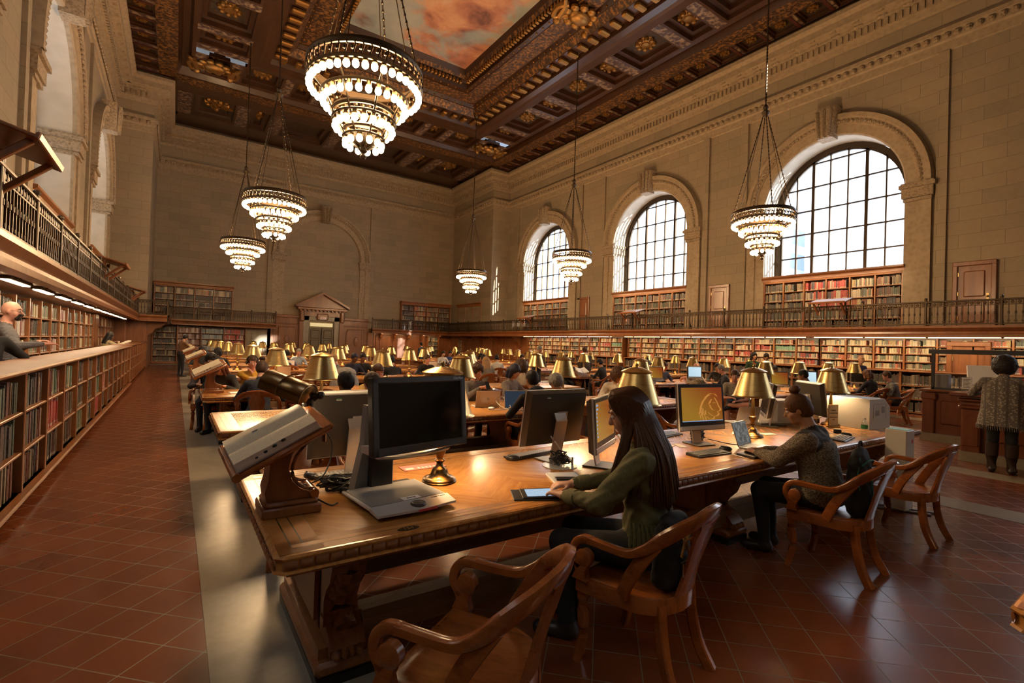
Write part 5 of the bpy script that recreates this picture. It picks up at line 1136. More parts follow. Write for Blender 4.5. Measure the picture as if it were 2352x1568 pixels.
part('bottle_body', M['clearplastic'], bt, lambda m: m.lathe([(.001, 0), (.03, 0), (.033, .01), (.030, .03), (.033, .05), (.031, .07), (.033, .09), (.033, .14), (.03, .165), (.014, .19), (.013, .2)], 18), 50); part('label', M['green'], bt, lambda m: m.lathe([(.0335, .095), (.0335, .135)], 18, cap=False)); part('cap', M['white'], bt, lambda m: m.lathe([(.014, .195), (.015, .2), (.015, .213), (.001, .214)], 14), 30)
part('card_reader', M['black'], None, lambda m: m.bbox(-.05, .05, -.04, .04, 0, .04, .008, TR((6.45, 2.56, Z), 0, 0, .4)), 0, label='small black card reader box in front of the cream notice', cat='card reader')
kk = thing('payment_kiosk', 'tall narrow cream payment kiosk standing at the table end', 'kiosk', (6.58, 2.0, 0), radians(-3))
part('cabinet', M['beige'], kk, lambda m: m.bbox(-.10, .10, -.10, .10, .02, .88, .008), 30); part('foot', M['midgrey'], kk, lambda m: [m.bbox(-.02, .02, -.30, .30, 0, .02, .005, TR((x, 0, 0), 0, 0, .5)) for x in (-.06, .06)], 0)
part('top_panel', plain('teal_print', (.15, .42, .34), .5), kk, lambda m: m.box(-.09, .09, -.09, .09, .88, .884), 0); part('card_slot', M['black'], kk, lambda m: [m.bbox(.10, .15, -.06, .02, .66, .80, .01)], 0); part('buttons', M['red'], kk, lambda m: [m.box(.10, .104, -.08+.0, -.065, .66+.04*i, .69+.04*i) for i in range(5)], 0); part('indicator', emis('blue_led', (.2, .25, 1), 4), kk, lambda m: m.ball((.13, -.062, .79), .008, 6, 4))
part('vinyl_label', M['red'], kk, lambda m: m.box(.02, .06, -.1015, -.1, .74, .78), 0)
# second-row things
laptop('gold-lit laptop with apple-shaped logo facing the curly-haired man', 3.72, 5.98, radians(165), 'alu', .25, None, .36, .24, logo=True)
laptop('dark-screened laptop beside the gold-lit one, in front of the black hoodie', 4.05, 5.72, radians(-12), 'alu', .2, emis('navy_screen', (.012, .018, .028), 1), .36, .25)
part('power_adapter', M['white'], None, lambda m: m.bbox(-.04, .04, -.04, .04, 0, .028, .012, TR((3.68, 5.80, Z), 0, 0, .4)), 40, label='white square power adapter on the second table', cat='adapter')
cable('white looping power cable beside the gold-lit laptop', [(3.6, 5.75, Z+.004), (3.75, 5.66, Z+.004), (3.95, 5.72, Z+.02), (3.9, 5.86, Z+.16), (3.82, 5.9, Z+.1), (3.86, 5.75, Z+.01), (4.0, 5.62, Z+.004)], 'wcable', .006)
laptop('gold-lit laptop in front of the boy in the yellow shirt', 1.18, 9.05, radians(178), 'alu', .15, None, .34, .24)
laptop('open white-framed laptop with a pale blue page, second table', 1.80, 5.75, radians(12), 'white', .15, lit, .34, .24)
laptop('silver laptop with apple-shaped logo, third table', 3.6, 9.3, radians(185), 'alu', .2, None, .34, .24, True)
laptop('bright white laptop lid on the fifth table near the aisle', 2.75, 15.6, radians(182), 'white', .12, litw, .36, .26)
laptop('laptop with a bright white page by the white shirt', 7.4, 15.6, radians(160), 'alu', .1, litw, .36, .26)
laptop('open pale laptop on the fourth table', 2.1, 12.5, radians(170), 'alu', .2, None, .34, .24)
cable('tangled white earphone cord on the second table beside the lamp', [(1.55, 5.7, Z+.004), (1.62, 5.76, Z+.05), (1.6, 5.66, Z+.09), (1.68, 5.62, Z+.01), (1.72, 5.7, Z+.06), (1.66, 5.78, Z+.004), (1.78, 5.66, Z+.004)], 'wcable', .004)
part('open_papers', M['white'], None, lambda m: m.box(-.2, .2, -.13, .13, 0, .006, TR((.95, 9.0, Z), 0, 0, .1)), 0, label='white writing pad by the boy in yellow', cat='paper'); part('phone', M['black'], None, lambda m: m.bbox(-.035, .035, -.07, .07, 0, .01, .004, TR((1.25, 8.72, Z), 0, 0, 1.3)), 0, label='black phone on the third table near the denim jacket', cat='phone')
for i, (x, y) in enumerate([(3.1, 9.2), (4.6, 12.3), (2.2, 15.7), (5.2, 9.4), (6.0, 15.4), (4.4, 18.6)]): part('paper_sheet', M['white'], None, lambda m: m.box(-.15, .15, -.11, .11, 0, .005, TR((x, y, Z), 0, 0, .3*i)), 0, label='white papers spread on the %s table behind the magnifier table, %s pile' % (['third', 'fourth', 'fifth', 'third', 'fifth', 'sixth'][i], ['first', 'only', 'first', 'second', 'second', 'only'][i]), cat='paper')
# window-side column: monitors and open book cradle
def flat(label, x, y, rz, scr=None):
    t = thing('computer_monitor', label, 'monitor', (x, y, Z), rz, 'monitors on the window-side tables'); T = TR((0, 0, .30), -.08)
    part('bezel', M['grey'], t, lambda m: m.bbox(-.24, .24, -.01, .04, -.18, .18, .01, T), 0); part('screen', scr or M['orange_screen'], t, lambda m: m.box(-.21, .21, -.0125, -.008, -.125, .155, T), 0); part('chin', M['silver'], t, lambda m: m.box(-.235, .235, -.013, 0, -.178, -.135, T), 0)
    part('stand', M['silver'], t, lambda m: [m.bbox(-.05, .05, .03, .06, 0, .3, .005), m.bbox(-.12, .12, -.06, .12, 0, .012, .004)], 0); return t
# ---------------------------------------------------------------- information desk
dk = thing('information_desk', 'mahogany information desk with pilasters, a raised glazed counter and stone plinth', 'desk', (10.64, 2.1, 0), -pi/2)
def panel(m, x0, x1, y, z0, z1): m.box(x0, x1, y-.0, y+.06, z0, z1); m.bbox(x0+.18, x1-.18, y-.03, y+.04, z0+.2, z1-.16, .025); m.bbox(x0+.26, x1-.26, y-.005, y+.04, z0+.28, z1-.24, .02)
M['mahog'] = wood('mahogany', (.19, .058, .022), (.095, .026, .011), .3, (3, 3, .6), 4, .25, 'World')
part('front_panel', M['mahog'], dk, lambda m: [panel(m, -.14, 1.5, .26, .15, 1.04), panel(m, 1.5, 4.5, .26, .15, 1.04), m.box(-.30, 4.5, .30, 1.0, .15, 1.0)], 20)
part('pilaster', M['mahog'], dk, lambda m: [m.bbox(-.36, -.12, .18, .42, .15, .86, .012), m.bbox(-.34, -.14, .165, .2, .25, .75, .01), m.bbox(-.4, -.08, .14, .42, .86, .92, .02), m.bbox(-.37, -.11, .16, .42, .92, .98, .01), m.bbox(-.40, -.08, .12, .42, .98, 1.04, .02)], 20)
part('counter', M['mahog'], dk, lambda m: m.loft([[(x, y, z) for y, z in ((.0, 1.08), (.0, 1.10), (.03, 1.125), (1.0, 1.125), (1.0, 1.08), (.1, 1.06))] for x in (-.48, 4.6)], True, True), 20)
part('rear_wing', M['mahog'], dk, lambda m: [panel(m, -1.32, .1, 2.2, .15, 1.0), panel(m, .1, 4.5, 2.2, .15, 1.0), m.box(-1.4, 4.5, 2.26, 2.8, .15, 1.0), m.bbox(-1.48, 4.5, 2.12, 2.85, 1.0, 1.05, .015), m.bbox(-1.42, -1.22, 2.14, 2.3, .15, .9, .015), m.bbox(-1.45, -1.19, 2.12, 2.3, .84, .98, .02), m.box(-.3, 4.5, .9, 2.3, .2, .6)], 20)
part('plinth', M['marble'], dk, lambda m: [m.box(-.38, 4.5, .16, .9, 0, .16), m.box(-1.44, 4.5, 2.1, 2.8, 0, .16)], 0)
part('glazed_frame', M['black'], dk, lambda m: [m.box(x, x+.05, 2.28, 2.33, 1.05, 1.80) for x in (-1.32, -.22, .9)]+[m.box(-1.36, .98, 2.24, 2.38, 1.78, 1.87), m.box(-1.3, .95, 2.28, 2.33, 1.05, 1.09)], 0)
part('glass_screen', M['glass'], dk, lambda m: m.quad((-1.3, 2.3, 1.09), (.9, 2.3, 1.09), (.9, 2.3, 1.78), (-1.3, 2.3, 1.78)), 0)
part('binder', M['white'], None, lambda m: [m.bbox(13.1, 13.35, 2.75, 2.85, 1.05, 1.38, .006)], 0, label='white ring binder behind the desk glass', cat='binder'); part('binder', M['midgrey'], None, lambda m: m.bbox(13.1, 13.35, 3.2, 3.45, 1.05, 1.36, .01), 0, label='grey file box behind the desk glass', cat='box')
dm = thing('computer_monitor', 'pale tilted monitor on the information desk behind the glass', 'monitor', (11.35, 2.30, 1.125), radians(-70)); part('panel', M['white'], dm, lambda m: m.bbox(-.2, .2, -.02, .02, .12, .48, .01, TR((0, 0, 0), -.35)), 0); part('foot', M['midgrey'], dm, lambda m: [m.bbox(-.1, .1, -.08, .08, 0, .02, .005), m.bbox(-.03, .03, .02, .08, 0, .2, .005)], 0)
ns = thing('notice_holder', 'small clear notice holder standing on the desk counter', 'sign', (10.82, 2.40, 1.126), -1.2); part('plate', M['clearplastic'], ns, lambda m: m.box(-.07, .07, -.003, .003, 0, .26), 0); part('notice', M['white'], ns, lambda m: m.box(-.06, .06, -.006, -.004, .06, .25), 0); part('foot', M['clearplastic'], ns, lambda m: m.box(-.1, .1, -.05, .05, 0, .006), 0)
part('text_lines', M['grey'], ns, lambda m: [m.box(-.045, .045-.01*(i % 3), -.0068, -.006, .085+.022*i, .092+.022*i) for i in range(7)], 0)
# ---------------------------------------------------------------- people: one continuous surface each, from a smooth distance field
import openvdb
CL = {}
def cloth(c, kind='plain', c2=None):
    key = (tuple(c), kind)
    if key in CL: return CL[key]
    t = NT('cloth_%s_%d' % (kind, len(CL))); mp = t.mapping('Object'); n = t.noise(mp, 55, 4, .65); n2 = t.noise(mp, 6, 3)
    lo, hi = tuple(v*.72 for v in c), tuple(min(1, v*1.2) for v in c)
    base = t.ramp(n, [(.3, lo), (.7, hi)])
    if kind == 'marl':
        m2 = t.mapping('Object', (1, 1, 2.4)); f = t.noise(m2, 85, 3, .8, .6); base = t.ramp(f, [(.42, (.012, .010, .008)), (.60, c)])
    elif kind == 'jacquard':
        w = t.node('ShaderNodeTexVoronoi', {'Vector': t.mapping('Object', (1, 1, 1.3)), 'Scale': 34.0}); s = t.node('ShaderNodeTexWave', {'Vector': mp, 'Scale': 2.6, 'Distortion': .2}, bands_direction='X')
        base = t.mix(t.math('GREATER_THAN', (s, 'Fac'), .86), t.ramp(w, [(.2, (.40, .34, .26)), (.5, c2)]), (.10, .085, .07, 1))
    elif kind == 'check':
        a = t.node('ShaderNodeTexWave', {'Vector': mp, 'Scale': 9.0}, bands_direction='X'); b = t.node('ShaderNodeTexWave', {'Vector': mp, 'Scale': 9.0}, bands_direction='Z')
        base = t.mix(t.math('GREATER_THAN', t.math('MAXIMUM', a, b), .8), base, (*c2, 1))
    CL[key] = t.bs(base=base, rough=.85, sheen=.0, normal=t.bump(t.math('ADD', n, n2), .25, .003)); return CL[key]
def skin(c):
    key = (tuple(c), 'skin')
    if key not in CL:
        t = NT('skin_%d' % len(CL)); n = t.noise(t.mapping('Object'), 14, 3)
        CL[key] = t.bs(base=t.ramp(n, [(.3, tuple(v*.86 for v in c)), (.7, tuple(min(1, v*1.08) for v in c))]), rough=.48, spec=.35)
    return CL[key]
def hairmat(c):
    key = (tuple(c), 'hair')
    if key not in CL:
        t = NT('hair_%d' % len(CL)); n = t.noise(t.mapping('Object', (14, 14, 1.2)), 12, 4, .6)
        CL[key] = t.bs(base=t.ramp(n, [(.3, tuple(v*.45 for v in c)), (.7, tuple(min(1, v*1.7) for v in c))]), rough=.58, spec=.3)
    return CL[key]
class SDF:
    def __init__(s): s.p = []
    def cap(s, a, b, ra, rb, lab, k=.03, fl=None): s.p.append(('c', Vector(a), Vector(b), ra, rb, lab, k, fl))
    def ell(s, c, r, lab, k=.03, R=None): s.p.append(('e', Vector(c), Vector(r), R, 0, lab, k, None))
    def cut(s, c, r, k=.01, R=None): s.p.append(('x', Vector(c), Vector(r), R, 0, -1, k, None))
    def mesh(s, h, wrinkle=0, wl=(1,), hairy=0, curl=1.0):
        lo = Vector((9, 9, 9)); hi = -lo
        for q in s.p:
            if q[0] == 'x': continue
            if q[0] == 'c': pts = [(q[1], max(q[3], q[4])), (q[2], max(q[3], q[4]))]
            else: pts = [(q[1], max(q[2]))]
            for c, r in pts:
                for i in range(3): lo[i] = min(lo[i], c[i]-r-.03); hi[i] = max(hi[i], c[i]+r+.03)
        N = [int((hi[i]-lo[i])/h)+2 for i in range(3)]
        D = np.full(N, .5, np.float32); Rw = np.full(N, .5, np.float32); Lb = np.zeros(N, np.int8)
        ax = [np.float32(lo[i])+np.arange(N[i], dtype=np.float32)*np.float32(h) for i in range(3)]
        for kind, a, b, ra, rb, lab, k, fl in s.p:
            if kind == 'c': bb = [(min(a[i], b[i])-max(ra, rb)-.09, max(a[i], b[i])+max(ra, rb)+.09) for i in range(3)]
            else: R_ = max(b); bb = [(a[i]-R_-.09, a[i]+R_+.09) for i in range(3)]
            sl = tuple(slice(max(0, int((bb[i][0]-lo[i])/h)), max(0, min(N[i], int((bb[i][1]-lo[i])/h)+2))) for i in range(3))
            X, Y, Zz = np.meshgrid(ax[0][sl[0]], ax[1][sl[1]], ax[2][sl[2]], indexing='ij', sparse=True)
            if X.size == 0 or Y.size == 0 or Zz.size == 0: continue
            if kind == 'c':
                d = b-a; L2 = max(d.dot(d), 1e-8); px, py, pz = X-a.x, Y-a.y, Zz-a.z
                t = np.clip((px*d.x+py*d.y+pz*d.z)/L2, 0, 1); r = ra+(rb-ra)*t
                ex, ey, ez = px-t*d.x, py-t*d.y, pz-t*d.z
                if fl: ex = ex*fl[0]; ey = ey*fl[1]; ez = ez*fl[2]
                v = np.sqrt(ex*ex+ey*ey+ez*ez)-r
            else:
                px, py, pz = X-a.x, Y-a.y, Zz-a.z
                if ra is not None:
                    Q = ra.transposed(); px, py, pz = Q[0][0]*px+Q[0][1]*py+Q[0][2]*pz, Q[1][0]*px+Q[1][1]*py+Q[1][2]*pz, Q[2][0]*px+Q[2][1]*py+Q[2][2]*pz
                k0 = np.sqrt((px/b.x)**2+(py/b.y)**2+(pz/b.z)**2); k1 = np.sqrt((px/b.x**2)**2+(py/b.y**2)**2+(pz/b.z**2)**2)+1e-6
                v = k0*(k0-1)/k1
            v = v.astype(np.float32); cur = D[sl]
            if kind == 'x':
                hh = np.clip(.5-.5*(cur+v)/k, 0, 1); D[sl] = cur*(1-hh)+(-v)*hh+k*hh*(1-hh); continue
            hh = np.clip(.5+.5*(cur-v)/k, 0, 1); D[sl] = cur*(1-hh)+v*hh-k*hh*(1-hh)
            rw = Rw[sl]; m = v < rw; Lb[sl] = np.where(m, lab, Lb[sl]); Rw[sl] = np.minimum(rw, v)
        if wrinkle or hairy:
            X, Y, Zz = np.meshgrid(*ax, indexing='ij', sparse=True)
            if wrinkle:
                f = np.sin(Zz*46+9*np.sin(X*7+1)+7*np.sin(Y*8))*.5+np.sin(Zz*83+X*38+11*np.sin(Y*9+Zz*5))*.3+np.sin(X*60-Y*51+6*np.sin(Zz*17))*.35
                D += np.where(np.isin(Lb, wl), f*wrinkle, 0).astype(np.float32)
            if hairy: D += (hairy*(np.sin(X*95*curl+4*np.sin(Zz*40*curl))*np.sin(Y*90*curl+3*np.sin(X*44*curl))*np.sin(Zz*80*curl+3*np.sin(Y*37*curl)))).astype(np.float32)
        g = openvdb.FloatGrid(.5); g.copyFromArray(D); pts, quads = g.convertToQuads(0.0)
        idx = np.asarray(quads); P = np.asarray(pts)
        cen = P[idx].mean(1); ii = np.clip(np.rint(cen).astype(int), 0, np.array(N)-1); lab = Lb[ii[:, 0], ii[:, 1], ii[:, 2]]
        W = P*h+np.array(lo); return W, idx, lab
def sdf_obj(name, S, h, mats, par=None, **kw):
    W, q, lab = S.mesh(h, **kw); me = bpy.data.meshes.new(name)
    me.vertices.add(len(W)); me.vertices.foreach_set('co', W.astype(np.float32).ravel())
    me.loops.add(q.size); me.loops.foreach_set('vertex_index', q[:, ::-1].astype(np.int32).ravel())
    me.polygons.add(len(q)); me.polygons.foreach_set('loop_start', np.arange(len(q), dtype=np.int32)*4)
    for m in mats: me.materials.append(m)
    me.update(calc_edges=True); me.polygons.foreach_set('material_index', lab.astype(np.int32)); me.polygons.foreach_set('use_smooth', [True]*len(q)); me.validate()
    bm = bmesh.new(); bm.from_mesh(me)
    for _ in range(2): bmesh.ops.smooth_vert(bm, verts=bm.verts, factor=.5, use_axis_x=True, use_axis_y=True, use_axis_z=True)
    bmesh.ops.recalc_face_normals(bm, faces=bm.faces); bm.to_mesh(me); bm.free(); me.update()
    o = bpy.data.objects.new(name, me); COL.objects.link(o)
    if par: own(o, par)
    return o
def ik(S, W, l1, l2, hint):
    S, W = Vector(S), Vector(W); d = W-S; L = min(d.length, (l1+l2)*.995); u = d.normalized()
    a = (l1*l1-l2*l2+L*L)/(2*L); hgt = sqrt(max(l1*l1-a*a, 1e-5)); n = Vector(hint); n = (n-u*n.dot(u)).normalized()
    return S+u*a+n*hgt, S+u*L
SK = {'pale': (.56, .31, .21), 'tan': (.46, .25, .15), 'brown': (.22, .105, .06), 'dark': (.10, .05, .03), 'pink': (.60, .30, .22)}
HC = {'brown': (.055, .026, .012), 'dark': (.014, .010, .008), 'black': (.008, .007, .007), 'auburn': (.10, .032, .012), 'blond': (.34, .20, .09), 'grey': (.20, .19, .18), 'redbrown': (.085, .034, .013), 'bluish': (.010, .013, .03)}
def fingers(S, wrist, fwd, up, side, curl, lab=0, sc=1.0, r=.0085):
    """palm, five jointed fingers; thumb leaves the side of the palm; side = direction from little finger to thumb"""
    f, u, t = fwd.normalized(), up.normalized(), side.normalized()
    pc = wrist+f*.045*sc
    for q in (-.028, -.010, .010, .027): S.cap(wrist+t*q*.5*sc+f*.01, wrist+t*q*sc+f*.082*sc, .014*sc, .0125*sc, lab, .012)
    for q, L in ((.030, .066), (.011, .074), (-.009, .068), (-.027, .052)):
        a = wrist+t*q*sc+f*.085*sc; ang = curl
        d1 = (f*cos(ang*.5)-u*sin(ang*.5)); b = a+d1*L*.42*sc; d2 = (f*cos(ang*1.2)-u*sin(ang*1.2)); c = b+d2*L*.33*sc; d3 = (f*cos(ang*1.8)-u*sin(ang*1.8)); e = c+d3*L*.28*sc
        S.cap(a, b, r*1.08*sc, r*sc, lab, .006); S.cap(b, c, r*sc, r*.95*sc, lab, .004); S.cap(c, e, r*.95*sc, r*.78*sc, lab, .004)
    a = wrist+t*.020*sc+f*.022*sc; b = a+(t*.72+f*.62-u*.25).normalized()*.040*sc; c = b+(t*.30+f*.9-u*.3).normalized()*.030*sc
    S.cap(a, b, .0125*sc, .0105*sc, lab, .008); S.cap(b, c, .0105*sc, .0085*sc, lab, .004)
def person(label, loc, rz, top=((.1, .1, .1),), pants=(.02, .02, .025), shoes=(.012, .01, .01), sk='pale', hair=('short', 'brown'), seated=True, lean=.15, head=(0, 0), wr=None, wl_=None, h=.013, scale=1.0, short=False, bulk=1.0, face=True, extra=None, legs=None, curl=.5, hint=None, coat=None, wrinkle=.0025, glasses=False, puff=1.0):
    t = thing('person', label, 'person', loc, rz); S = SDF(); b = bulk
    z0 = .57 if seated else .93; pel = Vector((0, 0, z0)); dr = Vector((0, sin(lean), cos(lean)))
    chest = pel+dr*.30; nk = pel+dr*.475; nk2 = nk+Vector((0, .012+.05*sin(lean), .055)); hl = head[1]
    HR = Matrix.Rotation(head[0], 3, 'Z') @ Matrix.Rotation(-hl, 3, 'X')
    hc = nk2+Vector((0, .015, .03))+HR @ Vector((0, .02, .105)); T_, P_, S_ = 1, 2, 3
    Y = Vector((0, cos(lean), -sin(lean)))
    S.ell(pel+Vector((0, .0, .0)), (.165*b, .125*b, .12), P_ if not coat else T_, .05)
    S.ell(pel+dr*.14, (.148*b, .108*b, .16), T_, .06); S.ell(pel+dr*.30, (.165*b, .115*b, .17), T_, .06)
    S.cap(pel+dr*.42+Vector((-.12*b, 0, 0)), pel+dr*.42+Vector((.12*b, 0, 0)), .070, .070, T_, .05)
    S.cap(nk-dr*.03, nk2+dr*.03, .056, .052, 0, .03); S.cap(nk-dr*.05, nk+dr*.012, .072, .060, T_, .03)
    for s in (-1, 1):
        sh = pel+dr*.425+Vector((s*.172*b, 0, 0)); w = (wr if s == 1 else wl_) or (s*.15, .40, TH+.05)
        if not seated and w == (s*.15, .40, TH+.05): w = (s*.24, .06, .78)
        hv = (hint or {}).get(s, (s*.75, -.45, -.65)); e, w2 = ik(sh, w, .285, .255, hv); lo_ = 0 if short else T_
        S.cap(sh, e, .058*sqrt(b)*puff, .046*sqrt(b)*puff if not short else .040, T_, .03)
        if short: S.cap(sh, sh.lerp(e, .62), .060, .056, T_, .02); S.cap(sh.lerp(e, .6), e, .042, .038, 0, .02)
        S.cap(e, w2-(w2-e).normalized()*.03, .046*sqrt(b)*puff if not short else .038, .034*sqrt(puff) if not short else .027, lo_, .02); S.cap(w2-(w2-e).normalized()*.04, w2, .027, .025, 0, .01)
        fw = (w2-e).normalized(); fw = Vector((fw.x, fw.y, fw.z*.4)); fw.normalize(); up = Vector((0, 0, 1))-fw*fw.z
        fingers(S, w2, fw, up, up.cross(fw)*s, curl, 0, scale)
    for s in (-1, 1):
        if legs: hp, kn, an, to = [Vector(v) for v in legs[s]]
        elif seated: hp, kn, an, to = Vector((s*.09, .02, z0-.04)), Vector((s*.11, .44, .51)), Vector((s*.10, .40, .09)), Vector((s*.12, .55, .035))
        else: hp, kn, an, to = Vector((s*.09, 0, .90)), Vector((s*.10, .025, .49)), Vector((s*.105, 0, .09)), Vector((s*.13, .16, .035))
        S.cap(hp, kn, .088*sqrt(b), .060*sqrt(b), P_, .04); S.cap(kn, an, .060*sqrt(b), .042, P_ if not extra == 'shorts' else 0, .025)
        S.cap(an+Vector((0, -.02, -.045)), to, .045, .036, S_, .02); S.cap(an, an+Vector((0, -.01, -.04)), .042, .044, S_, .02)
    # head
    def H(v): return hc+HR @ Vector(v)
    S.ell(H((0, -.012, .018)), (.074, .092, .098), 0, .02, HR); S.ell(H((0, .028, -.045)), (.056, .062, .070), 0, .03, HR); S.ell(H((0, .058, -.086)), (.030, .026, .024), 0, .02, HR)
    if face:
        S.cap(H((0, .083, .012)), H((0, .104, -.022)), .010, .0145, 0, .010); S.ell(H((0, .080, -.052)), (.024, .014, .010), 0, .01, HR)
        for s in (-1, 1):
            S.cut(H((s*.031, .098, .008)), (.016, .014, .011), .012, HR); S.ell(H((s*.034, .070, .032)), (.024, .016, .010), 0, .012, HR)
            S.ell(H((s*.045, .055, -.03)), (.022, .02, .02), 0, .02, HR)
    for s in (-1, 1): S.ell(H((s*.077, -.004, -.012)), (.010, .020, .031), 0, .008, HR)
    mats = [skin(SK[sk]), top if hasattr(top, 'node_tree') else cloth(*top), pants if hasattr(pants, 'node_tree') else cloth(pants), plain('shoe_leather', shoes, .4) if (shoes, 'sh') not in CL else CL[(shoes, 'sh')]]
    CL[(shoes, 'sh')] = mats[3]
    sdf_obj('body', S, h, mats, t, wrinkle=wrinkle if h < .02 else 0)
    if face and h < .0125:
        def eye(m, s): m.ball(H((s*.031, .0765, .005)), .0112, 10, 8)
        me = [skin((.75, .70, .66)), plain('iris', (.02, .012, .008), .2) if 'iris' not in M else M['iris']]; M['iris'] = me[1]
        for s in (-1, 1):
            part('eye', me, t, lambda m: [eye(m, s), setattr(m, 'cm', 1), m.ball(H((s*.031, .0838, .003)), .0062, 8, 6)])
            part('eyebrow', hairmat(HC.get(hair[1], HC['dark'])), t, lambda m: m.tube([H((s*.014, .088, .030)), H((s*.032, .086, .036)), H((s*.050, .072, .031))], [.003, .0042, .002], 6))
        part('lips', skin(tuple(v*.7 if i else v*.85 for i, v in enumerate(SK[sk]))), t, lambda m: m.ball(H((0, .088, -.052)), .017, 10, 6, (1, .4, .38)))
    elif face and h < .02:
        for s in (-1, 1): part('eye', hairmat(HC['dark']), t, lambda m: [m.ball(H((s*.031, .090, .006)), .008, 8, 5, (1.2, .5, .5)), m.tube([H((s*.014, .091, .028)), H((s*.034, .089, .034)), H((s*.052, .075, .029))], .0035, 5)])
    if glasses: part('glasses', M['black'], t, lambda m: [m.tube([H((s*.032+.022*cos(a), .098, .006+.016*sin(a))) for a in [q*.5 for q in range(14)]], .0022, 5) for s in (-1, 1)]+[m.tube([H((s*.054, .095, .008)), H((s*.078, .0, .004))], .002, 5) for s in (-1, 1)])
    st, hcx = hair[0], hairmat(HC[hair[1]])
    G = SDF(); kw = dict(hairy=.0025 if h < .012 else .006)
    if st in ('short', 'curly', 'afro', 'bob', 'bun', 'long', 'cap', 'hood'):
        g = {'short': .008, 'curly': .024, 'afro': .07, 'bob': .017, 'bun': .010, 'long': .014, 'cap': .012, 'hood': .03}[st]
        G.ell(H((0, -.016, .024)), (.076+g, .094+g*.8, .098+g), 0, .02, HR)
        if st == 'short': G.ell(H((0, -.05, -.02)), (.066, .05, .06), 0, .03, HR)
        if st == 'afro': G.ell(H((0, -.05, .0)), (.12, .11, .13), 0, .04, HR); kw = dict(hairy=.010, curl=.8)
        if st == 'curly': kw = dict(hairy=.010, curl=1.1); G.ell(H((0, .03, .09)), (.07, .06, .04), 0, .03, HR)
        if st == 'bob':
            for s in (-1, 1): G.cap(H((s*.072, -.005, .03)), H((s*.078, .0, -.10)), .032, .030, 0, .03)
            G.cap(H((-.05, -.075, -.02)), H((-.05, -.07, -.11)), .05, .045, 0, .03); G.cap(H((.05, -.075, -.02)), H((.05, -.07, -.11)), .05, .045, 0, .03); G.ell(H((0, .068, .055)), (.062, .03, .035), 0, .02, HR)
        if st == 'bun': G.ell(H((0, -.045, .158)), (.047, .045, .036), 0, .006, HR); G.ell(H((0, -.045, -.035)), (.068, .065, .06), 0, .03, HR)
        if st == 'long':
            for s in (-1, 0, 1): G.cap(H((s*.055, -.06, .0)), H((s*.075, -.075, -.30)), .05, .038, 0, .04)
            for s in (-1, 1): G.cap(H((s*.07, .02, .02)), H((s*.085, .03, -.2)), .026, .022, 0, .03)
        G.cut(H((0, .115, -.035)), (.066 if st != 'bob' else .052, .075, .085 if st != 'bob' else .075), .02, HR)
        if st in ('short', 'bun', 'curly', 'cap'):
            for s in (-1, 1): G.cut(H((s*.10, .03, -.055)), (.05, .05, .05), .015, HR)
            G.cut(H((0, .03, -.145)), (.15, .12, .075), .02, HR)
        sdf_obj('hair' if st not in ('cap', 'hood') else 'hat', G, max(.007, h*.75), [hcx], t, **kw)
    t['hc'] = 0; return t, S, H, (pel, dr, nk, hc)
# ---- the girl in the green jacket: hands on the tablet
chair('oak armchair with a black backpack on it, under the girl in the green jacket', 2.10, 1.75, radians(12))
JG = cloth((.125, .115, .045), 'plain')
gl, GS, GH, gj = person('young woman with long brown hair in an olive green jacket, typing on a tablet', (2.21, 1.80, .0), radians(32), JG, (.010, .010, .012), sk='pale', hair=('none', 'brown'), lean=.08, head=(.15, .45), wl_=(-.12, .43, .757), wr=(.10, .45, .762), h=.0075, curl=.75, bulk=1.10, puff=1.15, hint={-1: (-.8, -.5, -.55), 1: (.8, -.5, -.55)}, coat=True, wrinkle=.007, shoes=(.02, .016, .014))
hm_ = NT('long_brown_hair'); _n = hm_.noise(hm_.mapping('Object', (40, 40, 2)), 10, 4, .6); hm_.bs(base=hm_.ramp(_n, [(.3, (.022, .008, .003)), (.55, (.075, .028, .010)), (.8, (.19, .085, .032))]), rough=.33, spec=.5)
gl.scale = (1.07, 1.07, 1.07)
G = SDF(); HRm = (GH((1, 0, 0))-GH((0, 0, 0)), GH((0, 1, 0))-GH((0, 0, 0)), GH((0, 0, 1))-GH((0, 0, 0))); HRM = Matrix(HRm).transposed()
G.ell(GH((0, -.014, .022)), (.079, .098, .103), 0, .02, HRM); G.cut(GH((0, .125, -.04)), (.062, .07, .10), .02, HRM)
sdf_obj('hair_cap', G, .007, [hm_.m], gl, hairy=.001)
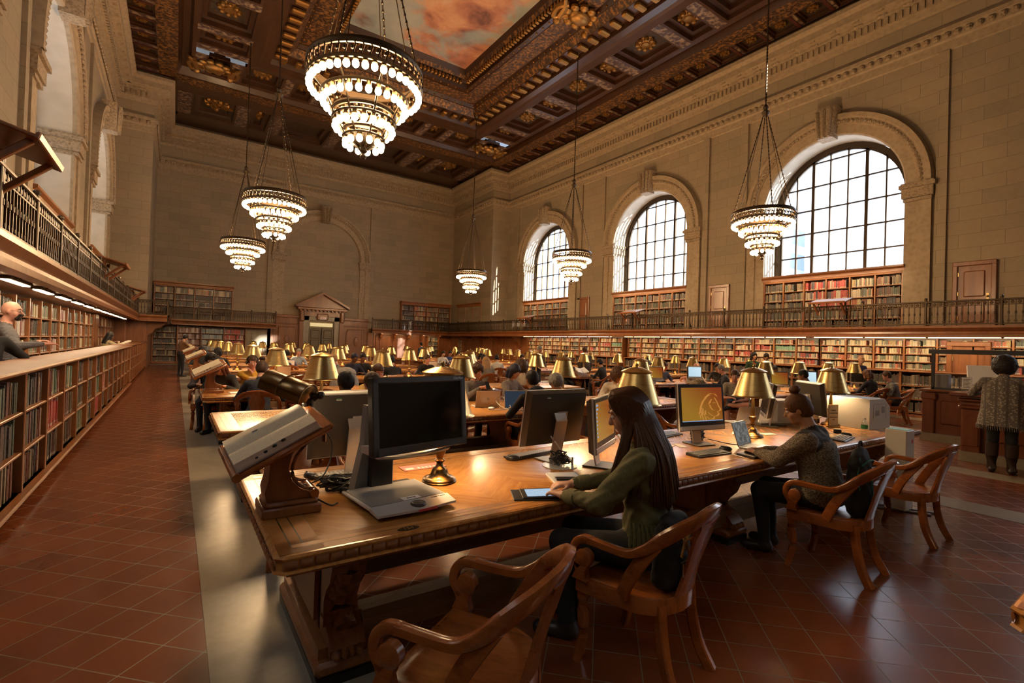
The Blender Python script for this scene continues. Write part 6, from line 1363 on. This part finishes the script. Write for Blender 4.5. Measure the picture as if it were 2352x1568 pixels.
def girlhair(m):
    r2 = random.Random(3); pel, dr, nk, hc = gj
    for i in range(560):
        a = r2.uniform(-.32*pi, 1.32*pi)             # around the head, gap at the face (+y)
        th = r2.uniform(.0, 1.0); cx, cyy = cos(a+pi), sin(a+pi)
        az = a+pi; x, y = cos(az), sin(az)
        if y > .62 and abs(x) < .8: continue
        root = GH((.012*x, .02+.02*y, .132)); mid1 = GH((.072*x, .0+.085*y, .105)); mid2 = GH((.094*x, -.014+.108*y, .035)); m3 = GH((.096*x, -.020+.104*y, -.05))
        side = 1 if x > 0 else -1
        w = min(1, max(0, (y+.55)/.75)); w = w*w*(3-2*w)
        ef = Vector((side*(.125+.03*th)+.02*x, hc.y+.03+.05*th+.03*y, hc.z-.42-.06*th)); kf = Vector((side*.125, hc.y+.02*y, hc.z-.20))
        eb = Vector((x*.17, pel.y+dr.y*.25-.135+.02*th-.012*(1-abs(x)), pel.z+.25-.06*th)); kb = Vector((x*.14, nk.y-.105-.015*(1-abs(x)), nk.z-.02))
        if .2 < w < .9: ef = ef.lerp(Vector((side*.19, nk.y-.02, nk.z-.16)), .55); kf = kf.lerp(Vector((side*.14, nk.y-.02, nk.z+.02)), .55)
        end, k1 = eb.lerp(ef, w), kb.lerp(kf, w)
        jit = Vector((r2.gauss(0, .006), r2.gauss(0, .006), 0))
        m.tube(spl([root, mid1, mid2, m3, k1+jit, end+jit*1.5], 4), [.006]*4+[.008]*8+[.0075]*6+[.006, .004, .002], 5)
part('long_hair', hm_.m, gl, girlhair, 80)
part('hair_clip', M['brasspole'], gl, lambda m: m.ball(GH((.06, .03, .115)), .012, 8, 6))
# jacket details: cuffs, hem gathers, collar, epaulette
bk = 1.10
def cuffs(m):
    for s, w in ((-1, Vector((-.12, .43, .757))), (1, Vector((.10, .45, .762)))):
        sh = gj[0]+gj[1]*.425+Vector((s*bk*.172, 0, 0)); e, w2 = ik(sh, w, .285, .255, (s*.8, -.5, -.55)); d = (w2-e).normalized()
        m.tube([w2-d*.105, w2-d*.10, w2-d*.04, w2-d*.032], [.042, .046, .043, .039], 16)
part('cuff', JG, gl, cuffs)
part('collar', JG, gl, lambda m: m.tube(spl([(-.05, gj[2].y+.05, gj[2].z-.01), (-.075, gj[2].y, gj[2].z+.01), (-.045, gj[2].y-.068, gj[2].z+.025), (.045, gj[2].y-.068, gj[2].z+.025), (.075, gj[2].y, gj[2].z+.01), (.05, gj[2].y+.05, gj[2].z-.01)], 5), .017, 8))
part('waist_gather', JG, gl, lambda m: [m.tube([(.168*cos(a)*.98, gj[0].y+.02+.122*sin(a), gj[0].z+.115), (.176*cos(a), gj[0].y+.01+.132*sin(a), gj[0].z+.075), (.195*cos(a), gj[0].y+.150*sin(a), gj[0].z-.03)], [.008, .012, .010], 6) for a in [pi*(.85+1.3*i/24) for i in range(25)]])
# ---- the woman with the bun
chair('oak armchair with a green-trimmed black backpack, under the woman with the bun', 4.30, 1.72, radians(5))
SW = cloth((.36, .29, .20), 'marl')
bw, BS, BH, bj = person('woman with a reddish bun in a marled grey sweater, typing on a dark laptop', (4.32, 1.80, 0), radians(14), SW, (.008, .008, .009), sk='tan', hair=('bun', 'redbrown'), lean=.22, head=(.25, .42), wl_=(-.02, .50, .80), wr=(.17, .50, .80), h=.0085, bulk=1.38, puff=1.22, curl=.6, wrinkle=.004, coat=True)
YK = cloth((.035, .030, .026), 'plain')
bo = [c for c in kids(bw) if c.name.startswith('body')][0]; bo.data.materials.append(YK)
for f in bo.data.polygons:
    c = f.center; k = (c-bj[0]).dot(bj[1])
    if f.material_index == 1 and ((k > .40-.9*max(0, abs(c.x)-.13) and abs(c.x) < .21 and (c-bj[0]).dot(Vector((0, 1, 0))) < .16) or k > .49): f.material_index = 4
# ---- backpacks in the chairs
BP = cloth((.012, .012, .013)); TEAL = cloth((.02, .16, .10))
def backpack(label, loc, rz, ht, w, d, lean):
    t = thing('backpack', label, 'backpack', loc, rz); S = SDF()
    S.ell((0, 0, ht*.42), (w, d, ht*.44), 0, .03); S.ell((0, 0, ht*.2), (w*1.02, d*1.1, ht*.22), 0, .03); S.ell((0, .0, ht*.75), (w*.85, d*.8, ht*.25), 0, .05); S.ell((0, -d*.7, ht*.3), (w*.75, d*.5, ht*.24), 0, .02)
    sdf_obj('bag', S, .009, [BP], t, wrinkle=.005, wl=(0,)); return t
b1 = backpack('black backpack with a gold bow and zip in the chair of the girl in green', (2.134, 1.592, .455), radians(12), .38, .175, .062, 0)
part('bow', cloth((.45, .25, .05)), b1, lambda m: [m.bbox(-.012, .012, -.004, .004, -.09, 0, .003, TR((-.045, -.09, .27), 0, s*.5)) for s in (-1, 1)]+[m.tube(spl([(-.045, -.09, .27), (-.045+s*.04, -.10, .30), (-.045+s*.045, -.10, .27), (-.045, -.09, .265)], 5), .006, 6) for s in (-1, 1)], 30)
part('zip', M['brasspole'], b1, lambda m: [m.tube(spl([(-.10, -.095, .17), (-.03, -.098, .175), (.04, -.09, .18)], 5), .003, 5), m.bbox(-.095, -.085, -.104, -.098, .10, .165, .002), m.tube(spl([(-.10, -.07, .30), (-.03, -.083, .325), (.03, -.075, .32)], 5), .004, 5)], 30)
b2 = backpack('black backpack with bright green piping behind the woman with the bun', (4.315, 1.556, .455), radians(5), .52, .19, .066, 0)
part('piping', TEAL, b2, lambda m: [m.tube(spl(p, 6), .006, 6) for p in ([(-.13, -.05, .40), (-.05, -.072, .43), (.06, -.07, .42), (.13, -.045, .38)], [(-.04, -.092, .05), (-.015, -.094, .14), (-.04, -.092, .22), (.0, -.08, .30)], [(-.14, -.04, .22), (-.15, -.03, .34), (-.11, -.03, .45)])])
part('carry_loop', BP, b2, lambda m: m.tube(spl([(-.03, .0, .49), (-.02, .0, .55), (.03, .0, .55), (.04, 0, .49)], 6), .008, 6))
chair('empty oak armchair at the table end beside the cream payment kiosk', 5.72, 1.70, radians(-2))
# ---- women at the information desk, man behind the counter
JQ = cloth((.40, .34, .26), 'jacquard', (.13, .11, .09))
wd, WS, WH, wj = person('woman with bushy dark hair in a patterned shawl cardigan, leaning on the information desk', (10.18, 1.85, 0), radians(-84), JQ, (.008, .008, .009), shoes=(.025, .014, .010), sk='brown', hair=('afro', 'dark'), seated=False, lean=.12, head=(0, .35), wl_=(-.27, .42, 1.16), wr=(.22, .42, 1.16), h=.012, bulk=1.22, coat=True, face=False)
part('shawl', JQ, wd, lambda m: m.loft([[bj_ for bj_ in [(w*cos(a), .03+d*sin(a)+.008*sin(9*a), z) for a in [2*pi*i/40 for i in range(40)]]] for z, w, d in ((.70, .285, .205), (.78, .275, .195), (.95, .245, .175), (1.15, .235, .160), (1.28, .225, .145), (1.36, .18, .115), (1.40, .09, .08))]), 60)
part('fringe', JQ, wd, lambda m: [m.tube([(.285*cos(a), .03+.205*sin(a), .705), (.288*cos(a+.02), .03+.208*sin(a), .64)], [.009, .003], 5) for a in [2*pi*i/70 for i in range(70)]])
part('boot', plain('boot_leather', (.035, .018, .012), .32), wd, lambda m: [m.tube([(s*.105, 0, .06), (s*.105, .0, .25), (s*.103, .01, .44)], [.060, .072, .080], 14) for s in (-1, 1)])
hb = thing('shoulder_bag', 'red and orange paisley bag on the shoulder of the woman at the desk', 'bag', (10.2, 1.50, .78), radians(-84)); S = SDF(); S.ell((0, 0, .16), (.06, .16, .2), 0); sdf_obj('bag', S, .014, [cloth((.30, .05, .03))], hb); part('strap', cloth((.30, .05, .03)), hb, lambda m: m.tube(spl([(0, .06, .3), (-.14, .04, .6), (-.1, -.04, .58), (0, -.08, .3)], 6), .016, 6))
mn = person('bearded bald man in a grey shirt and glasses leaning on the low bookcase counter', (-1.92, 9.3, .16), radians(-75), cloth((.15, .14, .145), 'check', (.10, .095, .10)), sk='pink', hair=('none', 'dark'), seated=False, lean=.05, head=(-.45, .1), wl_=(-.12, .34, 1.22), wr=(.38, .34, 1.20), h=.011, bulk=1.25, glasses=True)
mn[0].scale = (1.1, 1.1, 1.1); HM = mn[2]
S = SDF(); S.ell(HM((0, .062, -.085)), (.036, .034, .030), 0); S.cap(HM((-.03, .085, -.04)), HM((-.036, .065, -.085)), .010, .012, 0); S.cap(HM((.03, .085, -.04)), HM((.036, .065, -.085)), .010, .012, 0); S.cap(HM((-.028, .094, -.036)), HM((.028, .094, -.036)), .008, .008, 0)
sdf_obj('beard', S, .006, [hairmat(HC['dark'])], mn[0], hairy=.002)
pp = person('person in a black top at the very edge of view, next to the bald man', (-1.90, 8.55, .16), radians(20), cloth((.01, .01, .01)), sk='pale', hair=('short', 'dark'), seated=False, wl_=(-.10, .38, 1.2), wr=(.22, .30, 1.25), h=.013)
part('floor', M['panel'], None, lambda m: m.box(-2.3, -1.68, 6.5, 12, 0, .16), 0, kind='structure').name = 'floor_step'
person('woman in a cream sweater reading a large open book on the counter', (-1.96, 21.6, 0), radians(-55), ((.46, .36, .20),), sk='tan', hair=('long', 'dark'), seated=False, lean=.12, head=(0, .4), wl_=(-.1, .34, 1.36), wr=(.14, .34, 1.36), h=.014)
part('open_book', [M['paper'], M['darkpanel']], None, lambda m: [m.loft([[(x*.16, y, z) for x, z in ((-1, .0), (-1, .012), (-.5, .04), (0, .022), (.5, .04), (1, .012), (1, 0))] for y in (-.14, .14)], True, True)], 30, label='large white open book on the counter before the woman in cream', cat='book').matrix_world = TR((-1.42, 21.75, 1.345), 0, 0, radians(-70)) @ Matrix.Rotation(.45, 4, 'X')
# ---------------------------------------------------------------- readers at the other tables
def at(px, py, Y):
    d = CF+CR*((px-1176)/FPX)-CU*((py-784)/FPX); return EYE+d*(Y/d.y)
def reader(label, px, Y, face, top, hair, sk='tan', chairlabel=None, py=860, dz=0, **kw):
    """someone seated at the spot seen at px along the row at Y; face in degrees, 0 looks away along +Y, 180 looks back"""
    p = at(px, py, Y); h = kw.pop('h', .013 if Y < 9 else .017 if Y < 14 else .024)
    kw.setdefault('lean', .18); kw.setdefault('head', (0, .3))
    r = person(label, (p.x, p.y, dz), radians(face), top if hasattr(top, 'node_tree') else cloth(top), sk=sk, hair=hair, h=h, face=kw.pop('face_on', 100 < face % 360 < 260 or 60 < face % 360 < 300), **kw)
    f = Vector((-sin(radians(face)), cos(radians(face)), 0))
    chair(chairlabel or ' '.join(('oak armchair under the '+label.split(',')[0]).split()[:16]), p.x+f.x*.03, p.y+f.y*.03, radians(face)); return r, p
def N_(i): return ROWY[i]-1.0
def F_(i): return ROWY[i]+1.0
# second table
r_, _ = reader('man with curly brown hair in a grey shirt, looking at his phone', 1088, F_(2), 178, (.17, .155, .135), ('curly', 'brown'), 'pink', head=(.1, .35), wr=(.06, .36, .98), wl_=(-.09, .36, .98), h=.009, lean=.05, curl=.9)
part('phone', M['black'], None, lambda m: m.bbox(-.035, .035, -.005, .005, -.065, .065, .003, Matrix.Translation(at(1120, 885, F_(2)-.50)) @ Matrix.Rotation(-.5, 4, 'X')), 30, label='black phone in the hands of the curly-haired man', cat='phone')
reader('woman with a short dark bob and fringe in a taupe top, looking down', 1172, F_(2), 200, (.20, .17, .145), ('bob', 'bluish'), 'pale', head=(-.1, .4), h=.009, lean=.02)
r_, _ = reader('man in a black hoodie seen from behind, second table', 1236, N_(2)-.05, -5, (.010, .010, .011), ('short', 'dark'), 'tan', h=.010, lean=.16, head=(0, .2))
S = SDF(); S.ell(r_[2]((0, -.10, -.17)), (.13, .07, .075), 0); S.ell(r_[2]((0, -.02, -.17)), (.12, .10, .05), 0); sdf_obj('hood', S, .010, [cloth((.010, .010, .011))], r_[0], wrinkle=.003, wl=(0,))
reader('grey-haired reader slumped low behind the monitor with the round logo', 1320, N_(2)+.1, 5, (.10, .09, .08), ('curly', 'grey'), 'tan', h=.011, lean=.55, head=(0, .5))
reader('person with cropped black hair in a dark jacket with its back to us, second table', 806, N_(2), -4, (.022, .017, .015), ('short', 'black'), 'dark', h=.010, lean=.22, head=(.2, .3))
part('jacket', cloth((.012, .045, .045)), None, lambda m: m.loft([[(x, y+.01*sin(9*x+zz*20), zz) for x, y in [(-.27+.54*i/16, -.30-.08*sin(pi*i/16)) for i in range(17)]+[(.27-.54*i/16, -.26-.08*sin(pi*i/16)) for i in range(17)]] for zz in (.56, .65, .75, .84, .90)], True, True), 60, label='dark teal coat hung over the chair of the person in the dark jacket', cat='coat').location = (at(806, 860, N_(2)).x, N_(2), 0)
reader('person in a pale yellow shirt half hidden by a brass lamp, second table', 858, F_(2), 182, (.62, .42, .13), ('short', 'brown'), 'pink', h=.011)
reader('woman with dark curls and headphones in a cream cardigan, bent over the second table', 1407, F_(2)-.2, 150, (.55, .50, .42), ('afro', 'brown'), 'tan', h=.011, lean=.45, head=(.2, .6))
reader('person in a plum sweater at the end of the second table', 1446, F_(2)+.5, 140, (.10, .02, .05), ('short', 'dark'), 'brown', h=.013, lean=.4)
reader('man in a tan shirt leaning behind the black magnifier screen', 880, N_(2)-.1, 10, (.50, .27, .14), ('short', 'brown'), 'pink', h=.012, lean=.3)
# third table
rb, _ = reader('boy in a yellow shirt with black headphones, chin on his hand', 577, F_(3), 176, (.60, .33, .035), ('short', 'brown'), 'pink', wr=(-.26, .45, .82), wl_=(-.01, .24, 1.02), head=(.05, .25), h=.009, lean=.22)
part('headphones', M['black'], rb[0], lambda m: [m.tube([rb[2]((.092*cos(a), -.005, .02+.105*sin(a))) for a in [pi*i/12 for i in range(13)]], .011, 8)]+[m.ball(rb[2]((s*.092, 0, -.005)), .034, 10, 8, (.6, 1, 1.2)) for s in (-1, 1)])
rb, _ = reader('boy with dark tousled hair, hand over his mouth, by the dictionary stand', 486, F_(3)+.3, 170, (.03, .025, .025), ('curly', 'dark'), 'tan', wl_=(-.01, .24, 1.0), head=(0, .2), h=.010, lean=.15)
reader('girl with long reddish hair, head bowed over the third table', 524, F_(3)-.1, 150, (.02, .018, .018), ('long', 'auburn'), 'pale', h=.011, lean=.5, head=(0, .7))
reader('girl in a dark denim jacket with a messy bun, back to us', 597, N_(3)-.1, -12, (.022, .026, .038), ('bun', 'brown'), 'pale', h=.010, lean=.38, head=(0, .5))
reader('woman with a big brown curly head of hair and beige top, seen from behind', 1205, N_(3), -8, (.42, .32, .22), ('afro', 'brown'), 'tan', h=.012)
# fourth and farther tables, nearest first
FAR = [('woman with cropped blond hair in profile near a grey puffer coat', 782, N_(4)+.5, 70, (.16, .15, .14), 'short', 'blond', 'pink'),
 ('woman with a blue-black head wrap, fourth table', 806, F_(4), 190, (.015, .02, .05), 'short', 'bluish', 'dark'),
 ('person in black with a low cap behind the blond woman', 829, F_(4)+.2, 175, (.012, .012, .014), 'short', 'black', 'brown'),
 ('man in a black t-shirt with his back to us, fourth table', 905, N_(4), 5, (.010, .010, .012), 'short', 'dark', 'tan'),
 ('man in a black sweater bowed over his papers, fourth table', 976, F_(4), 172, (.012, .011, .012), 'short', 'brown', 'pink'),
 ('girl with long straight fair hair seen from behind, fourth table', 1120, N_(4)+.2, -10, (.20, .17, .13), 'long', 'blond', 'pale'),
 ('person with a dark flat cap behind the curly-haired man', 1083, F_(4)+.4, 180, (.03, .02, .02), 'short', 'black', 'tan'),
 ('person with white and blue shirt turned away, fifth table', 1143, N_(5), -15, (.62, .60, .56), 'short', 'black', 'tan'),
 ('young woman in pink facing us, fifth table', 1074, F_(5)+.6, 178, (.50, .22, .22), 'short', 'black', 'tan'),
 ('woman in a red top with pale face, fifth table', 1101, F_(5), 165, (.20, .05, .05), 'bob', 'black', 'pale'),
 ('woman with black hair bent forward beside the laptop, fifth table', 1122, N_(5)+.4, 30, (.012, .012, .013), 'long', 'black', 'tan'),
 ('boy in glasses behind the big-haired woman, fifth table', 1192, F_(5), 180, (.05, .07, .10), 'short', 'black', 'tan'),
 ('reader with a turquoise hood, seventh table', 1293, F_(4)+.5, 160, (.0, .20, .32), 'hood', 'dark', 'pink'),
 ('young man leaning on his hand below the turquoise hood', 1303, N_(4)+1.2, 150, (.02, .018, .018), 'short', 'dark', 'tan'),
 ('dark-clad reader by the open white book, window-side table', 1388, 11.2, 20, (.012, .012, .012), 'short', 'black', 'tan'),
 ('woman in light beige with pinned-up hair, window-side table', 1496, 11.3, 0, (.50, .40, .30), 'bun', 'dark', 'pale'),
 ('small boy in blue beside the orange-screened monitor', 1517, 9.4, 170, (.02, .03, .08), 'short', 'brown', 'pink'),
 ('bald elderly man in a cream shirt beside the blue-lit screen', 1590, 9.0, 160, (.55, .50, .42), 'none', 'grey', 'pink'),
 ('man in a black suit and dark hat, window-side table', 1648, 9.0, 120, (.010, .010, .011), 'cap', 'black', 'tan'),
 ('man with grey hair and beard in dark clothes, seen from the side', 1672, 7.6, 40, (.03, .03, .035), 'short', 'grey', 'pink'),
 ('person with dark hair and navy top behind the second brass lamp', 1768, 7.7, 160, (.015, .017, .03), 'short', 'black', 'brown'),
 ('person with black hair low behind the lamp, right of the bun', 1866, 5.2, 20, (.02, .02, .024), 'short', 'black', 'brown'),
 ('grey-haired person in a slate jacket seen from behind', 1938, 4.6, -10, (.05, .055, .065), 'short', 'grey', 'tan'),
 ('child with light brown hair in a black hooded coat', 2008, 5.1, -12, (.012, .012, .02), 'bob', 'redbrown', 'pink'),
 ('man in a grey plaid shirt bent over a book near the desk', 2062, 4.7, 30, None, 'short', 'brown', 'pink'),
 ('person in navy far down the aisle-side column', 660, 15.6, 0, (.015, .02, .06), 'short', 'black', 'tan'), ('person in light blue far down the aisle-side column', 682, 18.5, 180, (.30, .36, .42), 'short', 'grey', 'pink'),
 ('reader with a dark shirt and dark hair near the end bookcase', 462, 18.5, 175, (.02, .02, .02), 'short', 'black', 'tan'), ('woman in grey at the sixth aisle-side table', 500, 16.5, 0, (.02, .02, .022), 'bob', 'black', 'tan'),
 ('reader in black seen from behind, seventh aisle-side table', 888, 17.8, 0, (.012, .013, .016), 'hood', 'black', 'tan'), ('reader in white facing us under the far lamps', 1013, 20.5, 180, (.55, .52, .5), 'short', 'black', 'pale'),
 ('reader in blue facing us near the corner shelves', 1030, 21.3, 170, (.03, .06, .2), 'short', 'black', 'tan'), ('reader with purple shirt near the corner shelves', 1046, 20.6, 185, (.10, .03, .10), 'short', 'black', 'tan')]
for lab, px, Y, fc, c, hs, hcl, sk in FAR:
    reader(lab, px, Y, fc, cloth((.20, .19, .16), 'check', (.09, .09, .085)) if c is None else c, (hs, hcl), sk, lean=.30 if 'bent' in lab or 'bowed' in lab else .2, dz=0)
# boy in shorts, ankle over knee
p = at(1690, 880, 6.0)
kid = person('young man in a grey t-shirt and shorts sitting cross-legged, ankle on knee', (p.x, p.y, 0), radians(115), cloth((.30, .26, .21)), cloth((.17, .155, .125)), (.012, .012, .02), 'pink', ('short', 'brown'), lean=.42, head=(.1, .3), short=True, extra='shorts', h=.010, wl_=(-.1, .42, .66), wr=(.05, .44, .72), legs={-1: [(-.09, .02, .51), (-.30, .40, .58), (.05, .46, .56), (.16, .50, .48)], 1: [(.09, .02, .51), (.11, .44, .49), (.10, .42, .09), (.10, .56, .035)]})
chair('oak armchair under the young man in shorts', p.x, p.y, radians(115))
part('folded_jacket', cloth((.012, .03, .10)), None, lambda m: m.ball((0, 0, 0), .14, 14, 8, (1.1, .9, .42)), 60, label='blue jacket bundled in the lap of the young man in shorts', cat='jacket').location = (p.x-.28, p.y-.13, .66)
# standing people
def stander(label, px, Y, face, top, hair, sk='tan', pants=(.02, .02, .025), **kw):
    p = at(px, 850, Y); return person(label, (p.x, p.y, 0), radians(face), top if hasattr(top, 'node_tree') else cloth(top), cloth(pants), sk=sk, hair=hair, seated=False, h=kw.pop('h', .018 if Y < 16 else .024), face=120 < face % 360 < 240, **kw)
stander('man in a navy hooded jacket standing with his back to us at the far panelling', 968, 26.5, 10, (.025, .032, .05), ('short', 'black'))
r_ = stander('older man standing in a brown blazer and blue shirt, looking down', 1232, 13.55, 175, (.085, .06, .042), ('short', 'grey'), 'tan', h=.013, head=(.1, .4), wl_=(-.15, .38, .95), wr=(.15, .38, .95))
part('shirt_front', cloth((.05, .07, .22)), r_[0], lambda m: m.ball((0, .085, 1.22), .10, 12, 8, (.62, .55, 1.5)))
stander('stout man in a dark olive shirt standing with his back to us', 1345, 13.2, -10, (.045, .040, .030), ('short', 'brown'), 'tan', (.03, .028, .026), bulk=1.25, h=.013)
stander('man in a brown top and dark trousers standing by the aisle bookcase', 414, 23.8, -60, (.16, .075, .025), ('short', 'black'), 'tan', (.015, .015, .018), wl_=(-.1, .34, 1.2), wr=(.15, .36, 1.2), head=(0, .4))
stander('bald man in a blue sweater standing by the wall bookcase', 1970, 6.3, 150, (.02, .04, .14), ('none', 'dark'), 'tan', h=.014)
stander('woman in a green sweater leaning by the green books, hand on chin', 1726, 8.9, 150, (.02, .055, .03), ('bob', 'dark'), 'pale', wl_=(-.02, .2, 1.32), h=.014)
stander('young woman in black and white next to the woman in green', 1758, 8.7, 120, (.03, .03, .03), ('short', 'dark'), 'tan', h=.015, head=(.2, .4))
# coats and bags on chairs
def blob(label, cat, loc, parts_, mat, h=.014, wr=.006, name='coat'):
    t = thing(name, label, cat, loc); S = SDF()
    for c, r in parts_: S.ell(c, r, 0, .04)
    sdf_obj('fabric', S, h, [mat], t, wrinkle=wr, wl=(0,)); return t
p = at(788, 885, N_(4)-.3); chair('oak armchair draped with a grey puffer coat', p.x, N_(4)-.1, 0)
blob('grey puffer coat with a grey-green hood draped over a chair back', 'coat', (p.x, N_(4)-.42, .62), [((0, 0, .12), (.30, .10, .26)), ((0, 0, .34), (.24, .11, .12)), ((-.2, .02, 0), (.12, .09, .22)), ((.2, .02, 0), (.12, .09, .22))], cloth((.30, .27, .25)))
p = at(1600, 935, 6.9); chair('oak armchair with a striped brown bag over its back', p.x, p.y, radians(150))
blob('brown striped duffel bag and grey hat heaped on a chair back', 'bag', (p.x, p.y, .70), [((0, 0, .12), (.30, .18, .16)), ((.04, -.02, .26), (.12, .12, .09)), ((-.2, 0, 0), (.12, .12, .16))], cloth((.13, .075, .04), 'check', (.30, .24, .15)), name='bag')
chair('empty oak armchair facing us across the second table beside the monitor stand', 1.30, 5.05, radians(-6)); chair('oak armchair behind the black magnifier screen, pulled back from the table', 1.50, 4.02, radians(196)); chair('oak armchair on the far side of the magnifier table behind the dictionary stand', .86, 4.02, radians(176))
chair('oak armchair holding a black bag with a tan strap, across from the pale laptop', 4.05, 4.05, radians(170)); chair('empty oak armchair across the magnifier table past the lion screen', 5.2, 4.10, radians(185))
t = blob('black backpack with a broad tan strap in the chair across from the pale laptop', 'backpack', (4.10, 4.15, .46), [((0, 0, .22), (.15, .11, .24)), ((0, 0, .1), (.17, .12, .12))], BP, name='backpack'); part('strap', cloth((.34, .23, .11)), t, lambda m: m.tube(spl([(.10, -.10, .40), (.14, -.14, .30), (.16, -.15, .1), (.15, -.1, .0)], 5), [(.03, .008)]*16, flat=True))
chair('oak armchair with a brown coat hung on it, beside the information desk', 9.3, 3.95, radians(20)); blob('dark brown coat hanging down the back of a chair by the desk', 'coat', (9.42, 3.62, .30), [((0, 0, .3), (.22, .07, .34)), ((0, 0, .08), (.20, .08, .2))], cloth((.03, .018, .012)))
for i, (px, Y, f) in enumerate([(640, 15.7, 0), (720, 8.2, 10), (690, 11.4, 0), (1010, 8.25, 5), (1165, 8.2, 0), (1890, 5.3, 30), (2075, 5.6, 40)]):
    q = at(px, 880, Y); chair('empty oak armchair %s' % ['at the sixth aisle-side table, facing away', 'at the third table, near the second lamp', 'at the fourth table, orange-lit', 'at the third table, behind the magnifier screen', 'between the bob-haired woman and the third table', 'near the cream printer, turned aside', 'behind the payment kiosk, by the plaid shirt'][i], q.x, q.y, radians(f))
flat('monitor with an orange desktop on the window-side table, small boy behind it', at(1530, 860, 8.2).x, 8.55, radians(-20)); flat('monitor glowing pale blue beside the bald elderly man', at(1606, 850, 8.6).x, 8.75, radians(-20), lit)
flat('monitor with a pale window on orange, behind the second lamp', at(1800, 865, 6.1).x, 6.2, radians(-30)); flat('monitor with a blue page among the window-side lamps', at(1866, 850, 6.2).x, 6.3, radians(-35), lit)
flat('dark monitor at the window-side table near the bald man in blue', at(1990, 865, 5.9).x, 6.1, radians(-35), M['screen'])
oc = thing('open_dictionary', 'large open white book on a cradle, window-side table', 'book', (at(1365, 868, 11.3).x, 11.9, Z), radians(-10)); part('pages', M['white'], oc, lambda m: [m.bbox(-.2, 0, -.15, .15, 0, .03, .008, TR((-.01, 0, .14), .5, .25)), m.bbox(0, .2, -.15, .15, 0, .03, .008, TR((.01, 0, .14), .5, -.25))], 30); part('cradle', M['panel'], oc, lambda m: m.prism([(-.13, 0), (.13, 0), (.13, .16)], 'x', -.2, .2), 0)
# ---------------------------------------------------------------- chandeliers
def chandelier(label, x, y, first):
    t = thing('chandelier', label, 'chandelier', (x, y, 4.42), 0, 'tiered chandeliers of bare bulbs')
    tiers = [(.80, 1.02, 40), (.60, .80, 28), (.42, .46, 20), (.27, .22, 12)]
    if first is None:
        def cage(m):
            for r, z, h in ((.84, 1.30, .10), (.84, 1.10, .05), (.63, .90, .05), (.46, .66, .07), (.46, .56, .04), (.30, .40, .05), (.30, .30, .04)):
                m.lathe([(r, z), (r+.02, z+h/2), (r, z+h), (r-.03, z+h), (r-.03, z), (r, z)], 48, cap=False)
            for i in range(48):
                a = 2*pi*i/48
                for r, z0, z1, w in ((.83, 1.12, 1.38, .035), ): m.tube([(r*cos(a), r*sin(a), z0), ((r+.03)*cos(a+.06), (r+.03)*sin(a+.06), (z0+z1)/2), (r*cos(a), r*sin(a), z1)], .012, 4)
                m.ball((.845*cos(a), .845*sin(a), 1.22), .028, 6, 4)
            for i in range(8):
                a = 2*pi*i/8; c, s = cos(a), sin(a)
                m.tube([(.82*c, .82*s, 1.1), (.62*c, .62*s, .92), (.45*c, .45*s, .6), (.29*c, .29*s, .34), (.06*c, .06*s, .16)], .016, 5)
            m.lathe([(.005, 0), (.035, .015), (.05, .05), (.02, .09), (.06, .13), (.03, .18), (.2, .24), (.28, .3)], 14)
        part('cage', M['iron'], t, cage)
        def sock(m):
            for r, z, n in tiers:
                for i in range(n): a = 2*pi*i/n; m.lathe([(.02, 0), (.038, .01), (.034, .06), (.02, .09)], 8, (r*cos(a), r*sin(a), z+.045))
        part('sockets', M['bronze'], t, sock)
        def rods(m):
            for i in range(4):
                a = pi/4+i*pi/2; m.tube([(.8*cos(a), .8*sin(a), 1.38), (.05*cos(a), .05*sin(a), 4.3)], .012, 5)
                m.tube([(.66*cos(a+.06), .66*sin(a+.06), 1.38), (.05*cos(a), .05*sin(a), 4.3)], .008, 4)
                for q in range(26): k = q/26; r = .8-.75*k; m.ball((r*cos(a), r*sin(a), 1.38+2.92*k), .022, 5, 4, (1, 1, 1.4))
            m.lathe([(.01, 4.2), (.09, 4.28), (.12, 4.36), (.05, 4.42), (.08, 4.5), (.02, 4.6)], 12)
            m.tube([(0, 0, 4.6), (0, 0, 10.4)], .018, 6); m.lathe([(.01, 10.0), (.14, 10.1), (.18, 10.15)], 12, cap=False)
            for q in range(60): m.ball((0, 0, 4.7+q*.095), .03, 5, 4, (1, 1, 1.5))
        part('chain', M['iron'], t, rods)
        b = MB(); b.ball((0, 0, 0), .050, 10, 7, (1, 1, 1.15)); me = b.mesh('bulb', M['bulb'])
        for r, z, n in tiers:
            for i in range(n):
                a = 2*pi*i/n; o = bpy.data.objects.new('bulb', me); COL.objects.link(o); own(o, t); o.location = (r*cos(a), r*sin(a), z)
    else:
        t2 = dup(first, label, (x, y, 4.42)); bpy.data.objects.remove(t); t = t2
    for r, z, e in ((.7, .92, 1.0), (.35, .3, .5)):
        l = light('chandelier_glow', 'POINT', (0, 0, z), CH_E*e, (1, .62, .30), shadow_soft_size=.5); l.parent = t
    return t
CH_E = 520
c0 = chandelier('large lit chandelier hanging closest, high over the aisle-side tables', 2.27, 7.46, None)
for x, y, lab in ((2.27, 15.7, 'second lit chandelier along the aisle side, in front of the blind arch'), (2.27, 23.8, 'third lit chandelier along the aisle side, above the gallery bookcase'), (14.1, 7.7, 'lit chandelier overlapping the largest arched window'), (14.1, 16.1, 'lit chandelier between the two smaller arched windows'), (13.6, 24.0, 'small distant lit chandelier in front of the corner pier')):
    chandelier(lab, x, y, c0)
mo = MASS.obj('books', M['books'], None, 0, 'stuff', 'rows of assorted cloth-bound books filling the wall and gallery shelves', 'books', 'books on the wall shelves')
